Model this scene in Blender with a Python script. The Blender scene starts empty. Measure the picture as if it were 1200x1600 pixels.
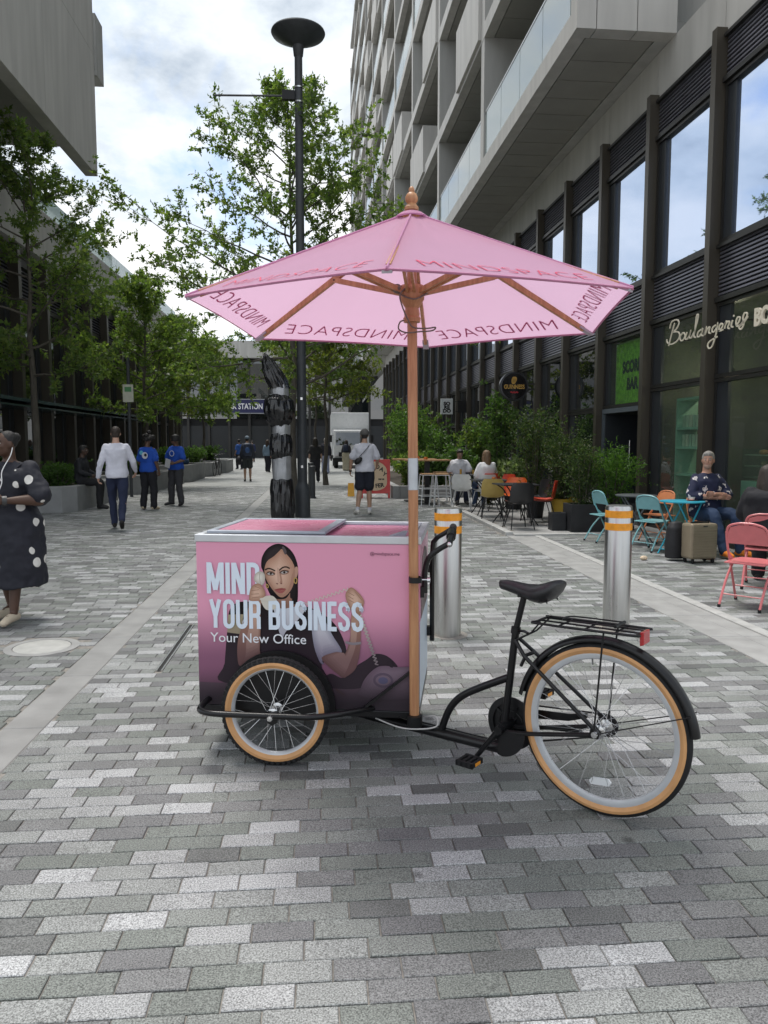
import bpy, math, random
from mathutils import Vector, Matrix, Euler
R = math.radians
random.seed(7)
scene = bpy.context.scene
COL = scene.collection

# ---------------------------------------------------------------- camera, sky, sun, exposure
cam_d = bpy.data.cameras.new('camera')
cam_d.sensor_fit = 'VERTICAL'; cam_d.sensor_height = 36.0; cam_d.lens = 27.0
cam_d.clip_start = 0.05; cam_d.clip_end = 2000
cam = bpy.data.objects.new('camera', cam_d); COL.objects.link(cam)
cam.location = (0, 0, 1.5)
cam.rotation_euler = (R(90 - 5.143), 0, R(-4.745))
scene.camera = cam

SUN_EL, SUN_AZ = R(72), R(-30)          # azimuth from +Y towards +X
world = bpy.data.worlds.new('World'); scene.world = world; world.use_nodes = True
nt = world.node_tree; nt.nodes.clear()
def wn(t, **k):
    n = nt.nodes.new(t)
    for a, b in k.items(): setattr(n, a, b)
    return n
w_out = wn('ShaderNodeOutputWorld')
w_sky = wn('ShaderNodeTexSky', sky_type='NISHITA', sun_disc=False, sun_elevation=SUN_EL, sun_rotation=SUN_AZ)
w_bg1 = wn('ShaderNodeBackground'); w_bg1.inputs[1].default_value = 0.09
w_bg2 = wn('ShaderNodeBackground'); w_bg2.inputs[1].default_value = 0.54
w_tc = wn('ShaderNodeTexCoord'); w_map = wn('ShaderNodeMapping'); w_map.inputs['Scale'].default_value = (1, 1, 1.9)
w_map.inputs['Location'].default_value = (0.35, 0.1, 0.2)
w_n1 = wn('ShaderNodeTexNoise'); w_n1.inputs['Scale'].default_value = 2.6; w_n1.inputs['Detail'].default_value = 9; w_n1.inputs['Roughness'].default_value = 0.56; w_n1.inputs['Distortion'].default_value = 0.3
w_n2 = wn('ShaderNodeTexNoise'); w_n2.inputs['Scale'].default_value = 4.2; w_n2.inputs['Detail'].default_value = 10; w_n2.inputs['Roughness'].default_value = 0.58
w_r1 = wn('ShaderNodeValToRGB'); w_r1.color_ramp.elements[0].position = 0.33; w_r1.color_ramp.elements[1].position = 0.45
w_r2 = wn('ShaderNodeValToRGB')
cr = w_r2.color_ramp; cr.elements[0].position = 0.34; cr.elements[0].color = (0.42, 0.49, 0.58, 1)
cr.elements[1].position = 0.62; cr.elements[1].color = (1.0, 1.0, 1.0, 1)
e = cr.elements.new(0.47); e.color = (0.74, 0.80, 0.86, 1)
w_mix = wn('ShaderNodeMixShader')
L = nt.links.new
L(w_tc.outputs['Generated'], w_map.inputs[0])
L(w_map.outputs[0], w_n1.inputs['Vector']); L(w_map.outputs[0], w_n2.inputs['Vector'])
L(w_n1.outputs['Fac'], w_r1.inputs[0]); L(w_n2.outputs['Fac'], w_r2.inputs[0])
L(w_sky.outputs[0], w_bg1.inputs[0]); L(w_r2.outputs[0], w_bg2.inputs[0])
L(w_r1.outputs[0], w_mix.inputs[0]); L(w_bg1.outputs[0], w_mix.inputs[1]); L(w_bg2.outputs[0], w_mix.inputs[2])
L(w_mix.outputs[0], w_out.inputs[0])

sun_d = bpy.data.lights.new('sun', 'SUN'); sun_d.energy = 1.5; sun_d.angle = R(24); sun_d.color = (1.0, 0.96, 0.9)
sun = bpy.data.objects.new('sun', sun_d); COL.objects.link(sun)
sun.rotation_euler = Vector((math.sin(SUN_AZ)*math.cos(SUN_EL), math.cos(SUN_AZ)*math.cos(SUN_EL), math.sin(SUN_EL))).to_track_quat('Z', 'Y').to_euler()
vs = scene.view_settings
vs.view_transform = 'Standard'; vs.look = 'None'; vs.exposure = 1.2; vs.gamma = 1.0; vs.use_curve_mapping = False
scene.cycles.use_denoising = True
scene.cycles.max_bounces = 8; scene.cycles.transparent_max_bounces = 12
scene.cycles.sample_clamp_indirect = 6

# ---------------------------------------------------------------- materials
_mats = {}
def M(name, col, rough=0.6, metal=0.0, var=0.0, scale=8.0, bump=0.0, bscale=None, spec=0.5, coat=0.0, stretch=None, detail=5, trans=None, sheen=0.0, ior=None):
    """Procedural principled material: base colour with noise variation and noise relief. trans = translucent colour."""
    if name in _mats: return _mats[name]
    m = bpy.data.materials.new(name); m.use_nodes = True
    t = m.node_tree; p = t.nodes['Principled BSDF']
    p.inputs['Base Color'].default_value = (*col, 1); p.inputs['Roughness'].default_value = rough
    p.inputs['Metallic'].default_value = metal; p.inputs['Specular IOR Level'].default_value = spec
    p.inputs['Coat Weight'].default_value = coat; p.inputs['Coat Roughness'].default_value = 0.08
    if ior: p.inputs['IOR'].default_value = ior
    if sheen: p.inputs['Sheen Weight'].default_value = sheen
    if var or bump:
        tc = t.nodes.new('ShaderNodeTexCoord'); mp = t.nodes.new('ShaderNodeMapping')
        if stretch: mp.inputs['Scale'].default_value = stretch
        t.links.new(tc.outputs['Object'], mp.inputs[0])
    if var:
        n = t.nodes.new('ShaderNodeTexNoise'); n.inputs['Scale'].default_value = scale; n.inputs['Detail'].default_value = detail
        t.links.new(mp.outputs[0], n.inputs['Vector'])
        r = t.nodes.new('ShaderNodeValToRGB')
        r.color_ramp.elements[0].position = 0.3; r.color_ramp.elements[1].position = 0.7
        r.color_ramp.elements[0].color = tuple(c*(1-var) for c in col) + (1,)
        r.color_ramp.elements[1].color = tuple(min(1, c*(1+var)) for c in col) + (1,)
        t.links.new(n.outputs['Fac'], r.inputs[0]); t.links.new(r.outputs[0], p.inputs['Base Color'])
        rr = t.nodes.new('ShaderNodeMapRange'); rr.inputs[3].default_value = max(0, rough-0.08); rr.inputs[4].default_value = min(1, rough+0.08)
        t.links.new(n.outputs['Fac'], rr.inputs[0]); t.links.new(rr.outputs[0], p.inputs['Roughness'])
    if bump:
        n2 = t.nodes.new('ShaderNodeTexNoise'); n2.inputs['Scale'].default_value = bscale or scale*3; n2.inputs['Detail'].default_value = 4
        b = t.nodes.new('ShaderNodeBump'); b.inputs['Strength'].default_value = bump; b.inputs['Distance'].default_value = 0.01
        t.links.new(mp.outputs[0], n2.inputs['Vector']); t.links.new(n2.outputs['Fac'], b.inputs['Height']); t.links.new(b.outputs[0], p.inputs['Normal'])
    if trans:
        tr = t.nodes.new('ShaderNodeBsdfTranslucent'); tr.inputs[0].default_value = (*trans[:3], 1)
        mx = t.nodes.new('ShaderNodeMixShader'); mx.inputs[0].default_value = trans[3] if len(trans) > 3 else 0.5
        o = t.nodes['Material Output']
        t.links.new(p.outputs[0], mx.inputs[1]); t.links.new(tr.outputs[0], mx.inputs[2]); t.links.new(mx.outputs[0], o.inputs[0])
    _mats[name] = m; return m

def glass_mat(name, tint, clear=0.85, rough=0.01, ior=1.5):
    """Flat architectural glass: see-through with a fresnel mirror."""
    if name in _mats: return _mats[name]
    m = bpy.data.materials.new(name); m.use_nodes = True; t = m.node_tree; t.nodes.clear()
    o = t.nodes.new('ShaderNodeOutputMaterial'); fr = t.nodes.new('ShaderNodeFresnel'); fr.inputs[0].default_value = ior
    tr = t.nodes.new('ShaderNodeBsdfTransparent'); tr.inputs[0].default_value = (*tint, 1)
    gl = t.nodes.new('ShaderNodeBsdfGlossy'); gl.inputs[1].default_value = rough
    df = t.nodes.new('ShaderNodeBsdfDiffuse'); df.inputs[0].default_value = (*[c*0.8 for c in tint], 1)
    m1 = t.nodes.new('ShaderNodeMixShader'); m1.inputs[0].default_value = clear
    m2 = t.nodes.new('ShaderNodeMixShader')
    t.links.new(df.outputs[0], m1.inputs[1]); t.links.new(tr.outputs[0], m1.inputs[2])
    ge = t.nodes.new('ShaderNodeNewGeometry'); iv = t.nodes.new('ShaderNodeMath'); iv.operation = 'SUBTRACT'; iv.inputs[0].default_value = 1; mu = t.nodes.new('ShaderNodeMath'); mu.operation = 'MULTIPLY'
    t.links.new(ge.outputs['Backfacing'], iv.inputs[1]); t.links.new(iv.outputs[0], mu.inputs[0]); t.links.new(fr.outputs[0], mu.inputs[1])
    t.links.new(mu.outputs[0], m2.inputs[0]); t.links.new(m1.outputs[0], m2.inputs[1]); t.links.new(gl.outputs[0], m2.inputs[2])
    t.links.new(m2.outputs[0], o.inputs[0])
    _mats[name] = m; return m

# ---------------------------------------------------------------- mesh builder
def catmull(pts, n=6, closed=False):
    P = [Vector(p) for p in pts]; out = []; k = len(P)
    rng = range(k if closed else k-1)
    for i in rng:
        p0 = P[(i-1) % k] if (closed or i > 0) else P[0]
        p1 = P[i]; p2 = P[(i+1) % k]; p3 = P[(i+2) % k] if (closed or i+2 < k) else P[-1]
        for j in range(n):
            t = j/n
            out.append(0.5*((2*p1)+(p2-p0)*t+(2*p0-5*p1+4*p2-p3)*t*t+(3*p1-p0-3*p2+p3)*t**3))
    if not closed: out.append(P[-1].copy())
    return out

class MB:
    def __init__(s, *mats): s.v = []; s.f = []; s.mi = []; s.mats = list(mats); s.c = 0; s.sm = []
    def use(s, m):
        if m not in s.mats: s.mats.append(m)
        s.c = s.mats.index(m); return s
    def add(s, vs, fs, smooth=True):
        o = len(s.v); s.v += [tuple(v) for v in vs]
        for f in fs: s.f.append(tuple(i+o for i in f)); s.mi.append(s.c); s.sm.append(smooth)
        return s
    def box(s, x0, x1, y0, y1, z0, z1):
        vs = [(x0,y0,z0),(x1,y0,z0),(x1,y1,z0),(x0,y1,z0),(x0,y0,z1),(x1,y0,z1),(x1,y1,z1),(x0,y1,z1)]
        return s.add(vs, [(3,2,1,0),(4,5,6,7),(0,1,5,4),(1,2,6,5),(2,3,7,6),(3,0,4,7)], False)
    def obox(s, c, ax, ay, az):
        """Box from centre and three half-axis vectors."""
        c, ax, ay, az = map(Vector, (c, ax, ay, az))
        vs = [c+ax*i+ay*j+az*k for k in (-1,1) for (i,j) in ((-1,-1),(1,-1),(1,1),(-1,1))]
        return s.add(vs, [(3,2,1,0),(4,5,6,7),(0,1,5,4),(1,2,6,5),(2,3,7,6),(3,0,4,7)], False)
    def bar(s, p, q, w, h, upv=(0,0,1)):
        """Rectangular bar from p to q, w across, h along up."""
        p, q = Vector(p), Vector(q); d = (q-p); u = Vector(upv); x = d.cross(u)
        if x.length < 1e-6: x = d.cross(Vector((1,0,0)))
        x.normalize(); u = x.cross(d).normalized()
        return s.obox((p+q)/2, d/2, x*w/2, u*h/2)
    def tube(s, path, r, n=10, cap=True, closed=False, ry=None, side=None):
        """Sweep of a circle (or an ellipse with radii r across 'side' and ry along the other axis)."""
        P = [Vector(p) for p in path]; k = len(P)
        rs = r if isinstance(r, (list, tuple)) else [r]*k
        rys = ry if isinstance(ry, (list, tuple)) else ([ry]*k if ry else rs)
        prev = None; vs = []
        for i in range(k):
            a = P[(i-1) % k] if (closed or i > 0) else P[i]; b = P[(i+1) % k] if (closed or i < k-1) else P[i]
            t = (b-a)
            t = t.normalized() if t.length > 1e-9 else Vector((0,0,1))
            if side is not None:
                x = Vector(side) - t*t.dot(Vector(side))
                if x.length < 1e-4: x = t.orthogonal()
            elif prev is None: x = t.orthogonal()
            else:
                x = prev - t*prev.dot(t)
                if x.length < 1e-6: x = t.orthogonal()
            x.normalize(); prev = x; y = t.cross(x)
            for j in range(n):
                an = 2*math.pi*j/n
                vs.append(P[i]+x*math.cos(an)*rs[i]+y*math.sin(an)*rys[i])
        fs = []
        for i in range(k if closed else k-1):
            i2 = (i+1) % k
            for j in range(n):
                j2 = (j+1) % n
                fs.append((i*n+j, i*n+j2, i2*n+j2, i2*n+j))
        if cap and not closed:
            fs.append(tuple(reversed(range(n)))); fs.append(tuple((k-1)*n+j for j in range(n)))
        return s.add(vs, fs)
    def lathe(s, prof, n=24, c=(0,0,0), axis='z', cap=True):
        c = Vector(c); vs = []; fs = []
        for (r, h) in prof:
            for j in range(n):
                a = 2*math.pi*j/n; x, y = r*math.cos(a), r*math.sin(a)
                vs.append(c+Vector({'z': (x,y,h), 'y': (x,-h,y) if False else (x,h,y), 'x': (h,x,y)}[axis]))
        for i in range(len(prof)-1):
            for j in range(n):
                j2 = (j+1) % n; q = (i*n+j, i*n+j2, (i+1)*n+j2, (i+1)*n+j)
                fs.append(q if axis != 'y' else q[::-1])
        if cap:
            a = tuple(range(n)); b = tuple((len(prof)-1)*n+j for j in range(n))
            if axis == 'y': fs += [a, b[::-1]]
            else: fs += [a[::-1], b]
        return s.add(vs, fs)
    def ell(s, c, r, n=14, m=9, rot=None):
        c = Vector(c); r = (r,r,r) if isinstance(r, (int, float)) else r; vs = []; fs = []
        for i in range(m+1):
            t = math.pi*i/m
            for j in range(n):
                a = 2*math.pi*j/n
                p = Vector((r[0]*math.sin(t)*math.cos(a), r[1]*math.sin(t)*math.sin(a), r[2]*math.cos(t)))
                if rot: p = rot @ p
                vs.append(c+p)
        for i in range(m):
            for j in range(n):
                j2 = (j+1) % n; fs.append((i*n+j, (i+1)*n+j, (i+1)*n+j2, i*n+j2))
        return s.add(vs, fs)
    def poly(s, pts, flip=False):
        return s.add(pts, [tuple(range(len(pts)))[::-1] if flip else tuple(range(len(pts)))], False)
    def prism(s, pts, d):
        """Closed polygon extruded by vector d."""
        P = [Vector(p) for p in pts]; d = Vector(d); k = len(P)
        fs = [tuple(reversed(range(k))), tuple(range(k, 2*k))]+[(i, (i+1) % k, k+(i+1) % k, k+i) for i in range(k)]
        return s.add(P+[p+d for p in P], fs, False)
    def ribbon(s, path, w, fn=None, closed=False, d=None):
        """Flat stroke of width w along a 2-D path; fn maps (x, y) to a 3-D point; d extrudes."""
        P = [Vector((p[0], p[1])) for p in path]; k = len(P); Lp = []; Rp = []
        ws = w if isinstance(w, (list, tuple)) else [w]*k
        for i in range(k):
            a = P[(i-1) % k] if (closed or i > 0) else None; b = P[(i+1) % k] if (closed or i < k-1) else None
            t1 = (P[i]-a).normalized() if a is not None and (P[i]-a).length > 1e-9 else None
            t2 = (b-P[i]).normalized() if b is not None and (b-P[i]).length > 1e-9 else None
            if t1 is None: t1 = t2
            if t2 is None: t2 = t1
            t = (t1+t2); t = t.normalized() if t.length > 1e-6 else t1
            nrm = Vector((-t.y, t.x)); ca = max(0.45, nrm.dot(Vector((-t1.y, t1.x))))
            Lp.append(P[i]+nrm*ws[i]/2/ca); Rp.append(P[i]-nrm*ws[i]/2/ca)
        fn = fn or (lambda x, y: (x, y, 0))
        vs = [Vector(fn(p.x, p.y)) for p in Lp]+[Vector(fn(p.x, p.y)) for p in Rp]
        seg = range(k if closed else k-1)
        fs = [(i, k+i, k+(i+1) % k, (i+1) % k) for i in seg]
        if d is not None:
            d = Vector(d); n0 = len(vs); vs += [v+d for v in vs]
            fs += [tuple(x+n0 for x in f[::-1]) for f in fs]
            for i in seg:
                j = (i+1) % k
                fs.append((i, j, n0+j, n0+i)); fs.append((k+j, k+i, n0+k+i, n0+k+j))
            if not closed: fs += [(0, n0, n0+k, k), (k-1, 2*k-1, n0+2*k-1, n0+k-1)]
        return s.add(vs, fs, False)
    def mesh(s, name, ang=35):
        me = bpy.data.meshes.new(name); me.from_pydata(s.v, [], s.f)
        for m in s.mats: me.materials.append(m)
        if me.polygons:
            me.polygons.foreach_set('material_index', s.mi)
            me.polygons.foreach_set('use_smooth', s.sm)
            if any(s.sm): me.set_sharp_from_angle(angle=R(ang))
        me.update(); return me
    def build(s, name, parent=None, loc=(0,0,0), rz=0.0, bevel=0, ang=35, **tags):
        o = bpy.data.objects.new(name, s.mesh(name, ang)); COL.objects.link(o)
        o.location = loc; o.rotation_euler = (0, 0, rz); o.parent = parent
        if bevel:
            b = o.modifiers.new('edge', 'BEVEL'); b.width = bevel; b.segments = 2; b.limit_method = 'ANGLE'; b.angle_limit = R(40)
        tag(o, **tags); return o

def tag(o, label=None, cat=None, group=None, kind=None):
    if label: o['label'] = label
    if cat: o['category'] = cat
    if group: o['group'] = group
    if kind: o['kind'] = kind
    return o
def thing(name, label, cat, loc=(0,0,0), rz=0.0, group=None):
    o = bpy.data.objects.new(name, None); COL.objects.link(o); o.empty_display_size = 0.2
    o.location = loc; o.rotation_euler = (0, 0, rz); return tag(o, label, cat, group)
def inst(name, me, parent=None, loc=(0,0,0), rot=(0,0,0), **tags):
    o = bpy.data.objects.new(name, me); COL.objects.link(o); o.location = loc; o.rotation_euler = rot; o.parent = parent
    return tag(o, **tags)
def dup(root, loc, rz, label=None, group=None):
    r = root.copy(); COL.objects.link(r); r.location = loc; r.rotation_euler = (0, 0, rz)
    if label: r['label'] = label
    if group: r['group'] = group
    for ch in list(root.children):
        c = ch.copy(); COL.objects.link(c); c.parent = r
        for g in list(ch.children):
            d = g.copy(); COL.objects.link(d); d.parent = c
    return r
TMP = bpy.data.scenes.new('workbench')          # scratch scene for welding and lettering; removed at the end
def baked(ob):
    with bpy.context.temp_override(scene=TMP, view_layer=TMP.view_layers[0]):
        dg = bpy.context.evaluated_depsgraph_get(); dg.update()
        return bpy.data.meshes.new_from_object(ob.evaluated_get(dg))
def text_geo(txt, size=1.0, align='CENTER', offset=0.0, extrude=0.0, sp=1.0):
    """Vertices and faces of a line of writing in the built-in font (x right, y up)."""
    cu = bpy.data.curves.new('writing', 'FONT'); cu.body = txt; cu.size = size; cu.align_x = align; cu.offset = offset
    cu.extrude = extrude; cu.space_character = sp; cu.resolution_u = 4; cu.space_line = 0.85
    ob = bpy.data.objects.new('writing', cu); TMP.collection.objects.link(ob)
    me = baked(ob)
    vs = [v.co.copy() for v in me.vertices]; fs = [tuple(p.vertices) for p in me.polygons]
    bpy.data.objects.remove(ob); bpy.data.curves.remove(cu); bpy.data.meshes.remove(me)
    return vs, fs
# ---------------------------------------------------------------- shared materials
def sett_material():
    m = bpy.data.materials.new('granite_sett'); m.use_nodes = True; t = m.node_tree; p = t.nodes['Principled BSDF']
    N = t.nodes.new; K = t.links.new
    oi = N('ShaderNodeObjectInfo'); ge = N('ShaderNodeNewGeometry'); ad = N('ShaderNodeMath'); ad.operation = 'ADD'
    fr = N('ShaderNodeMath'); fr.operation = 'FRACT'
    K(oi.outputs['Random'], ad.inputs[0]); K(ge.outputs['Random Per Island'], ad.inputs[1]); K(ad.outputs[0], fr.inputs[0])
    cr = N('ShaderNodeValToRGB'); r = cr.color_ramp; r.interpolation = 'CONSTANT'
    cols = [(0.0,(.315,.322,.325)),(.12,(.385,.393,.40)),(.20,(.26,.27,.265)),(.38,(.165,.18,.167)),(.54,(.205,.218,.207)),(.70,(.155,.157,.161)),(.82,(.183,.186,.188)),(.93,(.132,.137,.135))]
    r.elements[0].position = 0; r.elements[0].color = (*cols[0][1], 1); r.elements[1].position = cols[1][0]; r.elements[1].color = (*cols[1][1], 1)
    for a, c in cols[2:]:
        e = r.elements.new(a); e.color = (*c, 1)
    K(fr.outputs[0], cr.inputs[0])
    pos = N('ShaderNodeNewGeometry')
    n1 = N('ShaderNodeTexNoise'); n1.inputs['Scale'].default_value = 190; n1.inputs['Detail'].default_value = 3; n1.inputs['Roughness'].default_value = .75
    n2 = N('ShaderNodeTexNoise'); n2.inputs['Scale'].default_value = 1.7; n2.inputs['Detail'].default_value = 8; n2.inputs['Roughness'].default_value = .65
    n3 = N('ShaderNodeTexVoronoi'); n3.inputs['Scale'].default_value = 2.3; n3.inputs['Randomness'].default_value = 1
    for n in (n1, n2, n3): K(pos.outputs['Position'], n.inputs['Vector'])
    m1 = N('ShaderNodeMapRange'); m1.inputs[1].default_value = .36; m1.inputs[2].default_value = .64; m1.inputs[3].default_value = .30; m1.inputs[4].default_value = 1.62
    m2 = N('ShaderNodeMapRange'); m2.inputs[1].default_value = .3; m2.inputs[2].default_value = .7; m2.inputs[3].default_value = .72; m2.inputs[4].default_value = 1.14
    m3 = N('ShaderNodeMapRange'); m3.inputs[1].default_value = .03; m3.inputs[2].default_value = .075; m3.inputs[3].default_value = .45; m3.inputs[4].default_value = 1.0
    K(n1.outputs['Fac'], m1.inputs[0]); K(n2.outputs['Fac'], m2.inputs[0]); K(n3.outputs['Distance'], m3.inputs[0])
    a = N('ShaderNodeMath'); a.operation = 'MULTIPLY'; K(m1.outputs[0], a.inputs[0]); K(m2.outputs[0], a.inputs[1])
    a2 = N('ShaderNodeMath'); a2.operation = 'MULTIPLY'; K(a.outputs[0], a2.inputs[0]); K(m3.outputs[0], a2.inputs[1])
    mx = N('ShaderNodeVectorMath'); mx.operation = 'SCALE'; K(cr.outputs[0], mx.inputs[0]); K(a2.outputs[0], mx.inputs[3])
    K(mx.outputs[0], p.inputs['Base Color']); p.inputs['Roughness'].default_value = .62
    b = N('ShaderNodeBump'); b.inputs['Strength'].default_value = .35; b.inputs['Distance'].default_value = .003
    K(n1.outputs['Fac'], b.inputs['Height']); K(b.outputs[0], p.inputs['Normal'])
    return m
def far_paving_material():
    m = bpy.data.materials.new('granite_paving_far'); m.use_nodes = True; t = m.node_tree; p = t.nodes['Principled BSDF']
    N = t.nodes.new; K = t.links.new
    g = N('ShaderNodeNewGeometry'); br = N('ShaderNodeTexBrick'); br.inputs['Scale'].default_value = 1
    br.inputs['Brick Width'].default_value = .198; br.inputs['Row Height'].default_value = .0935; br.inputs['Mortar Size'].default_value = .003
    br.inputs['Color1'].default_value = (.21,.22,.21,1); br.inputs['Color2'].default_value = (.35,.36,.355,1); br.inputs['Mortar'].default_value = (.12,.11,.1,1)
    n2 = N('ShaderNodeTexNoise'); n2.inputs['Scale'].default_value = .9; n2.inputs['Detail'].default_value = 8
    m2 = N('ShaderNodeMapRange'); m2.inputs[1].default_value = .3; m2.inputs[2].default_value = .7; m2.inputs[3].default_value = .82; m2.inputs[4].default_value = 1.12
    K(g.outputs['Position'], br.inputs['Vector']); K(g.outputs['Position'], n2.inputs['Vector']); K(n2.outputs['Fac'], m2.inputs[0])
    mx = N('ShaderNodeVectorMath'); mx.operation = 'SCALE'; K(br.outputs['Color'], mx.inputs[0]); K(m2.outputs[0], mx.inputs[3]); K(mx.outputs[0], p.inputs['Base Color'])
    p.inputs['Roughness'].default_value = .65
    return m
m_sett = sett_material()
m_mortar = M('mortar', (.23,.215,.195), .9, var=.3, scale=30, bump=.3, bscale=200)
m_slab = M('pale_stone_slab', (.30,.30,.295), .65, var=.16, scale=5, bump=.15, bscale=150)
m_kerb = M('kerb_stone', (.40,.40,.39), .7, var=.15, scale=6, bump=.12, bscale=120)
m_bronze = M('bronze_cladding', (.080,.070,.055), .42, metal=.35, var=.12, scale=3, stretch=(1,1,.2))
m_bronze_d = M('dark_bronze_frame', (.035,.034,.032), .4, metal=.4, var=.1, scale=4)
m_louvre = M('louvre_metal', (.16,.16,.19), .42, metal=.5, var=.1, scale=5)
m_void = M('dark_void', (.012,.012,.013), .8, var=.2, scale=3)
m_slate = M('dark_return_panel', (.028,.032,.038), .35, var=.1, scale=3)
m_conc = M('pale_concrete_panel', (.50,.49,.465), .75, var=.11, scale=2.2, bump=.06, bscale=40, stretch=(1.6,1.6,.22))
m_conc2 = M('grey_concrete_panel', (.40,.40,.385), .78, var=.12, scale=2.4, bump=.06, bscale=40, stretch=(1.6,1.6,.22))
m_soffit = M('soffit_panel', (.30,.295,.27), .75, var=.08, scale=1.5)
m_glass = M('dark_window_glass', (.010,.013,.014), .012, spec=.5, ior=2.3)
m_mirror = M('solar_mirror_glass', (.50,.60,.78), .02, metal=.9)
m_shopglass = glass_mat('shop_glass', (.78,.86,.82), .97, ior=1.5)
m_balglass = glass_mat('balustrade_glass', (.72,.82,.82), .40, ior=1.9)
m_black = M('black_satin_paint', (.0055,.0055,.0065), .3, var=.15, scale=12, coat=.1, spec=.4)
m_blackmetal = M('black_powder_coat', (.008,.008,.009), .45, var=.2, scale=20, spec=.4)
m_rubber = M('black_rubber', (.009,.009,.010), .72, var=.25, scale=40, bump=.2, bscale=150)
m_steel = M('brushed_steel', (.55,.545,.53), .30, metal=1.0, var=.10, scale=6, stretch=(8,8,.35))
m_chrome = M('bright_metal', (.72,.72,.72), .22, metal=1.0, var=.05, scale=10)

# ---------------------------------------------------------------- ground
ground = MB(m_mortar)
ground.add([(-400,-100,-.0075),(400,-100,-.0075),(400,700,-.0075),(-400,700,-.0075)], [(0,1,2,3)], False)
ground = ground.build('ground', label='paved ground of the pedestrian street', kind='structure')
SW, SH, JT = .198, .0935, .0048
CP, SP = math.cos(R(5.143)), math.sin(R(5.143)); CS, SS = math.cos(R(4.745)), math.sin(R(4.745))
def project(x, y, z=0):
    """Where a ground point falls in the frame (0..1 across, 0..1 down); used to leave out setts no view can show."""
    lat = x*CS-y*SS; fwd = x*SS+y*CS; dz = z-1.5
    dep = fwd*CP-dz*SP; upc = dz*CP+fwd*SP
    if dep < .05: return None
    return (600+1200*lat/dep)/1200, (800-1200*upc/dep)/1600
def in_strip(x0, x1, y):
    for a, b in STRIPS:
        if x1 > a-.003 and x0 < b+.003: return (a, b)
    return None
STRIPS = [(-1.685, -1.465), (3.01, 3.56)]
Y_FAR = 27.0
def sett_verts(x0, x1, y0, y1, z, tx=0, ty=0, b=.004, h=.014):
    cx, cy = (x0+x1)/2, (y0+y1)/2; dz = lambda x, y: z+(x-cx)*tx+(y-cy)*ty
    bot = [(x0,y0,z-h),(x1,y0,z-h),(x1,y1,z-h),(x0,y1,z-h)]
    mid = [(x0,y0,dz(x0,y0)-b),(x1,y0,dz(x1,y0)-b),(x1,y1,dz(x1,y1)-b),(x0,y1,dz(x0,y1)-b)]
    top = [(x0+b,y0+b,dz(x0,y0)),(x1-b,y0+b,dz(x1,y0)),(x1-b,y1-b,dz(x1,y1)),(x0+b,y1-b,dz(x0,y1))]
    fs = [(8,9,10,11)]
    for i in range(4):
        j = (i+1) % 4; fs += [(i,j,4+j,4+i),(4+i,4+j,8+j,8+i)]
    return bot+mid+top, fs
rs = random.Random(11)
singles = []; mass = MB(m_sett)
MAN = (-2.06, 5.76, .25)
row = 0; y = 1.0
while y < Y_FAR:
    y0, y1 = y+JT/2, y+SH-JT/2
    bounds = [(-13.0, STRIPS[0][0]), (STRIPS[0][1], STRIPS[1][0]), (STRIPS[1][1], 5.75)]
    for (bx0, bx1) in bounds:
        x = bx0 - (row % 2)*SW*.5 - rs.uniform(-.025, .025)
        if row % 5 == 3: x -= SW*.2
        while x < bx1:
            w = SW*rs.choice((1,1,1,1,.97,1.03))
            x0, x1 = max(x, bx0)+JT/2, min(x+w, bx1)-JT/2; x += w
            if x1-x0 < .03: continue
            if y1 > 12.2 and x1 > 3.0: continue
            cx, cy = (x0+x1)/2, (y0+y1)/2
            q = project(cx, cy)
            if q is None: continue
            mg = 5.0/cy
            if not (-mg < q[0] < 1+mg and q[1] < 1+.35): continue
            if (cx-MAN[0])**2+(cy-MAN[1])**2 < (MAN[2]+.02)**2: continue
            if 5.06 < cy < 6.41 and x0 < -1.046 and x1 > -1.098:      # setts are cut along the slot drain
                if x0 < -1.12 and x1 > -1.02: singles.append((cy if 0 <= q[0] <= 1 and q[1] <= 1 else 99, cx, -1.047, x1, y0, y1, True)); x1 = -1.097
                elif x0 < -1.12: x1 = -1.097
                elif x1 > -1.02: x0 = -1.047
                else: continue
            vis = 0 <= q[0] <= 1 and q[1] <= 1.0
            if cx < -8.4: continue
            singles.append((cy if vis else 99, cx, x0, x1, y0, y1, vis))
    row += 1; y += SH
singles.sort()
me_cache = {}
for k, (cy, cx, x0, x1, y0, y1, vis) in enumerate(singles):
    z = rs.uniform(-.0022, .0012); tx, ty = rs.gauss(0, .006), rs.gauss(0, .008)
    if k < 300:
        key = (round((x1-x0)/.02), rs.randrange(4))
        if key not in me_cache:
            w = key[0]*.02; v, f = sett_verts(-w/2, w/2, -(SH-JT)/2, (SH-JT)/2, 0, rs.gauss(0,.006), rs.gauss(0,.008), b=.0026)
            me_cache[key] = MB(m_sett).add(v, f, False).mesh('sett')
        o = inst('sett', me_cache[key], ground, ((x0+x1)/2, (y0+y1)/2, z), (0, 0, math.pi*rs.randrange(2)+rs.gauss(0, .006)))
        o.scale = ((x1-x0)/(key[0]*.02), 1, 1)
    else:
        v, f = sett_verts(x0, x1, y0, y1, z, tx, ty, b=.0028); mass.add(v, f, False)
mass.build('setts', ground, kind='stuff')
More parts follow.
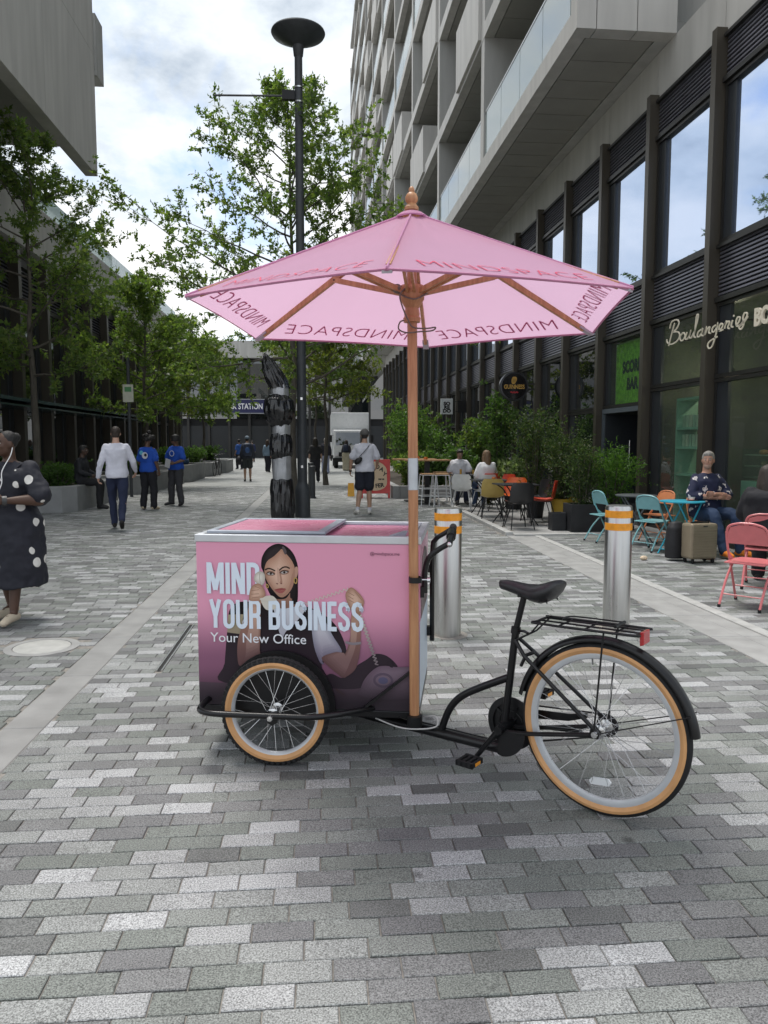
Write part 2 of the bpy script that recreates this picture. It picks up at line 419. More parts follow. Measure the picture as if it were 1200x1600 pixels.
# long stone slabs of the two channel strips
m_slabdark = M('channel_slab', (.26,.26,.255), .6, var=.18, scale=4, bump=.15, bscale=150)
y = 2.2
while y < 40:
    ln = rs.uniform(.85, 1.05)
    MB(m_slabdark).add(*sett_verts(-1.682, -1.468, y+.003, y+ln-.003, -.003, b=.004), False).build('channel_slab', ground); y += ln
y = 2.6
while y < 12.1:
    ln = rs.uniform(.72, .8)
    MB(m_slab).add(*sett_verts(3.013, 3.275, y+.003, y+ln-.003, .0, b=.004), False).build('edging_slab', ground)
    MB(m_slab).add(*sett_verts(3.281, 3.45, y+.003, y+ln-.003, -.004, b=.004), False).build('edging_slab', ground)
    MB(m_kerb).add(*sett_verts(3.456, 3.557, y+.003, y+ln-.003, .006, b=.006), False).build('edging_slab', ground); y += ln
# far paving, where single setts can no longer be told apart
MB(far_paving_material()).add([(-14,Y_FAR+.03,-.004),(6,Y_FAR+.03,-.004),(60,330,-.004),(-60,330,-.004)], [(0,1,2,3)], False).build('far_pavement', label='far stretch of grey paving towards the station', kind='structure')
# terrace for the tables: pale slabs one by one, kerb on two sides
terr = MB(m_mortar).box(3.07, 5.9, 12.22, 46, -.012, .012).build('terrace_pavement', label='raised pale stone terrace beside the dark shopfronts', kind='structure')
slab_me = MB(m_slab).add(*sett_verts(-.446, .446, -.145, .145, .02, b=.004, h=.01), False).mesh('terrace_slab')
for j in range(52):
    for i in range(3):
        inst('terrace_slab', slab_me, terr, (3.60+i*.9+(j % 2)*.12, 12.46+j*.296, rs.uniform(-.001,.001)))
for k in range(9):
    MB(m_kerb).box(3.0, 3.12, 12.2+k*.83+.003, 13.03+k*.83-.003, -.012, .055).build('kerb_stone', terr, bevel=.006)
for k in range(3):
    MB(m_kerb).box(3.125+k*.92, 4.04+k*.92-.004, 12.1, 12.215, -.012, .03).build('kerb_stone', terr, bevel=.006)

# manhole cover and slot drain set in the paving
mh = thing('manhole_cover', 'pale round concrete-filled manhole cover in the paving near the walking woman', 'manhole cover', (MAN[0], MAN[1], 0))
MB(m_slab).lathe([(.262,-.012),(.262,-.001),(.255,.001),(.205,.001),(.203,-.006)], 48, cap=False).build('outer_ring', mh)
MB(M('manhole_infill', (.42,.42,.40), .7, var=.12, scale=10, bump=.2, bscale=180)).lathe([(.199,-.01),(.199,-.001),(.194,.0015),(.001,.0015)], 48).build('cover_plate', mh)
sd = thing('slot_drain', 'narrow steel slot drain let into the paving left of the pink cart', 'drain', (-1.072, 5.73, 0))
MB(m_steel).box(-.022, -.012, -.66, .66, -.012, .002).build('edge_rail', sd); MB(m_steel).box(.012, .022, -.66, .66, -.012, .002).build('edge_rail', sd)
MB(m_void).box(-.0115, .0115, -.66, .66, -.0073, -.005).build('channel', sd)

# ---------------------------------------------------------------- right-hand building
XR = 5.9; BAY = 2.165; Y0C = 6.85; NB = 26
bld = thing('apartment_building', 'long block with bronze glazed shopfronts below and stacked pale balconies above', 'building', (XR+.154, 0, 0), R(.8))
# (coordinates of its parts: x measured from the shopfront plane, street side negative)
COLY = [Y0C+BAY*k for k in range(NB)]
col_me = MB(m_bronze).box(-.20, .02, -.07, .07, -.02, 7.42).mesh('facade_column')
for k, yy in enumerate(COLY): inst('facade_column', col_me, bld, (0, yy, 0))
slat_me = MB(m_louvre).prism([(-.045,0,-.014),(-.02,0,-.02),(.01,0,.012),(-.038,0,.017)], (0, BAY-.17, 0)).mesh('slat')
def louvre(y0, y1, z0, z1, single):
    lv = MB(m_bronze_d).box(-.10, .04, y0, y1, z0-.07, z0).box(-.10, .04, y0, y1, z1, z1+.05)
    lv.use(m_void).box(.045, .06, y0-.11, y1+.11, z0-.06, z1+.05)
    n = int((z1-z0)/.058)
    if not single:
        lv.use(m_louvre)
        for i in range(n):
            z = z0+.05+i*(z1-z0-.06)/(n-1) if n > 1 else z0
            lv.prism([(-.045,y0,z-.014),(-.02,y0,z-.02),(.01,y0,z+.012),(-.038,y0,z+.017)], (0, y1-y0, 0))
    o = lv.build('louvre', bld)
    if single:
        for i in range(n):
            z = z0+.05+i*(z1-z0-.06)/(n-1)
            inst('slat', slat_me, o, (0, y0, z))
def window(y0, y1, z0, z1, glass, ret=.22):
    fr = MB(m_bronze_d).box(-.06, .05, y0, y1, z0, z0+.06).box(-.06, .05, y0, y1, z1-.05, z1).box(-.05, .05, y0, y0+.05, z0+.061, z1-.051).box(-.05, .05, y1-.05, y1, z0+.061, z1-.051)
    o = fr.build('window', bld)
    MB(glass).box(.0, .012, y0+.051, y1-.051-ret, z0+.061, z1-.051).build('pane', o)
    if ret: MB(m_slate).box(-.03, .012, y1-.05-ret, y1-.051, z0+.062, z1-.052).build('return_panel', o)
for k in range(NB-1):
    y0, y1 = COLY[k]+.085, COLY[k+1]-.085; near = k < 8
    louvre(y0, y1, 6.72, 7.28, near); louvre(y0, y1, 3.62, 4.33, near)
    window(y0, y1, 4.39, 6.64, m_mirror)
    shop = k in (0, 1, 2); door = k in (3, 6, 9)
    tz = 2.42 if k < 3 else 2.16
    if k == 3:
        window(y0, y1, tz+.03, 3.54, m_shopglass, .16)
    else: window(y0, y1, tz+.03, 3.54, m_shopglass if shop else m_glass, .3)
    if not door: window(y0, y1, .0, tz+.02, m_shopglass if shop else m_glass, .3)
    else:
        d = MB(M('door_frame_grey', (.10,.12,.14), .4, var=.1)).box(-.08, .05, y0, y1, tz-.07, tz+.02).box(-.08, .05, y0, y0+.07, .02, tz-.071).box(-.08, .05, y1-.07, y1, .02, tz-.071).build('door_frame', bld)
        MB(m_slate).obox((.30, y1-.12, 1.05), (.35,0,0), (0,.022,0), (0,0,1.02)).build('door', bld)
        MB(m_chrome).tube([(.45,y1-.17,.75),(.45,y1-.17,1.55)], .014, 8).build('door_handle', bld)
# shop interiors: dark rooms behind the clear bays
m_in = M('interior_wall', (.095,.10,.08), .8, var=.3, scale=2)
MB(m_in).box(2.6, 2.7, COLY[0]-.5, COLY[4], 0, 3.6).box(.07, 2.6, COLY[3]-.06, COLY[3]+.06, 0, 3.6).box(.07, 2.7, COLY[4]-.05, COLY[4]+.05, 0, 3.6).box(.07, 2.7, COLY[0]-.6, COLY[0]-.5, 0, 3.6).box(.07, 2.6, COLY[0]-.5, COLY[4]-.06, 3.6, 3.7).build('interior_wall', bld)
MB(M('interior_floor', (.28,.25,.21), .5, var=.2)).box(.06, 2.6, COLY[0]-.5, COLY[4]-.06, -.01, .012).build('interior_floor', bld)
MB(m_void).box(.75, .80, COLY[4]+.06, COLY[-1], 0, 7.3).box(.75,.8,COLY[0],COLY[4]-.06,3.71,7.3).build('interior_wall', bld)
# concrete band above the shopfronts, in panels
zc0, zc1 = 7.34, 8.14
for k in range(NB-1):
    ya, yb = COLY[k]+.004, COLY[k+1]-.004
    z1 = 16.0 if yb < 13.1 else zc1
    n = 1
    if z1 > 9: MB(m_conc).box(-.04, .25, ya+.004, yb-.004, zc0, 10.4).build('cladding_panel', bld); MB(m_conc).box(-.04, .25, ya+.004, yb-.004, 10.415, z1).build('cladding_panel', bld)
    else: MB(m_conc).box(-.04, .25, ya+.004, yb-.004, zc0, z1).build('cladding_panel', bld)
MB(m_conc2).box(.25, .3, COLY[0], COLY[-1], zc0, 9).build('cladding_backing', bld)
# balcony storeys
FIN0, FINP, NF = 13.0, 6.6, 10
XO = -1.7                                     # balcony front line
ZL = [8.14+3.2*i for i in range(10)]
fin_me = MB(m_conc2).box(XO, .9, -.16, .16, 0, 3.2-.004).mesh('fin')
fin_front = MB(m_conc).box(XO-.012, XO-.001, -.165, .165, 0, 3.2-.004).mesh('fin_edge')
glass_me = MB(m_balglass).box(XO+.03, XO+.05, .01, 1.54, .36, 1.42).mesh('balustrade_pane')
rb = random.Random(5)
for i, zl in enumerate(ZL):
    for j in range(NF):
        ya = FIN0+FINP*j; yb = ya+FINP
        if j > 0 or i == 0:
            if j > 0:
                f = inst('fin', fin_me, bld, (0, ya, zl+.35)); inst('fin_edge', fin_front, f)
        # slab edge beam
        MB(m_conc).box(XO-.02, XO+.22, ya+.003 if j else ya, yb-.003, zl, zl+.35).build('slab_edge', bld)
        MB(m_conc2).box(XO+.221, .9, ya, yb-.002, zl+.06, zl+.33).build('floor_slab', bld)
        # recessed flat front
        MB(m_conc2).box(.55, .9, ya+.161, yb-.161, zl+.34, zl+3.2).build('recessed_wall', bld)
        MB(m_glass).box(.53, .548, ya+.5, ya+2.4, zl+.4, zl+2.7).build('window_pane', bld)
        MB(m_glass).box(.53, .548, ya+3.6, yb-.6, zl+.4, zl+2.7).build('window_pane', bld)
        if i == 0 and j < 6:                   # soffit boards of the lowest balcony, one by one
            nb = 9
            for b in range(nb):
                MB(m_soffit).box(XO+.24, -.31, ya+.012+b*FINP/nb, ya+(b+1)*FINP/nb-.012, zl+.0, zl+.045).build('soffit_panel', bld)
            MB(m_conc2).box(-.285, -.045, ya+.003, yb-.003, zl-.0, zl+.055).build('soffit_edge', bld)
            MB(m_void).box(XO+.225, -.29, ya, yb-.002, zl+.0475, zl+.056).build('soffit_gap_shade', bld)  # dark backing plate, its colour stands in for shade between the boards
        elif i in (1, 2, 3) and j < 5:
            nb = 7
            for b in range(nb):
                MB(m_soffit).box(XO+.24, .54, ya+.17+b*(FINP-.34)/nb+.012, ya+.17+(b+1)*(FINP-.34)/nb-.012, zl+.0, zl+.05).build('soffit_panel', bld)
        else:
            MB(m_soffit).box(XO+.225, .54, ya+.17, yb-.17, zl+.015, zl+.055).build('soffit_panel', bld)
        mode = 'glass' if i in (0, 3, 5, 8) else rb.choice(('solid_a', 'solid_b', 'glass', 'open'))
        if (i, j) == (1, 1): mode = 'solid_a'
        if (i, j) == (1, 2): mode = 'solid_b'
        if (i, j) == (1, 0): mode = 'open'
        if mode == 'glass':
            if i < 6:
                bl = MB(m_steel).box(XO+.02, XO+.06, ya+.17, yb-.17, zl+1.42, zl+1.45).build('balustrade', bld)
                for q in range(4): inst('balustrade_pane', glass_me, bl, (0, ya+.18+q*1.56, zl))
            else: MB(m_balglass).box(XO+.03, XO+.05, ya+.17, yb-.17, zl+.36, zl+1.42).build('balustrade', bld)
        elif mode.startswith('solid'):
            a, b = (ya+.17, ya+3.1) if mode == 'solid_a' else (ya+2.9, yb-.17)
            MB(m_conc).box(XO-.10, XO+.0, a, b, zl+.10, zl+1.75).box(XO+.001, -.5, a, a+.1, zl+.36, zl+1.75).build('solid_parapet', bld)
    if i == 0:
        for xa, xb in ((XO-.02, XO+.30), (XO+.315, XO+.98), (XO+.995, -.045)): MB(m_conc).box(xa, xb, FIN0-.30, FIN0-.003, zl, zl+4.6).build('balcony_end_panel', bld)
MB(m_conc2).box(XO, .9, FIN0+FINP*NF, FIN0+FINP*NF+.3, 8.14, ZL[-1]+1.2).box(XO, .9, FIN0, FIN0+FINP*NF-.003, ZL[-1]+3.0, ZL[-1]+3.4).build('end_wall', bld)
MB(m_conc2).box(.9, 1.0, FIN0, FIN0+FINP*NF, 8.0, ZL[-1]+3.4).build('rear_wall', bld)

# ---------------------------------------------------------------- left-hand building
XLf = -8.5
bl2 = thing('shop_building', 'low block with dark bronze columns and a pale roof band behind the street trees', 'building', (XLf, 0, 0))
col_l = MB(m_bronze).box(-.02, .30, -.11, .11, -.02, 6.9).mesh('facade_column')
for k in range(16):
    yy = 13.6+2.2*k
    inst('facade_column', col_l, bl2, (0, yy, 0))
    ya, yb = yy+.12, yy+2.08
    w = MB(m_bronze_d).box(-.05,.06,ya,yb,2.45,2.6).build('window', bl2)
    for za, zb in ((5.5,5.62),(6.5,6.88),(-.02,.1)): MB(m_bronze_d).box(-.05,.06,ya,yb,za,zb).build('transom', w)
    MB(m_glass).box(-.01,0,ya,yb-.25,.101,2.449).build('pane', w); MB(m_glass).box(-.01,0,ya,yb-.25,2.601,5.499).build('pane', w)
    MB(m_slate).box(-.01,.03,yb-.249,yb,.101,2.449).box(-.01,.03,yb-.249,yb,2.601,5.499).build('return_panel', w)
    lv = MB(m_void).box(-.03,-.01,ya,yb,5.621,6.499)
    lv.use(m_louvre)
    for q in range(8): lv.prism([(.04,ya,5.66+q*.1),(.05,ya,5.655+q*.1),(-.0,ya,5.72+q*.1),(-.005,ya,5.73+q*.1)], (0, yb-ya, 0))
    lv.build('louvre', bl2)
for k in range(8):
    MB(m_conc).box(-.3, .34, 12+4.4*k+.004, 16.4+4.4*k-.004, 6.95, 8.35).build('fascia_panel', bl2)
    MB(m_balglass).box(.0, .02, 12+4.4*k+.02, 16.4+4.4*k-.02, 8.36, 9.2).build('roof_balustrade', bl2)
MB(m_void).box(-3,-.31,12,47.3,-.02,8.3).build('rear_wall', bl2)
# glazed entrance canopy
MB(M('canopy_glass_edge', (.03,.06,.07), .2, var=.1)).box(.30, 1.25, 15, 33, 2.52, 2.60).box(.3,1.2,15,33,2.40,2.44).build('canopy', bl2)
# upper block that hangs over the street
up = thing('overhanging_block', 'pale concrete upper block jutting over the street at upper left', 'building', (-6.0, 0, 0))
for k in range(5):
    ya = 2.3+4.0*k
    MB(m_conc).box(-.32, 0, ya+.006, ya+4.0-.006, 8.75, 11.9).build('cladding_panel', up)
    MB(m_conc).box(-.32, 0, ya+.006, ya+4.0-.006, 11.912, 15.4).build('cladding_panel', up)
MB(m_conc2).box(-.36, .06, 22.31, 23.0, 11.4, 13.0).build('end_panel', up)
for k in range(7): MB(m_soffit).box(-8, -.33, 2.3+2.75*k, 2.3+2.75*k+2.74, 9.25, 9.35).build('soffit_panel', up)
MB(m_conc2).box(-8, -.4, 21.6, 21.9, 9.36, 15).build('end_wall', up)
MB(M('soffit_lamp_rim', (.5,.5,.5), .4)).lathe([(.10,9.235),(.13,9.24),(.13,9.249),(.10,9.249)], 20, (-1.9,17.5,0)).build('soffit_light', up)
# wall and window under the block
MB(m_conc2).box(-4.0,-2.55, 14, 23.6, 6.9, 9.24).build('recessed_wall', up)
MB(m_glass).box(-2.549,-2.53, 17.0, 21.5, 7.5, 9.2).build('window_pane', up)
MB(m_balglass).box(-2.3,-2.28, 15, 22.4, 7.9, 8.5).build('window_guard', up)

# ---------------------------------------------------------------- station building at the end of the street
st = thing('station_building', 'dark glazed station front with pale roof band closing the street', 'building', (0, 78, 0))
MB(m_void).box(-34, 26, .3, 12, 0, 10).build('wall', st)
for k in range(30):
    x = -33+2.0*k
    MB(m_bronze_d).box(x-.12, x+.12, -.1, .3, 0, 9.8).build('column', st)
    w = MB(m_glass).box(x+.13, x+1.87, .1, .12, 3.9, 9.6).build('window_pane', st)
MB(M('station_door_glass', (.014,.016,.018), .5, var=.3, scale=.6)).box(-34, 26, .15, .17, 0, 3.2).build('entrance_glass', st)
for k in range(10): MB(m_conc).box(-34+6*k+.01, -28+6*k-.01, -.5, .28, 9.85, 11.5).build('fascia_panel', st)
sg = thing('station_sign', 'long dark blue station name board with white capitals', 'sign', (-8.9, 77.3, 0))
MB(M('sign_blue', (.012,.014,.075), .35, var=.08)).box(-6.0, 3.6, 0, .25, 4.45, 5.75).build('board', sg)
MB(M('sign_grey_rim', (.35,.36,.38), .4)).box(-6.05, 3.65, -.02, .24, 4.38, 4.449).box(-6.05, 3.65, -.02, .24, 5.751, 5.82).build('rim', sg)
v, f = text_geo('PARK STATION', .78, 'RIGHT', .015)
MB(M('sign_white', (.8,.8,.82), .5)).add([(p.x*.74+3.3, -.012, 4.83+p.y) for p in v], f, False).build('lettering', sg)
for s in (-5.5, -1, 3.2): MB(m_bronze_d).box(s-.05, s+.05, .1, .7, 5.82, 6.0).build('bracket', sg)
# ---------------------------------------------------------------- foliage
def leaf_material(name, cols, trans, gloss=.45):
    if name in _mats: return _mats[name]
    m = bpy.data.materials.new(name); m.use_nodes = True; t = m.node_tree; p = t.nodes['Principled BSDF']; N = t.nodes.new; K = t.links.new
    g = N('ShaderNodeNewGeometry'); cr = N('ShaderNodeValToRGB'); r = cr.color_ramp
    r.elements[0].color = (*cols[0], 1); r.elements[1].color = (*cols[-1], 1)
    for i, c in enumerate(cols[1:-1]):
        e = r.elements.new((i+1)/(len(cols)-1)); e.color = (*c, 1)
    K(g.outputs['Random Per Island'], cr.inputs[0]); K(cr.outputs[0], p.inputs['Base Color'])
    p.inputs['Roughness'].default_value = gloss; p.inputs['Specular IOR Level'].default_value = .35
    tr = N('ShaderNodeBsdfTranslucent'); sc = N('ShaderNodeVectorMath'); sc.operation = 'MULTIPLY'; sc.inputs[1].default_value = trans
    K(cr.outputs[0], sc.inputs[0]); K(sc.outputs[0], tr.inputs[0])
    mx = N('ShaderNodeMixShader'); mx.inputs[0].default_value = .5
    K(p.outputs[0], mx.inputs[1]); K(tr.outputs[0], mx.inputs[2]); K(mx.outputs[0], t.nodes['Material Output'].inputs[0])
    _mats[name] = m; return m
m_oak = leaf_material('oak_leaf', [(.055,.092,.028),(.09,.145,.04),(.125,.18,.05),(.165,.205,.055)], (1.7,1.9,.9))
m_oaky = leaf_material('oak_leaf_yellow', [(.075,.115,.028),(.12,.16,.035),(.17,.19,.04),(.085,.13,.035)], (1.5,1.6,.7))
m_shrub = leaf_material('shrub_leaf', [(.04,.08,.026),(.07,.125,.036),(.10,.16,.048),(.08,.135,.045)], (1.4,1.7,.8))
m_fern = leaf_material('feathery_leaf', [(.05,.12,.02),(.08,.17,.03),(.11,.20,.04),(.06,.13,.03)], (1.3,1.5,.7))
m_jun = leaf_material('conifer_leaf', [(.03,.055,.024),(.05,.085,.03),(.07,.11,.035),(.095,.105,.04)], (1.2,1.4,.8))
m_box = leaf_material('box_leaf', [(.035,.075,.02),(.06,.12,.03),(.08,.15,.035),(.05,.10,.03)], (1.3,1.5,.7))
m_bark = M('oak_bark', (.085,.075,.06), .85, var=.35, scale=14, bump=.5, bscale=40, stretch=(1,1,.3))

def leaf(mb, p, d, ln, w, r, lobes=True):
    """One bent leaf at p along d."""
    d = d.normalized(); s = d.cross(Vector((r.gauss(0,1), r.gauss(0,1), r.gauss(0,1))))
    if s.length < 1e-4: s = d.orthogonal()
    s.normalize(); n = d.cross(s); a = p+d*ln*.45-n*ln*.06; b = p+d*ln-n*ln*.2
    if lobes:
        mb.v += [tuple(p), tuple(a+s*w*.5+d*ln*.08), tuple(p+d*ln*.55-n*ln*.05), tuple(a-s*w*.5+d*ln*.08), tuple(p+d*ln*.72+s*w*.22), tuple(b), tuple(p+d*ln*.72-s*w*.22)]
        o = len(mb.v)-7
        fs = [(o,o+1,o+2),(o,o+2,o+3),(o+2,o+4,o+5,o+6)]
    else:
        mb.v += [tuple(p), tuple(a+s*w*.5), tuple(b), tuple(a-s*w*.5)]; o = len(mb.v)-4; fs = [(o,o+1,o+2,o+3)]
    for f in fs: mb.f.append(f); mb.mi.append(0); mb.sm.append(False)

def rnd_dir(r): 
    return Vector((r.gauss(0,1), r.gauss(0,1), r.gauss(0,1))).normalized()

def tree(loc, h, rad, z0, label, group, seed, leafm, n_limb=26, dens=1.0, ls=.13, trunk_r=.09, shape=1.0, nleaf=7, lean=(0,0), droop=0.0, pw=.75):
    r = random.Random(seed); t = thing('oak_tree', label, 'tree', loc, 0, group)
    tp = [Vector((0,0,0))]; k = 12
    for i in range(1, k+1):
        tp.append(Vector((lean[0]*i/k+r.gauss(0,.025), lean[1]*i/k+r.gauss(0,.025), h*.96*i/k)))
    trunk = MB(m_bark).tube(tp, [trunk_r*(1.25 if i == 0 else 1)*(1-.93*(i/k)**.9) for i in range(k+1)], 9)
    limbs = MB(m_bark); crown = MB(leafm); spots = []
    for i in range(n_limb):
        u = (i+.5)/n_limb; z = z0+(h*.95-z0)*u**.9
        f = z/(h*.96)*k; b = min(int(f), k-1); st = tp[b].lerp(tp[b+1], f-b)
        an = i*2.399+r.uniform(-.4,.4)
        prof = (1-u)**pw*shape+.14
        if u < .12: prof *= .75
        ln = rad*prof*r.uniform(.75, 1.15)
        upa = .10+.7*u+r.uniform(-.12,.15)-droop
        d = Vector((math.cos(an), math.sin(an), upa)).normalized()
        pts = [st]; p = st.copy(); n = 7
        for j in range(n):
            d = (d+Vector((r.gauss(0,.13), r.gauss(0,.13), r.gauss(.0,.09)))).normalized()
            p = p+d*ln/n; pts.append(p.copy())
        r0 = trunk_r*.36*(1-.6*u)
        limbs.tube(pts, [max(.004, r0*(1-.9*j/n)) for j in range(n+1)], 5)
        for j in range(2, n+1):
            for q in range(2 if j < n else 3):
                sd = (d+rnd_dir(r)*.9+Vector((0,0,.12))).normalized(); tl = ln*r.uniform(.16,.34)*(1.25-.5*j/n)+.12
                a = pts[j]; m1 = a+sd*tl*.5+rnd_dir(r)*.04; e = a+sd*tl+Vector((0,0,r.uniform(-.05,.08)))
                limbs.tube([a, m1, e], [max(.003,r0*.28), .005, .0025], 4, cap=False)
                ns = max(2, int(tl/.13*dens))
                for w in range(ns):
                    f2 = (w+1)/ns
                    spots.append(((m1.lerp(e, f2*2-1) if f2 > .5 else a.lerp(m1, f2*2)), sd))
    for (p, sd) in spots:
        for q in range(nleaf):
            d = (sd*.5+rnd_dir(r)*.95+Vector((0,0,-.12))).normalized()
            leaf(crown, p+rnd_dir(r)*.03, d, ls*r.uniform(.7,1.25), ls*.55*r.uniform(.8,1.2), r)
    trunk.build('trunk', t); limbs.build('branches', t); crown.build('crown', t)
    return t
TG = 'young oak trees along the street'
tree((-.62,17.6,0), 9.35, 4.1, 2.6, 'tall airy young oak behind the lamp post and pink umbrella', TG, 3, m_oak, n_limb=44, trunk_r=.10, lean=(.05,0), dens=.85, ls=.155, nleaf=6, pw=1.0)
tree((-6.55,18.4,.5), 7.9, 3.0, 2.4, 'nearest young oak standing in the first concrete planter', TG, 8, m_oak, n_limb=30, trunk_r=.10, dens=1.0, ls=.15)
tree((-5.75,26.2,.3), 6.6, 2.6, 2.0, 'leafy young oak in the second planter, above the two blue T-shirts', TG, 12, m_oak, n_limb=30, trunk_r=.09, dens=1.0, ls=.17)
tree((-6.0,33.0,.3), 6.4, 2.2, 2.2, 'leafy young oak in the third planter along the shops', TG, 17, m_oak, n_limb=28, trunk_r=.09, dens=.9, ls=.19)
tree((-5.9,40.0,.3), 6.4, 1.7, 2.6, 'farthest young oak in the planters, beside the station sign', TG, 21, m_oaky, n_limb=26, trunk_r=.09, dens=.8, ls=.2)
tree((.2,27.5,0), 6.4, 2.1, 2.9, 'yellow-green young oak in the bollard line behind the lamp post', TG, 25, m_oaky, n_limb=28, trunk_r=.09, dens=.9, ls=.17)
tree((-.2,40.0,0), 7.0, 2.3, 3.6, 'distant young oak in the bollard line before the station', TG, 29, m_oaky, n_limb=24, trunk_r=.09, dens=.7, ls=.2)

def shrub(name, loc, w, h, label, cat, seed, leafm, n=260, ls=.08, nleaf=8, group=None, stems=7, lobes=False, base=.15, feather=False, dp=None):
    r = random.Random(seed); t = thing(name, label, cat, loc, 0, group); st = MB(m_bark); cr = MB(leafm); dp = dp or w
    per = max(4, n//stems)
    for i in range(stems):
        an = 6.283*i/stems+r.uniform(-.4,.4); rr = r.uniform(.15,.95)
        tip = Vector((math.cos(an)*w*rr*.8, math.sin(an)*dp*rr*.8, h*(1.0-.38*rr**2)*r.uniform(.82,1.02)))
        a = Vector((math.cos(an)*w*.12, math.sin(an)*dp*.12, 0)); mid = a.lerp(tip,.5)+Vector((0,0,h*.10))
        pts = catmull([a, mid, tip], 4); st.tube(pts, [max(.004,.016*(1-j/len(pts))) for j in range(len(pts))], 4, cap=False)
        for q in range(per):
            f = base+(1-base)*r.random()**.8; k = min(int(f*(len(pts)-1)), len(pts)-2); p = pts[k].lerp(pts[k+1], f*(len(pts)-1)-k)
            off = Vector((r.gauss(0,1)*w*.22, r.gauss(0,1)*dp*.22, r.gauss(0,1)*h*.075)); p2 = p+off*(.5+.5*f)
            if p2.z < .02: continue
            d0 = (off+Vector((0,0,.15*h))).normalized()
            if feather:
                ax = (d0+rnd_dir(r)*.5).normalized(); L_ = ls*3.2
                for z in range(nleaf):
                    leaf(cr, p2+ax*L_*z/nleaf, (ax*.6+rnd_dir(r)).normalized(), ls*(1.1-.6*z/nleaf), ls*.34, r, False)
            else:
                for z in range(nleaf): leaf(cr, p2+rnd_dir(r)*ls*.5, (d0*.4+rnd_dir(r)).normalized(), ls*r.uniform(.7,1.3), ls*.5, r, lobes)
    st.build('stems', t); cr.build('leaves', t); return t

# ---------------------------------------------------------------- planters on the left
m_cast = M('cast_concrete', (.27,.275,.275), .8, var=.14, scale=2.5, bump=.12, bscale=60)
m_soil = M('planter_soil', (.05,.04,.03), .95, var=.4, scale=20, bump=.6, bscale=40)
def planter(loc, pts, h, label):
    t = thing('concrete_planter', label, 'planter', loc, 0, 'grey concrete planters along the shops')
    P = [Vector((x, y, 0)) for x, y in pts]; k = len(P); c = sum(P, Vector())/k
    inner = [c+(p-c)*(1-.28/max((p-c).length,.5)) for p in P]
    mb = MB(m_cast); z1 = Vector((0,0,h)); z2 = Vector((0,0,h-.09))
    vs = P+[p+z1 for p in P]+[p+z1 for p in inner]+[p+z2 for p in inner]; fs = []
    for i in range(k):
        j = (i+1) % k; fs += [(i,j,k+j,k+i),(k+i,k+j,2*k+j,2*k+i),(2*k+i,2*k+j,3*k+j,3*k+i)]
    mb.add(vs, fs, False); mb.build('wall', t, bevel=.012)
    MB(m_soil).poly([p+z2+Vector((0,0,-.005)) for p in inner]).build('soil', t)
    return t
planter((-6.9,19.0,0), [(-1.6,-2.0),(1.35,-2.0),(1.59,-1.7),(1.59,1.7),(-1.6,1.7)], .56, 'first concrete planter with a clipped hedge and the seated figure')
planter((-6.2,25.4,0), [(-1.0,-2.6),(.9,-2.6),(1.1,-2.3),(1.1,2.0),(-1.0,2.0)], .56, 'second concrete planter, behind the two blue T-shirts')
planter((-6.0,31.6,0), [(-1.0,-2.0),(.75,-2.0),(1.05,-1.5),(1.05,2.0),(-1.0,2.0)], .66, 'third concrete planter with a blue bag on its rim')
planter((-5.9,36.3,0), [(-1.0,-1.6),(.85,-1.6),(1.1,-1.2),(1.1,1.5),(-1.0,1.5)], .62, 'fourth concrete planter with a bicycle wheel against it')
planter((-5.8,40.4,0), [(-1.0,-1.8),(.85,-1.8),(1.1,-1.4),(1.1,1.9),(-1.0,1.9)], .62, 'farthest concrete planter towards the station')
hg = 'green shrubs growing in the concrete planters'
sl = ['clipped bright green box mound in the first planter', 'low bushy green shrub at the back of the first planter', 'green shrub in the second planter behind the blue T-shirts', 'low green shrub at the far end of the second planter', 'spreading green shrub in the third planter', 'low green shrub at the far end of the third planter','green shrub filling the fourth planter','green shrub filling the farthest planter']
for i, (x, y, z, w, h) in enumerate([(-5.95,18.0,.46,.62,.55),(-6.3,19.6,.46,.8,.6),(-6.2,24.6,.46,.8,.6),(-6.1,26.6,.46,.7,.6),(-5.9,31.1,.56,.85,.75),(-5.8,32.7,.56,.6,.6),(-5.8,36.3,.52,.9,.8),(-5.7,40.4,.52,.9,.8)]):
    shrub('shrub', (x,y,z), w, h, sl[i], 'shrub', 40+i, m_box if i in (0,1) else m_shrub, n=420 if i < 2 else 300, ls=.06 if i < 2 else .09, nleaf=9, group=hg, stems=14, base=.05)
# low seat block beside the third planter
MB(m_cast).box(-.5,.45,-.35,.35,0,.42).build('seat_block', None, (-5.5,28.7,0), bevel=.012, label='low grey concrete seat block before the third planter', cat='bench')

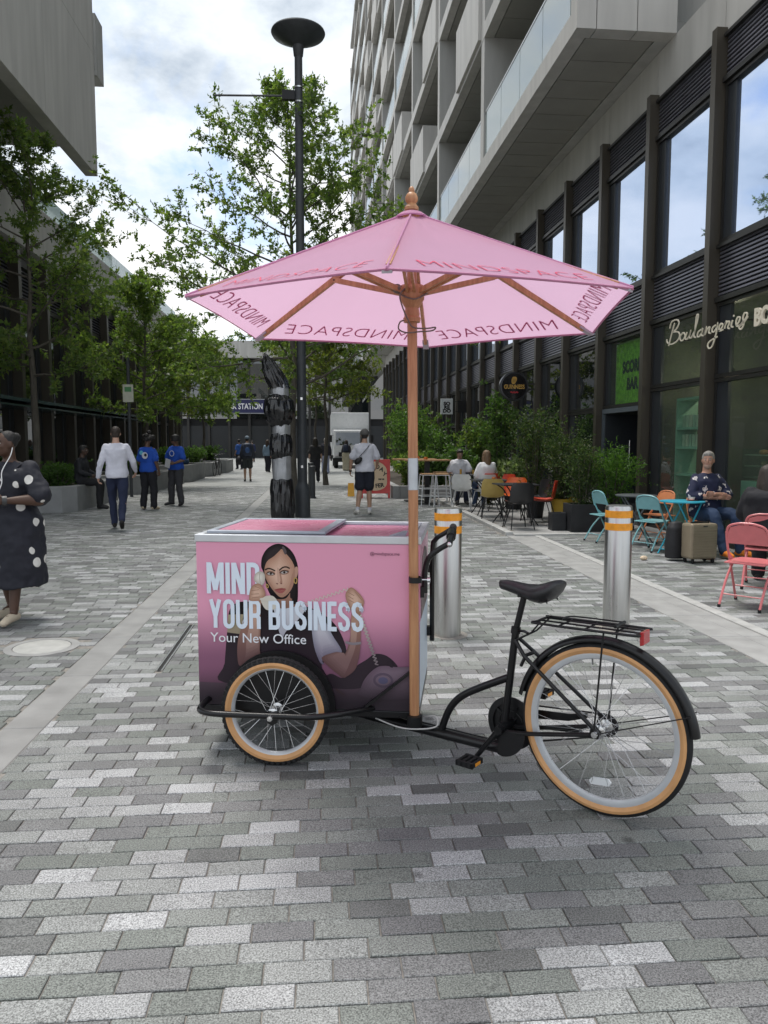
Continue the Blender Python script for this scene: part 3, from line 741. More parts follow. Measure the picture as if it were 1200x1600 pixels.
# ---------------------------------------------------------------- planting bed on the right
bed = thing('planting_bed', 'low grey stone planting bed behind the sandwich board and bar stools', 'planting bed', (0,0,0))
MB(m_cast).box(2.15,3.0,20.6,20.78,-.01,.34).build('wall', bed, bevel=.01)
MB(m_cast).prism([(1.95,20.6,-.01),(2.146,20.6,-.01),(2.05,34,-.01),(1.7,34,-.01)], (0,0,.35)).build('wall', bed, bevel=.01)
MB(m_soil).prism([(2.15,20.79,-.01),(5.3,20.79,-.01),(5.0,34,-.01),(2.06,34,-.01)], (0,0,.26)).build('soil', bed)
MB(m_cast).box(3.004,5.3,20.6,20.78,-.01,.34).build('wall', bed, bevel=.01)
bl_ = ['dense dark green shrub at the street corner of the planting bed','tall loose shrub behind the wooden umbrella pole','bushy dark shrub beside the white square sign','leafy shrub climbing towards the bronze columns behind the seated couple','tall green shrub by the shopfront behind the couple','tall shrub in the bed beside the white truck','farthest shrub of the bed, in front of the truck','low round shrub at the front edge of the planting bed','low shrub beneath the wooden bar table','loose green shrub in the middle of the planting bed']
for i, (x, y, w, h) in enumerate([(2.6,21.6,.65,1.15),(2.9,24.2,.9,2.5),(4.2,26.5,.9,2.0),(4.75,23.0,.75,2.0),(4.9,20.9,.7,2.9),(3.15,28.5,.9,2.8),(3.4,33.0,1.0,3.0),(3.2,21.4,.6,1.0),(3.9,21.5,.6,1.2),(4.3,30.5,.9,2.6)]):
    shrub('shrub', (x,y,.2), w, h, bl_[i], 'shrub', 60+i, m_shrub if i % 3 else m_oak, n=300 if h > 2 else 300, ls=.11, nleaf=9, group='shrubs of the planting bed', stems=12, base=.1, lobes=False)

# ---------------------------------------------------------------- pots on the terrace
m_yel = M('yellow_pot_glaze', (.42,.27,.02), .5, var=.12, scale=6)
m_pot = M('black_planter', (.018,.019,.022), .5, var=.2, scale=8)
def round_pot(loc, r, h, m, label, group='pots on the terrace'):
    t = thing('plant_pot', label, 'plant pot', loc, 0, group)
    MB(m).lathe([(r*.74,0),(r,h),(r*1.0,h+.002),(r*.9,h),(r*.88,h-.05)], 28, cap=False).build('pot', t)
    MB(m_soil).lathe([(r*.885,h-.06),(.001,h-.05)], 20).build('soil', t); return t
def box_pot(loc, w, d, h, label):
    t = thing('planter_box', label, 'planter', loc, 0, 'pots on the terrace')
    MB(m_pot).box(-w,w,-d,-d+.03,0,h).box(-w,w,d-.03,d,0,h).box(-w,-w+.03,-d+.031,d-.031,0,h).box(w-.03,w,-d+.031,d-.031,0,h).build('box', t, bevel=.004)
    MB(m_soil).box(-w+.031,w-.031,-d+.031,d-.031,0,h-.05).build('soil', t); return t
round_pot((4.42,13.75,.02), .21, .46, m_yel, 'yellow tapered pot on the terrace holding a dark bush')
round_pot((4.72,13.95,.02), .2, .46, m_yel, 'second yellow pot, half hidden behind the first')
round_pot((4.25,14.9,.02), .2, .44, m_pot, 'round black pot behind the orange chair')
round_pot((4.35,17.0,.02), .24, .5, m_pot, 'round black pot under the white-edged leafy plant')
box_pot((4.42,12.62,.02), .27, .22, .46, 'square black planter box at the terrace corner')
box_pot((4.02,12.75,.02), .12, .12, .3, 'small black cube planter beside the square box')
box_pot((5.0,12.75,.02), .3, .2, .46, 'black planter box behind the teal folding chair')
PG = 'potted plants by the shopfront'
shrub('conifer', (4.5,13.85,.4), .5, 1.35, 'dark feathery conifer growing from the yellow pots', 'shrub', 81, m_jun, n=560, ls=.07, nleaf=8, group=PG, stems=12, feather=True, base=.02)
shrub('conifer', (4.25,14.95,.4), .62, 1.75, 'tallest dark conifer by the shopfront, behind the orange chair', 'shrub', 82, m_jun, n=620, ls=.075, nleaf=8, group=PG, stems=12, feather=True, base=.02)
shrub('conifer', (4.42,12.64,.38), .34, 1.1, 'dark bushy conifer in the square black planter box', 'shrub', 83, m_jun, n=420, ls=.06, nleaf=8, group=PG, stems=10, feather=True, base=.02)
shrub('feathery_bush', (4.98,12.75,.38), .52, 1.0, 'bright green feathery bush behind the teal folding chair', 'shrub', 84, m_fern, n=560, ls=.06, nleaf=9, group=PG, stems=16, feather=True, base=.05)
shrub('leafy_plant', (4.35,17.0,.42), .4, .75, 'pale variegated leafy plant in a black pot', 'plant', 85, leaf_material('variegated_leaf', [(.08,.13,.05),(.2,.25,.12),(.06,.1,.03)], (1.2,1.3,.8)), n=140, ls=.14, nleaf=5, group=PG, stems=9)
shrub('grass_plant', (4.1,18.4,.1), .4, .7, 'yellowish tuft of ornamental grass by the shopfront', 'plant', 86, leaf_material('straw_leaf', [(.12,.13,.04),(.2,.19,.07),(.08,.1,.03)], (1.2,1.2,.7)), n=240, ls=.16, nleaf=5, group=PG, stems=14)

# ---------------------------------------------------------------- lamp post, wrapped post, bollards
m_lamp = M('graphite_paint', (.045,.05,.056), .5, var=.15, scale=10)
lp = thing('street_lamp', 'tall dark grey lamp post with a flat round disc lantern', 'street lamp', (-.36,15.6,0))
MB(m_lamp).lathe([(.155,0),(.155,.55),(.14,.62),(.105,.68),(.10,.72)], 20).build('base', lp)
MB(m_lamp).lathe([(.10,.72),(.085,5.2),(.075,8.9)], 18).build('pole', lp)
MB(m_lamp).lathe([(.06,8.88),(.09,8.92),(.11,9.1),(.30,9.2),(.50,9.30),(.52,9.335),(.51,9.36),(.30,9.42),(.001,9.45)], 36).build('lantern', lp)
MB(m_lamp).tube([(-.06,0,8.18),(-1.62,0,8.14)], .02, 8).build('banner_arm', lp)
MB(m_blackmetal).box(-.32,-.075,-.05,.05,8.10,8.27).build('bracket', lp)
for z in (8.05, 8.32): MB(m_chrome).lathe([(.088,z),(.09,z),(.09,z+.025),(.088,z+.025)], 18, cap=False).build('strap', lp)
for z in (2.35, 1.0): MB(m_chrome).box(-.02,.02,-.13,-.085,z,z+.05).build('clip', lp)

m_bag = M('black_bin_bag', (.012,.012,.014), .22, var=.2, scale=6, bump=.9, bscale=9, stretch=(1,1,.35), spec=.7)
m_tape = M('silver_tape', (.42,.43,.45), .38, metal=.5, var=.12, scale=10, bump=.3, bscale=30)
wp = thing('wrapped_post', 'post wrapped in black plastic and bands of silver tape beside the lamp', 'post', (-.74,15.05,0))
def wrap(name, prof, m, seed, cx=0.0, lean=0.0):
    r = random.Random(seed); n = 72; vs = []; fs = []; ph = [r.uniform(0,6.28) for _ in range(8)]
    z0 = prof[0][1]
    fine = []
    for a, b in zip(prof, prof[1:]):
        for q in range(8): u_ = q/8; w_ = u_*u_*(3-2*u_); fine.append((a[0]+(b[0]-a[0])*w_, a[1]+(b[1]-a[1])*u_))
    fine.append(prof[-1])
    for i, (rad, z) in enumerate(fine):
        for j in range(n):
            a = 6.2832*j/n
            w = 1+.035*math.sin(9*a+ph[0]+z*5)+.03*math.sin(14*a+ph[1]-z*8)+.022*math.sin(23*a+ph[2]+z*6)+.05*math.sin(3*a+ph[3]+z*3)+.02*math.sin(31*a+ph[5]-z*11)
            if m is m_tape: w = 1+(w-1)*.25
            vs.append((cx+lean*(z-z0)+rad*w*math.cos(a), rad*w*math.sin(a), z+.012*math.sin(5*a+ph[4])))
    for i in range(len(fine)-1):
        for j in range(n): fs.append((i*n+j, i*n+(j+1) % n, (i+1)*n+(j+1) % n, (i+1)*n+j))
    fs.append(tuple((len(fine)-1)*n+j for j in range(n)))
    MB(m).add(vs, fs).build(name, wp, ang=60)
wrap('plastic_wrap', [(.21,0),(.225,.2),(.22,.5),(.20,.76),(.19,.8)], m_bag, 1)
wrap('tape_band', [(.178,.78),(.182,.9),(.18,1.1),(.183,1.24)], m_tape, 2)
wrap('plastic_wrap', [(.18,1.2),(.215,1.32),(.21,1.5),(.175,1.68)], m_bag, 3, -.02)
wrap('tape_band', [(.172,1.66),(.174,1.75),(.172,1.84)], m_tape, 4)
wrap('plastic_wrap', [(.17,1.82),(.25,1.95),(.29,2.12),(.27,2.3),(.18,2.42)], m_bag, 5, -.04)
wrap('tape_band', [(.168,2.40),(.17,2.5),(.166,2.6)], m_tape, 6, -.02)
wrap('plastic_wrap', [(.19,2.55),(.20,2.7),(.185,2.85),(.13,3.02),(.05,3.16),(.015,3.2)], m_bag, 7, -.03, -.42)

m_band = M('reflective_orange_tape', (.85,.33,.015), .35, var=.12, scale=25, coat=.3)
def steel_bollard(loc, label):
    t = thing('steel_bollard', label, 'bollard', loc, 0, 'brushed steel bollards')
    MB(m_steel).lathe([(.106,-.01),(.106,.985),(.100,.998),(.09,1.0),(.001,1.0)], 48).build('post', t)
    for z in (.905, .805): MB(m_band).lathe([(.1063,z),(.1073,z+.001),(.1073,z+.057),(.1063,z+.058)], 48, cap=False).build('reflective_band', t)
    MB(m_mortar).lathe([(.16,-.012),(.16,.001),(.107,.003)], 32, cap=False).build('collar', t)
    return t
steel_bollard((.985,5.86,0), 'brushed steel bollard with orange bands directly behind the handlebar grip')
steel_bollard((2.39,5.97,0), 'brushed steel bollard with orange bands behind the bicycle rack')
db = thing('dark_bollard', 'nearest slim black bollard just right of the lamp post', 'bollard', (-.22,21.0,0), 0, 'black bollards in the centre line')
MB(m_lamp).lathe([(.085,0),(.085,.80),(.09,.81),(.09,.86),(.07,.88),(.001,.885)], 18).build('post', db)
MB(m_lamp).lathe([(.11,0),(.11,.03),(.086,.04)], 18, cap=False).build('base_ring', db)
dup(db, (-.30,24.6,0), 0, 'second slim black bollard behind the lamp post'); dup(db, (-.33,31.5,0), 0, 'farthest slim black bollard towards the station')
sp_ = thing('sign_post', 'slim dark post with a small pale notice plate beside the planters', 'sign post', (-5.25,21.9,0))
MB(m_lamp).tube([(0,0,0),(0,0,3.9)], .045, 10).build('post', sp_)
MB(M('notice_plate', (.6,.6,.5), .5, var=.1)).box(-.14,.14,-.07,-.05,2.62,3.1).build('plate', sp_)
MB(M('notice_green', (.1,.3,.12), .5)).box(-.09,.09,-.074,-.0705,2.9,3.03).build('plate_mark', sp_)
# ---------------------------------------------------------------- cargo tricycle
BXO, BXR = Vector((-.593, 3.702, 0)), R(-10.97)          # box: near left foot, yaw
RWO, RWR = Vector((1.124, 2.917, 0)), R(-42.7)           # rear wheel contact, yaw of the cycle half
TR0 = Vector((0, 3.95, 0))
trike = thing('cargo_tricycle', 'black cargo tricycle carrying a pink advertising cooler box in front', 'tricycle', TR0)
def bx(mb, name, parent=None, **k):       # a part in the box's frame
    return mb.build(name, parent or trike, loc=(BXO-TR0) if parent is None else (0,0,0), rz=BXR if parent is None else 0, **k)
def rw(mb, name, parent=None, **k):       # a part in the rear frame: x = along the cycle, y = away, z = up
    return mb.build(name, parent or trike, loc=(RWO-TR0) if parent is None else (0,0,0), rz=RWR if parent is None else 0, **k)
W_, D_, ZB, ZT = 1.07, .70, .236, 1.062
PK = (.78,.35,.49); PKT = (.62,.22,.40)
def print_mat(name, col, fade=True, lo=.10):
    """Printed vinyl: ink colour under the poster's own printed fade to dark plum at the foot."""
    m = bpy.data.materials.new(name); m.use_nodes = True; t = m.node_tree; p = t.nodes['Principled BSDF']; N = t.nodes.new; K = t.links.new
    tc = N('ShaderNodeTexCoord'); sx = N('ShaderNodeSeparateXYZ'); K(tc.outputs['Object'], sx.inputs[0])
    mr = N('ShaderNodeMapRange'); mr.inputs[1].default_value = ZB; mr.inputs[2].default_value = ZT; K(sx.outputs[2], mr.inputs[0])
    cr = N('ShaderNodeValToRGB'); r = cr.color_ramp; r.interpolation = 'EASE'
    r.elements[0].position = .02; r.elements[0].color = (.035,.026,.034,1); r.elements[1].position = .62; r.elements[1].color = (*col, 1)
    if fade:
        e = r.elements.new(.26); e.color = (col[0]*.30+.03, col[1]*.26+.02, col[2]*.32+.028, 1)
    else: r.elements[0].color = (*col, 1)
    K(mr.outputs[0], cr.inputs[0]); K(cr.outputs[0], p.inputs['Base Color'])
    p.inputs['Roughness'].default_value = .38; p.inputs['Specular IOR Level'].default_value = .22
    return m
m_pink = print_mat('printed_pink', PK)
m_pinkp = M('pink_lid_vinyl', (.60,.21,.33), .28, var=.05, scale=5, coat=.2)
m_alu = M('anodised_aluminium', (.62,.65,.68), .38, metal=.55, var=.06, scale=10)
m_alud = M('grey_lid_profile', (.33,.37,.42), .4, metal=.3, var=.08, scale=10)
cbox = bx(MB(m_pink).box(.012, W_-.012, .012, D_-.012, ZB+.005, ZT-.03), 'cargo_box')
sidep = bx(MB(m_pink).box(0, W_, -.001, .011, ZB, ZT-.032), 'side_panel', cbox)
bx(MB(m_pink).box(0, W_, D_-.011, D_+.001, ZB, ZT-.032), 'side_panel', cbox)
bx(MB(m_pink).box(-.001, .0115, .0112, D_-.0112, ZB, ZT-.032), 'end_panel', cbox)
bx(MB(M('pale_blue_panel', (.50,.58,.66), .35, var=.05)).box(W_-.0115, W_+.001, .0112, D_-.0112, ZB+.02, ZT-.40), 'end_panel', cbox)
bx(MB(m_pinkp).box(W_-.0115, W_+.001, .0112, D_-.0112, ZT-.398, ZT-.032), 'end_panel', cbox)
bx(MB(M('dark_plum_vinyl', (.06,.012,.022), .3)).prism([(W_+.0015,y,z) for y,z in catmull([(.1,.66),(.12,.86),(.25,.96),(.45,.97),(.6,.9),(.64,.66)],4,False) for y,z in [(y,z)]] if False else [(W_+.0015,.09,.665),(W_+.0015,.61,.665),(W_+.0015,.61,.86),(W_+.0015,.52,.95),(W_+.0015,.35,.98),(W_+.0015,.18,.95),(W_+.0015,.09,.86)], (.0012,0,0)), 'end_graphic', cbox)
# aluminium rim
rim = MB(m_alu)
for (a,b,c,d) in ((-.006,W_+.006,-.006,.03),(-.006,W_+.006,D_-.03,D_+.006),(-.006,.028,.0305,D_-.0305),(W_-.028,W_+.006,.0305,D_-.0305)): rim.box(a,b,c,d,ZT-.031,ZT+.004)
bx(rim, 'rim', cbox, bevel=.003)
bx(MB(M('cooler_tray', (.42,.40,.43), .4)).box(.029,W_-.029,.031,D_-.031,ZT-.029,ZT-.022), 'inner_tray', cbox)
bx(MB(m_pinkp).box(.56,W_-.06,.06,D_-.06,ZT-.0215,ZT-.012), 'sliding_lid', cbox)
l2f = MB(m_alud).box(.545,W_-.035,.035,.06,ZT-.0215,ZT-.004).box(.545,W_-.035,D_-.06,D_-.035,ZT-.0215,ZT-.004).box(W_-.06,W_-.035,.0605,D_-.0605,ZT-.0215,ZT-.004)
bx(l2f, 'lid_frame', cbox)
bx(MB(m_alud).prism([(W_-.16,.12,ZT-.011),(W_-.08,.12,ZT-.011),(W_-.07,.12,ZT+.012),(W_-.09,.12,ZT+.012)], (0,.07,0)), 'lid_handle', cbox)
l1 = MB(m_alud).box(.04,.62,.035,.075,ZT+.0045,ZT+.019).box(.04,.62,D_-.075,D_-.035,ZT+.0045,ZT+.019).box(.04,.075,.0755,D_-.0755,ZT+.0045,ZT+.019).box(.575,.62,.0755,D_-.0755,ZT+.0045,ZT+.019)
bx(l1, 'lid_frame', cbox, bevel=.004)
bx(MB(m_pinkp).box(.0755,.5745,.0755,D_-.0755,ZT+.006,ZT+.015), 'sliding_lid', cbox)

# printed poster (portrait with telephone) on the near side panel
def pz(zx, zy):                           # poster sketch units -> panel coordinates
    px = 340+zx/4.2857; py = 840+zy/4.2857
    return ((px-308.5)/(655.5-308.5)*W_, ZT-.002-(py-838)/(1106-838)*(ZT-ZB))
layer = [0]
port = MB()
SK = (.50,.30,.22); SKD = (.33,.18,.13)
pm = {}
def pmat(n, c, fade=True):
    if n not in pm: pm[n] = print_mat('print_'+n, c, fade)
    return pm[n]
def shape(name, col, pts, smooth=True, fade=True):
    layer[0] += 1; y = -.0012-layer[0]*.00009
    P = catmull([(x, z, 0) for x, z in pts], 5, True) if smooth else [Vector((x, z, 0)) for x, z in pts]
    out = []
    for p in P:
        u, z = pz(p.x, p.y); u = min(max(u, .001), W_-.001); z = min(max(z, ZB+.001), ZT-.034)
        out.append((u, y, z))
    ar = sum(out[i][0]*out[(i+1) % len(out)][2]-out[(i+1) % len(out)][0]*out[i][2] for i in range(len(out)))
    port.use(pmat(name, col, fade)).add(out, [tuple(range(len(out))) if ar > 0 else tuple(reversed(range(len(out))))], False)
def soft(name, c0, c1, pts, cen, n=6, smin=.35, sx=1.0):
    """A printed tone that lightens in fine steps from its edge to a bright spot."""
    for k in range(n):
        t = k/(n-1); q = 1-(1-smin)*t; c = tuple(a+(b-a)*t for a, b in zip(c0, c1))
        shape('%s_%d' % (name, k), c, [(cen[0]+(x-cen[0])*q*(1-(1-sx)*t), cen[1]+(y-cen[1])*q) for x, y in pts])
def stroke(name, col, pts, w, fade=True, sm=True, closed=False):
    layer[0] += 1; y = -.0012-layer[0]*.00009
    P = catmull([(x, z, 0) for x, z in pts], 5, closed) if sm else [Vector((x, z, 0)) for x, z in pts]
    n0 = len(port.f)
    port.use(pmat(name, col, fade)).ribbon([(p.x, p.y) for p in P], w, lambda a, b: (pz(a, b)[0], y, pz(a, b)[1]), closed)
DK = (.010,.006,.008); CRM = (.66,.62,.54); WHT = (.66,.68,.74)
shape('desk', (.42,.30,.32), [(-134,985),(300,990),(700,978),(1000,990),(1350,985),(1350,1140),(-134,1140)], False)
shape('dark_cloth', DK, [(70,600),(90,480),(170,430),(330,440),(400,470),(560,450),(660,470),(770,540),(840,640),(870,760),(800,800),(705,840),(700,980),(40,985),(45,850)])
shape('dark_cloth', DK, [(690,985),(760,900),(850,925),(940,840),(1000,800),(1060,758),(1130,765),(1190,810),(1200,850),(1060,860),(970,990)])
shape('card', (.50,.43,.28), [(75,520),(180,515),(160,650),(66,640)], False)
shape('skin_shadow', SKD, [(395,340),(525,340),(522,425),(570,462),(480,520),(390,462),(398,410)])
soft('hair', (0.007, 0.004, 0.005), (0.03, 0.022, 0.024), [(318,225),(305,190),(312,130),(345,75),(400,42),(455,44),(505,80),(536,130),(553,200),(551,300),(546,422),(510,430),(515,330),(470,400),(385,400),(345,340),(332,280)], (400, 110), n=5, smin=0.55)
shape('skin', SK, [(533,196),(548,190),(554,215),(548,245),(536,268),(528,250)])
soft('face', (0.45, 0.25, 0.17), (0.70, 0.47, 0.36), [(327,232),(331,190),(350,152),(392,122),(428,88),(447,74),(478,108),(512,150),(531,200),(529,262),(518,315),(494,358),(462,388),(430,393),(398,366),(364,322),(342,285),(331,258)], (415, 235), n=8, smin=0.3)
shape('skin_mid', (.41,.225,.16), [(531,205),(529,262),(518,315),(494,358),(462,388),(440,392),(478,352),(500,300),(510,250)])
shape('skin_mid', (.41,.225,.16), [(332,262),(345,288),(366,322),(398,365),(415,378),(392,340),(360,292)])
shape('skin_light', (.58,.37,.285), [(412,205),(424,205),(430,270),(424,292),(414,285)])
shape('skin_mid', (.41,.225,.16), [(425,215),(436,225),(446,285),(440,300),(428,296),(434,280)])
shape('socket', (.26,.14,.10), [(338,238),(352,222),(385,222),(400,238),(385,250),(352,250)])
shape('socket', (.26,.14,.10), [(428,232),(444,213),(480,210),(494,222),(478,238),(446,242)])
shape('eye_white', (.50,.47,.45), [(346,239),(366,230),(392,240),(368,247)])
shape('eye_white', (.50,.47,.45), [(436,231),(458,219),(484,223),(462,236)])
for ex, ey in ((370,238),(461,227)): shape('iris', (.03,.018,.012), [(ex-9,ey),(ex,ey-8),(ex+9,ey),(ex,ey+8)])
stroke('brow', (.03,.017,.013), [(342,237),(366,227),(397,241)], 5); stroke('brow', (.03,.017,.013), [(432,231),(458,216),(488,223)], 5)
stroke('brow', (.03,.017,.013), [(332,214),(350,204),(372,206),(400,219)], 9); stroke('brow', (.03,.017,.013), [(428,214),(452,195),(476,191),(498,201)], 9)
shape('nostril', (.20,.09,.07), [(404,300),(412,308),(420,305),(414,300)]); shape('nostril', (.20,.09,.07), [(432,304),(442,306),(447,298),(440,298)])
shape('lip', (.30,.075,.07), [(393,345),(414,337),(430,334),(444,332),(472,337),(446,346),(420,350)]); shape('lip_low', (.36,.11,.10), [(395,346),(420,351),(446,347),(471,338),(452,362),(424,367)])
shape('skin_mid', (.41,.225,.16), [(412,372),(432,374),(450,369),(436,380)])
stroke('gold', (.45,.30,.10), [(536,262),(546,275),(540,298),(529,292),(527,272)], 7, closed=True); stroke('gold', (.45,.30,.10), [(340,308),(352,318),(350,332),(340,328)], 6, closed=True)
shape('hair_sheen', (.10,.08,.085), [(448,60),(462,58),(478,86),(470,110),(456,88)])
# white blouse, arms
shape('blouse', WHT, [(388,455),(450,470),(560,450),(600,470),(535,560),(470,620),(440,665),(412,590),(398,520)])
shape('blouse', WHT, [(175,560),(215,540),(205,660),(170,690)])
soft('sleeve', (0.5, 0.52, 0.6), (0.8, 0.81, 0.86), [(635,480),(690,500),(740,560),(780,640),(842,745),(790,765),(712,800),(720,836),(695,822),(662,740),(645,640)], (715, 650), n=5, smin=0.45)
soft('arm', (0.38, 0.21, 0.145), (0.62, 0.40, 0.30), [(706,795),(770,760),(825,752),(845,790),(880,720),(898,640),(902,540),(915,470),(960,470),(968,560),(965,680),(950,800),(925,870),(855,922),(815,900),(760,856)], (905, 760), n=5, smin=0.62)
shape('skin_mid', (.41,.225,.16), [(960,560),(966,680),(948,810),(900,885),(855,922),(890,830),(930,720),(945,600)])
soft('hand', (0.4, 0.225, 0.155), (0.66, 0.44, 0.33), [(872,400),(868,365),(882,335),(905,318),(935,335),(965,365),(988,400),(985,440),(965,478),(912,478),(890,440)], (925, 390), n=5, smin=0.4)
for a, b in (((885,350),(925,372)),((880,372),(920,395)),((884,398),(925,418)),((930,345),(975,400))): stroke('skin_shadow', SKD, [a, b], 4, sm=False)
stroke('bangle', (.45,.42,.42), [(866,682),(915,692),(970,684)], 17)
def squiggle(p, q, n, amp):
    p, q = Vector(p), Vector(q); d = q-p; s = Vector((-d.y, d.x)).normalized(); return [tuple(p+d*i/n+s*amp*(1 if i % 2 else -1)) for i in range(n+1)]
stroke('cord', CRM, squiggle((545,452),(885,328),26,9), 5)
stroke('cord', CRM, squiggle((965,500),(1075,830),30,9), 8)
soft('forearm', (0.38, 0.21, 0.145), (0.62, 0.40, 0.30), [(228,405),(300,405),(298,500),(296,640),(290,740),(286,800),(200,850),(150,862),(136,800),(142,690),(176,580),(214,480)], (262, 600), n=5, smin=0.55)
shape('skin_mid', (.41,.225,.16), [(176,590),(214,500),(225,560),(200,690),(190,800),(150,862),(136,800),(142,690)])
shape('handset', CRM, [(300,404),(345,388),(408,412),(412,440),(400,470),(352,482),(322,462)])
# telephone
soft('phone_body', (0.4, 0.31, 0.34), (0.58, 0.48, 0.5), [(965,990),(1000,915),(1065,850),(1120,832),(1200,838),(1345,850),(1345,1020),(1150,1060),(960,1040)], (1150, 900), n=5, smin=0.5)
shape('dark_cloth', DK, [(1150,815),(1165,800),(1180,840),(1160,838)])
stroke('phone_dial', (.30,.25,.30), [(1115+58*math.cos(i*.524), 930+42*math.sin(i*.524)) for i in range(12)], 16, closed=True)
shape('phone_blue', (.30,.36,.55), [(1115+32*math.cos(i*.785), 932+23*math.sin(i*.785)) for i in range(8)])
stroke('pencil', (.40,.26,.16), [(800,1000),(860,1040)], 10, sm=False)
# condensed capitals
def rr_(x0, y0, x1, y1, r, n=4, corners='abcd'):
    """Rounded rectangle path, anticlockwise from the lower left."""
    out = []
    for c, (cx, cy, a0, k) in zip('abcd', ((x0+r,y0+r,180,0),(x1-r,y0+r,270,1),(x1-r,y1-r,0,2),(x0+r,y1-r,90,3))):
        if c in corners: out += [(cx+r*math.cos(R(a0+90*i/n)), cy+r*math.sin(R(a0+90*i/n))) for i in range(n+1)]
        else: out.append(((x0,y0),(x1,y0),(x1,y1),(x0,y1))[k])
    return out
TH = .155; hh = TH/2
def glyph(c):
    """(width, [(path, closed)]) of one tall condensed capital, height 1."""
    w = .46; a, b = hh, w-hh; lo, hi = .062, 1-.062
    if c == 'I': return TH, [([(hh,0),(hh,1)], 0)]
    if c == 'M': return .62, [([(a,0),(a,1)],0),([(.62-hh,0),(.62-hh,1)],0),([(a+.03,.97),(.31,.12)],0),([(.62-a-.03,.97),(.31,.12)],0)]
    if c == 'N': return .48, [([(a,0),(a,1)],0),([(.48-hh,0),(.48-hh,1)],0),([(a+.02,.98),(.48-hh-.02,.02)],0)]
    if c == 'D': return w, [(rr_(a,lo,b,hi,.15,4,'bc'),1)]
    if c == 'O': return w, [(rr_(a,lo,b,hi,.15),1)]
    if c == 'U': return w, [([(a,1)]+rr_(a,lo,b,2,.15,4,'ab')[:10]+[(b,1)],0)]
    if c == 'R': return w, [([(a,0),(a,1)],0),(rr_(a,.46,b,hi,.13,4,'bc'),1),([(b-.08,.47),(b,.38),(b,0)],0)]
    if c == 'B': return w, [(rr_(a,.50,b-.01,hi,.12,4,'bc'),1),(rr_(a,lo,b,.505,.12,4,'bc'),1)]
    if c == 'E': return .36, [([(a,0),(a,1)],0),([(a,lo),(.36,lo)],0),([(a,hi),(.36,hi)],0),([(a,.51),(.33,.51)],0)]
    if c == 'Y': return .50, [([(.25,0),(.25,.45)],0),([(.25,.40),(.08,1)],0),([(.25,.40),(.42,1)],0)]
    if c == 'S':
        p = [(b,.70),(b,.80)]+[(b-.15+.15*math.cos(R(t)), hi-.15+.15*math.sin(R(t))) for t in (0,45,90)]+[(a+.15+.15*math.cos(R(t)), hi-.15+.15*math.sin(R(t))) for t in (90,135,180)]
        p += [(a,.70),(a+.03,.60),(.23,.50),(b-.03,.40),(b,.30)]+[(b-.15+.15*math.cos(R(t)), lo+.15+.15*math.sin(R(t))) for t in (0,-45,-90)]+[(a+.15+.15*math.cos(R(t)), lo+.15+.15*math.sin(R(t))) for t in (-90,-135,-180)]+[(a,.30)]
        return w, [(p,0)]
    return .2, []
m_ink = print_mat('print_pale_blue_ink', (.74,.83,.93), False)
def headline(txt, x0, x1, y0, y1, y):
    """Condensed line between panel coordinates."""
    gap = .06; tot = sum(glyph(c)[0] for c in txt)+gap*(len(txt)-1); sc = (x1-x0)/tot; mb = MB(m_ink); x = 0; k = 0
    for c in txt:
        w, paths = glyph(c)
        for path, cl in paths:
            k += 1; dy = y-.00003*(k % 5)
            mb.ribbon([(x+px, py) for px, py in path], TH, lambda a, b: (x0+a*sc, dy, y0+b*(y1-y0)), bool(cl))
        x += w+gap
    return mb
def pxz(px, py): return pz((px-340)*4.2857, (py-840)*4.2857)
yT = -.0012-(layer[0]+1)*.00009
a, b = pxz(325,928), pxz(409,879); bx(headline('MIND', a[0], b[0], a[1], b[1], yT), 'lettering', cbox)
a, b = pxz(328,982), pxz(570,937); bx(headline('YOUR BUSINESS', a[0], b[0], a[1], b[1], yT), 'lettering', cbox)
v, f = text_geo('Your New Office', 1, 'LEFT', .004); wd = max(p.x for p in v); a, b = pxz(329,1004), pxz(481,990); s_ = (b[0]-a[0])/wd
bx(MB(print_mat('print_white_ink', (.80,.82,.86), False)).add([(a[0]+p.x*s_, yT, a[1]+p.y*s_*.98) for p in v], f, False), 'lettering', cbox)
v, f = text_geo('@mindspace.me', 1, 'LEFT', .0); wd = max(p.x for p in v); a, b = pxz(580,864), pxz(625,864); s_ = (b[0]-a[0])/wd
bx(MB(print_mat('print_plum_ink', (.05,.005,.02), False)).add([(a[0]+p.x*s_, yT, a[1]+p.y*s_) for p in v], f, False), 'lettering', cbox)
layer[0] += 4
# telephone handset and the hand that holds it lie over the first line
soft('ear_piece', (0.5, 0.46, 0.4), (0.76, 0.73, 0.66), [(258,268),(268,240),(292,224),(318,226),(332,248),(330,292),(312,314),(284,306),(264,290)], (290, 262), n=5, smin=0.3)
stroke('handset_line', (.42,.38,.32), [(300,230),(296,262),(302,305)], 4)
soft('hand', (0.4, 0.225, 0.155), (0.66, 0.44, 0.33), [(224,392),(232,345),(252,316),(280,303),(306,312),(328,345),(334,380),(314,404),(300,418),(230,420)], (275, 365), n=5, smin=0.4)
for a, b in (((240,352),(290,345)),((238,376),(292,372)),((244,400),(300,392)),((262,322),(300,336))): stroke('skin_shadow', SKD, [a, b], 4, sm=False)
shape('handset', CRM, [(296,404),(320,396),(345,384),(382,384),(406,404),(404,414),(350,418),(306,416)])
bx(port, 'printed_portrait', cbox)

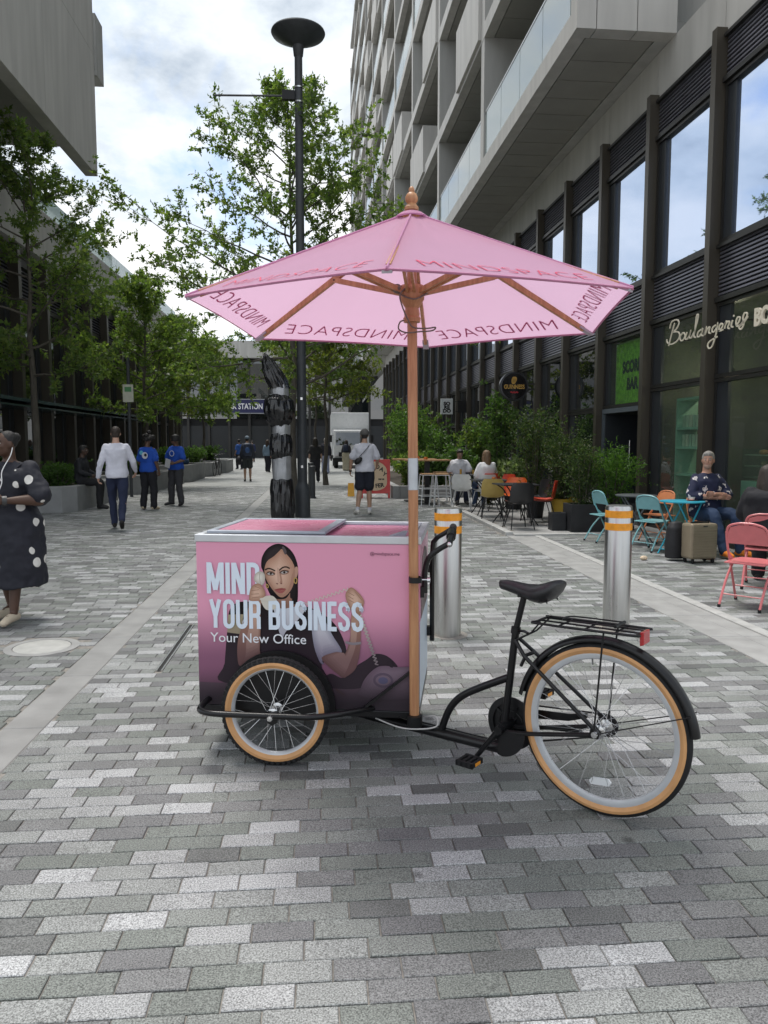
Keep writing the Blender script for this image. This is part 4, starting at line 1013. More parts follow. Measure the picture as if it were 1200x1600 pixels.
# chassis of the box
zf = .262
loop = catmull([(.05,.02,zf),(.045,-.06,zf),(.055,-.15,zf),(.105,-.19,zf),(.20,-.2,zf),(.5,-.2,zf),(.60,-.195,zf),(.70,-.15,zf),(.80,-.05,zf-.01),(.86,.02,zf-.02)], 5)
bx(MB(m_black).tube(loop, .0145, 12), 'side_rail')
bx(MB(m_black).tube([(p.x, D_-p.y, p.z) for p in loop], .0145, 12), 'side_rail')
bx(MB(m_black).box(-.005,W_,-.004,.035,ZB-.035,ZB-.001).box(-.005,W_,D_-.035,D_+.004,ZB-.035,ZB-.001).box(-.005,.03,.0355,D_-.0355,ZB-.035,ZB-.001).box(W_-.035,W_,.0355,D_-.0355,ZB-.035,ZB-.001), 'chassis_frame', bevel=.004)
bx(MB(m_blackmetal).box(.05,W_-.05,.05,D_-.05,ZB-.03,ZB-.004), 'floor_plate')
bx(MB(m_black).tube([(.407,-.19,.257),(.407,D_+.19,.257)], .014, 10).box(.37,.44,.1,D_-.1,.19,.2), 'front_axle')
bx(MB(m_black).bar((.80,-.022,.245),(1.03,-.022,.435), .012, .028, (0,1,0)), 'brace')
bx(MB(m_chrome).ell((.815,-.035,.252), .008, 8, 5), 'bolt')
# wheel arch behind the near wheel
def arch(y):
    pts = [(.407+.268*math.cos(R(t)), y, .25+.268*math.sin(R(t))) for t in range(-5,186,10)]
    return MB(m_blackmetal).prism(pts, (0,-.014,0))
bx(arch(-.018), 'wheel_arch'); bx(arch(D_+.03), 'wheel_arch')
# push handle
bx(MB(m_black).tube(catmull([(W_+.022,.03,.80),(W_+.022,.03,.90),(W_+.04,.03,.965),(W_+.085,.03,1.005),(W_+.135,.03,1.035)],5), .0135, 10), 'handle_arm')
bx(MB(m_black).tube(catmull([(W_+.03,.62,.42),(W_+.03,.62,.9),(W_+.045,.62,.975),(W_+.09,.62,1.01),(W_+.14,.62,1.04)],5), .0135, 10), 'handle_arm')
bx(MB(m_black).tube([(W_+.135,.0,1.035),(W_+.14,.65,1.04)], .015, 12).tube([(W_+.137,.25,1.037),(W_+.138,.45,1.038)], .024, 12), 'push_bar')
bx(MB(m_rubber).tube([(W_+.139,.5,1.039),(W_+.14,.68,1.041)], .02, 14), 'grip')
bx(MB(m_chrome).ell((W_+.135,-.008,1.035), .012, 10, 6), 'bolt')
bx(MB(m_black).box(W_+.002,W_+.02,.015,.05,.78,.83).box(W_+.002,W_+.02,.6,.64,.45,.5).box(W_+.002,W_+.02,.6,.64,.8,.84), 'handle_mount')
# umbrella socket and clamp on the near right corner
PU, PV = 1.052, -.045
bx(MB(m_blackmetal).lathe([(.034,.185),(.036,.19),(.036,.235),(.028,.236)], 20, (PU,PV,0)).box(PU-.02,PU+.02,PV+.034,.03,.19,.225), 'pole_socket')
bx(MB(m_blackmetal).lathe([(.0265,.862),(.031,.862),(.031,.888),(.0265,.888)], 20, (PU,PV,0), cap=False).box(PU-.012,PU+.012,PV+.03,.0,.866,.884), 'pole_clamp')
bx(MB(m_chrome).tube([(PU+.03,PV,.875),(PU+.058,PV,.875)], .004, 8).tube([(PU+.055,PV,.875),(PU+.068,PV,.875)], .012, 10), 'clamp_bolt')
bx(MB(M('pale_cable', (.48,.48,.47), .4)).tube(catmull([(1.02,.10,.20),(1.09,.0,.215),(1.15,-.05,.235),(1.155,-.08,.20),(1.08,-.085,.185),(.98,-.06,.18),(.86,.02,.19)],6), .0035, 8), 'brake_cable')

# wheels -------------------------------------------------------------
m_tan = M('tan_tyre_wall', (.62,.33,.14), .55, var=.1, scale=15)
m_rimw = M('silver_rim', (.58,.60,.62), .35, metal=.35, var=.06, scale=12)
m_spoke = M('stainless_spoke', (.75,.75,.76), .25, metal=.9)
def wheel(setter, cx, cy, Rw, tw, tread, wall, rimw, nsp, knobs, hub_r):
    zc = Rw
    r1 = Rw-tread; r2 = r1-wall; r3 = r2-rimw
    c = (cx, cy, zc)
    w = setter(MB(m_rubber).lathe([(r1,-tw),(r1+tread*.55,-tw*.82),(Rw-.001,-tw*.35),(Rw,0),(Rw-.001,tw*.35),(r1+tread*.55,tw*.82),(r1,tw)], 72, c, 'y', cap=False), 'wheel')
    if knobs:
        kn = MB(m_rubber)
        for i in range(knobs):
            for sgn, off in ((-1,0),(1,.5)):
                a = 6.2832*(i+off)/knobs; ca, sa = math.cos(a), math.sin(a); q = Rw-.004
                kn.obox((cx+ca*(q-.001), cy+sgn*tw*.45, zc+sa*(q-.001)), (ca*.0035,0,sa*.0035), (0,tw*.3,0), (-sa*Rw*2.0/knobs,0,ca*Rw*2.0/knobs))
                kn.obox((cx+ca*(q-.012), cy+sgn*tw*.86, zc+sa*(q-.012)), (ca*.006,0,sa*.006), (0,.003,0), (-sa*Rw*1.5/knobs,0,ca*Rw*1.5/knobs))
        setter(kn, 'tread', w)
    tz = MB(m_tan)
    for s in (-1, 1): tz.lathe([(r1+.001,s*tw),(r1-wall*.4,s*(tw+.003)),(r2,s*tw*.72)] if s < 0 else [(r2,s*tw*.72),(r1-wall*.4,s*(tw+.003)),(r1+.001,s*tw)], 72, c, 'y', cap=False)
    setter(tz, 'tyre_wall', w)
    setter(MB(m_rimw).lathe([(r2+.002,-tw*.72),(r2,-tw*.75),(r3+.004,-tw*.45),(r3,0),(r3+.004,tw*.45),(r2,tw*.75),(r2+.002,tw*.72)], 72, c, 'y', cap=False), 'wheel_rim', w)
    setter(MB(m_chrome).lathe([(.012,-.05),(hub_r,-.045),(hub_r,-.038),(hub_r*.5,-.034),(hub_r*.5,.034),(hub_r,.038),(hub_r,.045),(.012,.05)], 24, c, 'y'), 'hub', w)
    L_ = math.hypot(r3, hub_r); 
    for i in range(nsp):
        a = 6.2832*i/nsp; side = 1 if i % 2 else -1; tw_ = (1 if (i//2) % 2 else -1)*1.15
        p = (cx+hub_r*.9*math.cos(a+tw_), cy+side*.041, zc+hub_r*.9*math.sin(a+tw_)); q = (cx+r3*math.cos(a), cy+side*.004, zc+r3*math.sin(a))
        setter(MB(m_spoke).tube([p, q], .0012, 4, cap=False), 'spoke', w)
    return w
fwset = lambda mb, n, parent=None: bx(mb, n, parent)
rwset = lambda mb, n, parent=None: rw(mb, n, parent)
wheel(fwset, .407, -.118, .257, .024, .023, .028, .013, 28, 58, .026)
wheel(fwset, .407, D_+.118, .257, .024, .023, .028, .013, 28, 58, .026)
bx(MB(m_chrome).lathe([(.001,-.23),(.012,-.228),(.016,-.215),(.016,-.16),(.008,-.155),(.008,-.12)], 14, (.407,0,.257), 'y', cap=False), 'axle_nut')
bx(MB(m_black).prism([(.375,-.186,.275),(.44,-.186,.275),(.43,-.186,.225),(.407,-.186,.21),(.385,-.186,.225)], (0,.008,0)), 'axle_plate')
rww = wheel(rwset, 0, 0, .353, .019, .018, .026, .025, 36, 0, .028)
rw(MB(M('clear_reflector', (.75,.77,.78), .15, coat=.5)).prism([(-.038,-.012,.118),(.038,-.012,.128),(.046,-.012,.142),(.034,-.012,.155),(-.034,-.012,.147),(-.046,-.012,.132)], (0,.01,0)), 'reflector', rww)
rw(MB(m_blackmetal).tube([(-.05,0,.645),(-.048,0,.61)], .004, 6), 'valve', rww)

# cycle frame --------------------------------------------------------
BBs, BBz = -.438, .262
def pipe(name, pts, r, sm=0, n=14): return rw(MB(m_black).tube(catmull(pts, sm) if sm else pts, r, n), name)
pipe('seat_tube', [(-.452,0,.20),(-.395,0,.70)], .0165)
rw(MB(m_blackmetal).tube([(-.395,0,.70),(-.348,0,.895)], .0135, 12).tube([(-.3975,0,.685),(-.3945,0,.712)], .021, 12), 'seat_post')
rw(MB(m_black).tube([(-.385,0,.698),(-.345,-.02,.705),(-.325,-.025,.70)], .006, 8), 'seat_clamp')
pipe('main_tube', [(-1.55,0,.165),(-1.30,0,.142),(-.9,0,.147),(-.46,0,.158)], .024, 4)
pipe('main_tube', [(-1.30,.045,.15),(-.9,.045,.150),(-.47,.03,.166)], .012, 4)
pipe('down_tube', [(-.425,0,.485),(-.56,0,.415),(-.66,0,.355),(-.715,0,.30),(-.748,0,.24),(-.775,0,.165)], .017, 6)
for s in (-1, 1):
    pipe('chain_stay', [(-.43,s*.035,.255),(-.30,s*.045,.275),(0,s*.062,.348)], .0095, 4, 10)
    pipe('seat_stay', [(-.388,s*.018,.66),(-.33,s*.045,.605),(0,s*.062,.36)], .0085, 0, 10)
    rw(MB(m_black).prism([(-.03,s*.066,.33),(.012,s*.066,.335),(.018,s*.066,.36),(-.02,s*.066,.375)], (0,.006*s,0)), 'dropout')
rw(MB(m_chrome).tube([(0,-.088,.353),(0,.088,.353)], .006, 8).tube([(0,-.086,.353),(0,-.072,.353)], .013, 8).tube([(0,.072,.353),(0,.086,.353)], .013, 8), 'rear_axle')
rw(MB(m_black).tube([(BBs,-.05,BBz),(BBs,.05,BBz)], .024, 16), 'bottom_bracket')
# cranks and pedals
def pedal(s0, z0, t, name='pedal'):
    mb = MB(m_rubber)
    y0, y1 = (t-.09, t) if t < 0 else (t, t+.09)
    for ds in (-.036, -.012, .012, .036): mb.box(s0+ds-.006, s0+ds+.006, y0, y1, z0-.010, z0+.010)
    mb.box(s0-.042,s0+.042,y0,y0+.012,z0-.012,z0+.012).box(s0-.042,s0+.042,y1-.012,y1,z0-.012,z0+.012)
    o = rw(mb, name)
    rw(MB(m_band).box(s0+.0425,s0+.0445,y0+.025,y1-.025,z0-.007,z0+.007), 'reflector', o)
    return o
rw(MB(m_black).tube([(BBs,-.055,BBz),(BBs-.05,-.068,BBz-.065),(BBs-.10,-.075,BBz-.135)], [.017,.012,.011], 10).tube([(BBs,-.04,BBz),(BBs,-.072,BBz)], .019, 12), 'crank')
pedal(BBs-.105, BBz-.142, -.085)
rw(MB(m_black).tube([(BBs,.06,BBz),(BBs+.05,.072,BBz+.065),(BBs+.10,.078,BBz+.135)], [.017,.012,.011], 10), 'crank'); pedal(BBs+.10, BBz+.138, .088)
# chain wheel, guards, chain
rw(MB(m_blackmetal).lathe([(.09,.045),(.115,.047),(.118,.05),(.118,.054),(.09,.056),(.06,.054),(.06,.047)], 40, (BBs,0,BBz), 'y', cap=False).lathe([(.055,.048),(.06,.05),(.02,.054),(.001,.054)], 20, (BBs,0,BBz), 'y', cap=False), 'chain_wheel')
for k in range(5):
    a = k*1.2566; rw(MB(m_blackmetal).bar((BBs+.03*math.cos(a),.051,BBz+.03*math.sin(a)),(BBs+.10*math.cos(a),.051,BBz+.10*math.sin(a)),.012,.006,(0,1,0)), 'spider_arm')
gp = [(BBs-.01,BBz-.005),(BBs-.012,BBz-.112)]+[(BBs+.118*math.cos(R(t))-.0, BBz-.0+.118*math.sin(R(t))) for t in range(-85,6,10)]
gd = rw(MB(m_blackmetal).prism([(x,-.048,z) for x, z in gp], (0,.004,0)), 'chain_guard')
rw(MB(m_black).prism([(-.37,.075,.335),(-.18,.078,.352),(-.10,.08,.372),(-.10,.08,.352),(-.18,.078,.322),(-.37,.075,.295)], (0,.008,0)), 'chain_case')
rw(MB(m_blackmetal).tube([(BBs,.052,BBz+.093),(0,.052,.353+.045)], .004, 6).tube([(BBs,.052,BBz-.093),(0,.052,.353-.045)], .004, 6), 'chain')
rw(MB(m_blackmetal).lathe([(.02,.05),(.046,.05),(.046,.055),(.02,.055)], 24, (0,0,.353), 'y'), 'sprocket')
pipe('kick_stand', [(-.30,.07,.27),(-.12,.075,.29)], .008)
# mudguard: a curved channel
def mud(a0, a1, Rm, hw, n=40):
    vs = []; fs = []; sec = [(-hw,-.018),(-hw*.92,-.006),(-hw*.5,.003),(0,.006),(hw*.5,.003),(hw*.92,-.006),(hw,-.018)]
    for i in range(n+1):
        a = R(a0+(a1-a0)*i/n)
        for y, dr in sec: vs.append(((Rm+dr)*math.cos(a), y, .353+(Rm+dr)*math.sin(a)))
    for i in range(n+1):
        a = R(a0+(a1-a0)*i/n)
        for y, dr in sec: vs.append(((Rm+dr-.002)*math.cos(a), y*.94, .353+(Rm+dr-.002)*math.sin(a)))
    k = len(sec); o = (n+1)*k
    for i in range(n):
        for j in range(k-1):
            q = (i*k+j, i*k+j+1, (i+1)*k+j+1, (i+1)*k+j); fs += [q, tuple(x+o for x in q[::-1])]
        for j in (0, k-1):
            q = (i*k+j, (i+1)*k+j, o+(i+1)*k+j, o+i*k+j); fs.append(q if j == 0 else q[::-1])
    return MB(m_black).add(vs, fs)
mg = rw(mud(8, 168, .376, .026), 'mudguard', ang=60)
for s in (-1, 1): rw(MB(m_blackmetal).tube([(.02,s*.07,.36),(.352,s*.032,.49)], .0027, 6), 'mudguard_stay', mg)
rw(MB(m_blackmetal).tube([(-.362,-.012,.55),(-.34,-.012,.60),(-.30,-.01,.62)], .008, 6), 'rear_brake')
# rack
rk = rw(MB(m_blackmetal).tube(catmull([(-.255,-.075,.762),(-.268,-.05,.765),(-.268,.05,.765),(-.255,.075,.762),(.13,.075,.772),(.148,.05,.773),(.148,-.05,.773),(.13,-.075,.772)],4,True), .0055, 8, closed=True), 'rack')
for x in (-.17, -.06, .06): rw(MB(m_blackmetal).tube([(x,-.075,.765+x*.02),(x,.075,.765+x*.02)], .004, 6), 'cross_bar', rk)
for y in (-.028, .028): rw(MB(m_blackmetal).tube([(-.268,y,.766),(.148,y,.774)], .0042, 6), 'cross_bar', rk)
rw(MB(m_blackmetal).tube(catmull([(.06,-.045,.79),(-.14,-.045,.785),(-.17,0,.785),(-.14,.045,.785),(.06,.045,.79)],4), .0035, 6).tube([(.06,-.05,.79),(.06,.05,.79)], .007, 8), 'spring_clip', rk)
for s in (-1, 1):
    rw(MB(m_blackmetal).tube([(.025,s*.076,.765),(.02,s*.074,.72),(-.005,s*.074,.365)], .0042, 6), 'rack_leg', rk)
    rw(MB(m_blackmetal).tube([(-.262,s*.04,.76),(-.31,s*.025,.705),(-.385,s*.018,.66)], .0042, 6), 'rack_strut', rk)
rw(MB(M('red_reflector', (.45,.012,.018), .2, coat=.6, var=.15, scale=60)).prism([(.152,-.035,.725),(.168,-.035,.73),(.166,-.035,.782),(.150,-.035,.778)], (0,.07,0)), 'rear_reflector', rk, bevel=.003)
# saddle
def saddle():
    sec = [(-0.4754, 0.0102, 0.906, 0.0212), (-0.4664, 0.0224, 0.909, 0.0389), (-0.4394, 0.0306, 0.912, 0.046), (-0.3989, 0.0347, 0.91, 0.0531), (-0.3539, 0.0449, 0.906, 0.0601), (-0.3089, 0.0694, 0.91, 0.0743), (-0.2729, 0.0898, 0.922, 0.0884), (-0.2414, 0.1, 0.934, 0.0884), (-0.2144, 0.0959, 0.9380000000000001, 0.0743), (-0.1991, 0.0714, 0.934, 0.046), (-0.1946, 0.0306, 0.93, 0.0212)]
    n = 18; vs = []; fs = []
    for (s, hw, zt, dp) in sec:
        for j in range(n):
            a = 6.2832*j/n; y = math.cos(a)*hw; z = math.sin(a)
            crown = -.010*(1-abs(math.cos(a)))**2 if (z > 0 and s > -.34) else 0
            vs.append((s, y, zt-dp*.5+(z*dp*.5 if z > 0 else z*dp*.55*(1-.2*abs(math.cos(a))))+crown))
    for i in range(len(sec)-1):
        for j in range(n): fs.append((i*n+j, (i+1)*n+j, (i+1)*n+(j+1) % n, i*n+(j+1) % n))
    fs += [tuple(reversed(range(n)))[::-1], tuple((len(sec)-1)*n+j for j in range(n))[::-1]]
    return MB(M('saddle_vinyl', (.017,.017,.019), .42, var=.15, scale=30, bump=.12, bscale=200)).add(vs, fs)
sad = rw(saddle(), 'saddle', ang=80)
for s in (-1, 1): rw(MB(m_blackmetal).tube(catmull([(-.47,s*.015,.885),(-.40,s*.022,.868),(-.30,s*.022,.862),(-.23,s*.03,.89)],4), .0035, 6), 'saddle_rail', sad)
for s in (-1, 1):
    sprg = [(-.245+.016*math.cos(t*.9), s*.05+.016*math.sin(t*.9), .845+.0016*t) for t in range(30)]
    rw(MB(m_blackmetal).tube(sprg, .003, 5, cap=False), 'saddle_spring', sad)
rw(MB(m_blackmetal).box(-.375,-.33,-.03,.03,.85,.878).tube([(-.36,-.04,.862),(-.36,.04,.862)], .008, 8).tube([(-.26,-.06,.85),(-.24,.06,.85)], .004, 6), 'saddle_clamp', sad)

# ---------------------------------------------------------------- umbrella
def wood_mat():
    m = bpy.data.materials.new('oiled_wood'); m.use_nodes = True; t = m.node_tree; p = t.nodes['Principled BSDF']; N = t.nodes.new; K = t.links.new
    tc = N('ShaderNodeTexCoord'); mp = N('ShaderNodeMapping'); mp.inputs['Scale'].default_value = (30,30,2.2); K(tc.outputs['Object'], mp.inputs[0])
    n = N('ShaderNodeTexNoise'); n.inputs['Scale'].default_value = 1.6; n.inputs['Detail'].default_value = 6; n.inputs['Distortion'].default_value = .6; K(mp.outputs[0], n.inputs['Vector'])
    cr = N('ShaderNodeValToRGB'); r = cr.color_ramp; r.elements[0].position = .3; r.elements[0].color = (.36,.16,.07,1); r.elements[1].position = .7; r.elements[1].color = (.56,.29,.14,1)
    K(n.outputs['Fac'], cr.inputs[0]); K(cr.outputs[0], p.inputs['Base Color']); p.inputs['Roughness'].default_value = .42
    return m
m_wood = wood_mat()
UB = Vector((.432, 3.462, 0)); UC = Vector((.419, 3.514, 0))
umb = thing('umbrella', 'open pink parasol with wooden pole standing at the corner of the cart', 'umbrella', UB)
RIM, RAD, APX = 2.066, 1.004, 2.528
top = Vector((UC.x-UB.x, UC.y-UB.y, 0))
def axis(z): return Vector((top.x*z/2.1, top.y*z/2.1, z))
dzs = [-.004, .012, -.014, -.010, -.014, .020]
corner = []
for i in range(6):
    a = -1.772+i*math.pi/3; corner.append(top+Vector((RAD*math.cos(a), RAD*math.sin(a), RIM+dzs[i])))
apex = axis(APX)
m_canopy = M('pink_canvas', (.63,.33,.50), .8, var=.04, scale=3, bump=.12, bscale=500, trans=(.80,.54,.72,.5), sheen=.15)
m_red = M('printed_red', (.55,.05,.12), .7, var=.05, scale=20)
m_red2 = M('print_through_red', (.50,.10,.22), .8, var=.05, scale=20, trans=(.70,.20,.36,.5))
m_hem = M('canvas_hem', (.50,.20,.33), .8, var=.08, scale=20)
def cpt(i, u, v, off=0.0):
    A, B = corner[i], corner[(i+1) % 6]; P = A.lerp(B, u).lerp(apex, v)
    nrm = (B-A).cross(apex-A).normalized()
    sag = .022*4*u*(1-u)*(v*(1-v)*4*.6+.15)*(1-.3*v)
    wr = .004*math.sin(u*23+i*2)*(1-v)*v*2
    return P-nrm*(sag+wr)+nrm*off+Vector((0,0,.010*4*u*(1-u)*(1-v)**3))
def canopy_panel(i):
    n, m = 14, 12; vs = []; fs = []
    for b in range(m+1):
        for a in range(n+1): vs.append(cpt(i, a/n, b/m*.985))
    for b in range(m):
        for a in range(n): fs.append((b*(n+1)+a, b*(n+1)+a+1, (b+1)*(n+1)+a+1, (b+1)*(n+1)+a))
    return MB(m_canopy).add(vs, fs)
vT, fT = text_geo('MINDSPACE', 1, 'CENTER', -.02, sp=1.08)
tw0 = min(p.x for p in vT); tw1 = max(p.x for p in vT); th1 = max(p.y for p in vT)
for i in range(6):
    pn = canopy_panel(i).build('canopy_panel', umb)
    hem = [cpt(i, a/16, 0)+Vector((0,0,-.004)) for a in range(17)]
    MB(m_hem).tube(hem, .0028, 6, ry=.005).build('hem', pn)
    seam = [cpt(i, 0, b/10*.97, .003) for b in range(11)]
    MB(m_canopy).tube(seam, .004, 6).build('seam', pn)
    for off, mm in ((.0028, m_red), (-.0028, m_red2)):
        pts = []
        for p in vT:
            s = (p.x-tw0)/(tw1-tw0); hgt = p.y/th1; vv = .055+.085*hgt
            u = .5+(.16+.70*s-.5-.0)/(1-vv)*1.0
            pts.append(cpt(i, u, vv, off))
        MB(mm).add(pts, fT if off > 0 else [tuple(reversed(q)) for q in fT], False).build('lettering', pn)
MB(m_canopy).lathe([(.075,-.022),(.05,-.004),(.03,.003),(.02,.004)], 18, apex).build('top_cap', umb)
MB(m_wood).tube([axis(.195), axis(.6), axis(1.2), axis(1.8), axis(2.5)], .0225, 20).build('pole', umb)
MB(M('galvanised_sleeve', (.50,.54,.57), .38, metal=.7, var=.12, scale=12)).tube([axis(1.285), axis(1.43)], .0238, 20).build('pole_sleeve', umb)
MB(m_wood).lathe([(.024,0),(.031,.005),(.032,.017),(.024,.027),(.020,.034),(.028,.047),(.029,.06),(.022,.075),(.012,.084),(.014,.093),(.010,.103),(.004,.109),(.001,.11)], 22, apex+Vector((0,0,.004))).build('finial', umb)
HZ = 2.165
hc = axis(HZ)
MB(m_wood).lathe([(.0235,-.125),(.038,-.122),(.040,-.105),(.034,-.095),(.036,-.085),(.031,-.06),(.045,-.035),(.056,-.02),(.058,.03),(.052,.04),(.0235,.042)], 24, hc).build('runner', umb)
MB(m_wood).lathe([(.0235,-.10),(.05,-.095),(.055,-.05),(.05,-.02),(.0235,-.018)], 24, apex).build('crown_hub', umb)
m_pocket = M('grey_pocket', (.42,.38,.43), .7, var=.1)
for i in range(6):
    A = corner[i]; dn = Vector((0,0,-.022)); d = (A-apex); s0 = apex+Vector((0,0,-.05))+Vector((d.x,d.y,0)).normalized()*.04; e0 = A+dn*.5-d*.055
    rib = MB(m_wood).bar(s0, e0, .018, .028).build('rib', umb, bevel=.003)
    MB(m_pocket).bar(A+dn*.7-d*.085, A+dn*.6-d*.006, .034, .010).build('rib_pocket', rib)
    mid = s0.lerp(e0, .44)+Vector((0,0,-.015)); hs = hc+Vector((d.x,d.y,0)).normalized()*.05+Vector((0,0,.01))
    q = Vector((-d.y,d.x,0)).normalized()*.016
    MB(m_wood).bar(hs+q, mid+q, .012, .024).bar(hs-q, mid-q, .012, .024).build('strut', umb, bevel=.002)
    MB(m_blackmetal).tube([mid-q*1.6, mid+q*1.6], .004, 6).build('pivot_pin', umb)
m_rope = M('olive_rope', (.16,.13,.11), .85, var=.2, scale=60)
MB(m_rope).tube(catmull([tuple(hc+Vector(p)) for p in [(-.035,-.045,.02),(-.06,-.05,-.01),(-.05,-.055,-.06),(-.025,-.05,-.115),(.0,-.045,-.15),(.06,-.05,-.155),(.10,-.05,-.15),(.085,-.05,-.165),(.03,-.05,-.17),(-.03,-.05,-.175),(-.065,-.05,-.16),(-.06,-.05,-.13),(-.04,-.045,-.12)]],5), .0035, 7).build('cord', umb)
MB(m_rope).tube(catmull([tuple(hc+Vector(p)) for p in [(-.07,-.02,.03),(-.062,-.03,.0),(0,-.066,-.03),(.06,-.03,0),(.062,.03,.01),(0,.066,0),(-.062,.02,.01),(-.07,-.02,.03)]],5), .0035, 7).tube([tuple(hc+Vector((-.03,-.02,.03))), tuple(axis(2.45)+Vector((-.028,-.01,0)))], .003, 6).build('cord', umb)
MB(m_rope).ell(hc+Vector((-.07,-.03,.02)), (.022,.018,.022), 10, 6).build('cord_knot', umb)
# ---------------------------------------------------------------- people
FOLD = bpy.data.textures.new('cloth_folds', 'CLOUDS'); FOLD.noise_scale = .11; FOLD.noise_depth = 2
def fuse(mb, voxel, name, smooth=3, fold=0.0):
    """Weld overlapping limbs into one continuous skin; returns a mesh."""
    me = bpy.data.meshes.new(name); me.from_pydata(mb.v, [], mb.f)
    ob = bpy.data.objects.new(name, me); TMP.collection.objects.link(ob)
    r = ob.modifiers.new('r', 'REMESH'); r.mode = 'VOXEL'; r.voxel_size = voxel; r.use_smooth_shade = True
    if fold:
        d = ob.modifiers.new('d', 'DISPLACE'); d.texture = FOLD; d.strength = fold; d.mid_level = .5; d.texture_coords = 'LOCAL'
    s = ob.modifiers.new('s', 'SMOOTH'); s.iterations = smooth; s.factor = .5
    out = baked(ob)
    bpy.data.objects.remove(ob); bpy.data.meshes.remove(me); out.name = name
    for p in out.polygons: p.use_smooth = True
    return out
def V(*a): return Vector(a)
def limb(mb, pts, rad, n=10):
    P = [Vector(p) for p in pts]; fine = catmull(P, 4); k = len(P)-1; rr = []
    for i in range(len(fine)):
        f = i/4; a = min(int(f), k-1); rr.append(rad[a]+(rad[a+1]-rad[a])*(f-a))
    mb.tube(fine, rr, n); mb.ell(P[0], rad[0], n, 6); mb.ell(P[-1], rad[-1], n, 6)
def stack(mb, secs, n=18):
    """Torso-like stack: (centre, half width, half depth) with the width direction given per section."""
    vs = []; fs = []; k = len(secs)
    for (c, a, b, xd) in secs:
        c = Vector(c); xd = Vector(xd).normalized(); yd = V(0,0,1).cross(xd)
        for j in range(n):
            t = 6.2832*j/n; ct, st = math.cos(t), math.sin(t)
            e = .8
            vs.append(c+xd*a*math.copysign(abs(ct)**e, ct)+yd*b*math.copysign(abs(st)**e, st))
    for i in range(k-1):
        for j in range(n): fs.append((i*n+j, i*n+(j+1) % n, (i+1)*n+(j+1) % n, (i+1)*n+j))
    fs += [tuple(reversed(range(n))), tuple((k-1)*n+j for j in range(n))]
    mb.add(vs, fs)
def pose(H=1.75, **ov):
    s = H/1.75
    J = dict(pel=(0,0,.95), wst=(0,.005,1.10), chs=(0,.0,1.29), nek=(0,-.02,1.475), hed=(0,.025,1.63),
             hipL=(-.09,0,.92), kneL=(-.10,.02,.50), ankL=(-.10,-.02,.09), toeL=(-.125,.15,.03),
             hipR=(.09,0,.92), kneR=(.10,.02,.50), ankR=(.10,-.02,.09), toeR=(.125,.15,.03),
             shoL=(-.165,-.01,1.41), elbL=(-.225,-.03,1.13), wriL=(-.245,.05,.89), finL=(-.24,.08,.78),
             shoR=(.165,-.01,1.41), elbR=(.225,-.03,1.13), wriR=(.255,.05,.90), finR=(.25,.08,.79))
    J.update({k: v for k, v in ov.items()})
    J = {k: Vector(v)*s for k, v in J.items()}; J['s'] = s
    return J
def hand(mb, wri, fin, side, s, curl=.35, palm=None):
    """Palm, four unequal bent fingers and a thumb."""
    d = (fin-wri); L_ = max(d.length, .09*s); d.normalize()
    pn = Vector(palm) if palm else V(-side,.25,0); pn = (pn-d*pn.dot(d))
    pn = pn.normalized() if pn.length > 1e-3 else d.orthogonal().normalized()
    x = d.cross(pn)
    c = wri+d*.045*s
    rot = Matrix((x, pn, d)).transposed()
    mb.ell(c, (.036*s,.016*s,.05*s), 10, 8, rot)
    for k, (o, l) in enumerate(((-.028,.062),(-.010,.074),(.009,.070),(.027,.055))):
        b = wri+d*.078*s+x*o*s; m = b+(d*(1-curl)+pn*curl).normalized()*l*.5*s; t = m+(d*(1-2.0*curl)+pn*2.0*curl).normalized()*l*.55*s
        mb.tube([b-d*.02*s, b, m, t], [.009*s,.0092*s,.0085*s,.0065*s], 6); mb.ell(t, .0066*s, 6, 4)
    tb = wri+d*.02*s+x*(-.030*s if True else 0); tm = tb+(d*.6-x*.7+pn*.35).normalized()*.035*s; tt = tm+(d*.9+pn*.5).normalized()*.032*s
    mb.tube([tb, tm, tt], [.012*s,.010*s,.008*s], 6); mb.ell(tt, .008*s, 6, 4)
def torso_secs(J, g, gd=None, lo=0.0, hi=1.0, flare=0.0, bulk=1.0, dep=1.0):
    s = J['s']; xh = (J['hipR']-J['hipL']); xs = (J['shoR']-J['shoL']); gd = g if gd is None else gd
    p, w, c, n = J['pel'], J['wst'], J['chs'], J['nek']; sm = (J['shoL']+J['shoR'])/2
    S = [(p+(p-w)*.45, .150*bulk*s+g+flare, .105*dep*s+gd+flare, xh), (p, .172*bulk*s+g+flare*.6, .115*dep*s+gd+flare*.6, xh), (w, .148*bulk*s+g+flare*.25, .10*dep*s+gd+flare*.25, xh+xs),
         (c, .172*bulk*s+g, .118*dep*s+gd, xs), (c.lerp(sm,.62), .174*bulk*s+g, .108*dep*s+gd, xs), (sm+V(0,0,.0)*s, .165*bulk*s+g, .085*dep*s+gd*.7, xs), (sm.lerp(n,.45)+V(0,0,.012)*s, .12*s+g*.7, .075*s+gd*.5, xs), (sm.lerp(n,.75)+V(0,0,.012)*s, .078*s+g*.5, .066*s+gd*.4, xs), (n, .058*s+g*.25, .06*s+gd*.25, xs)]
    return S
def head_rot(yaw, pitch=0.0, roll=0.0): return Euler((R(pitch), R(roll), R(yaw))).to_matrix()
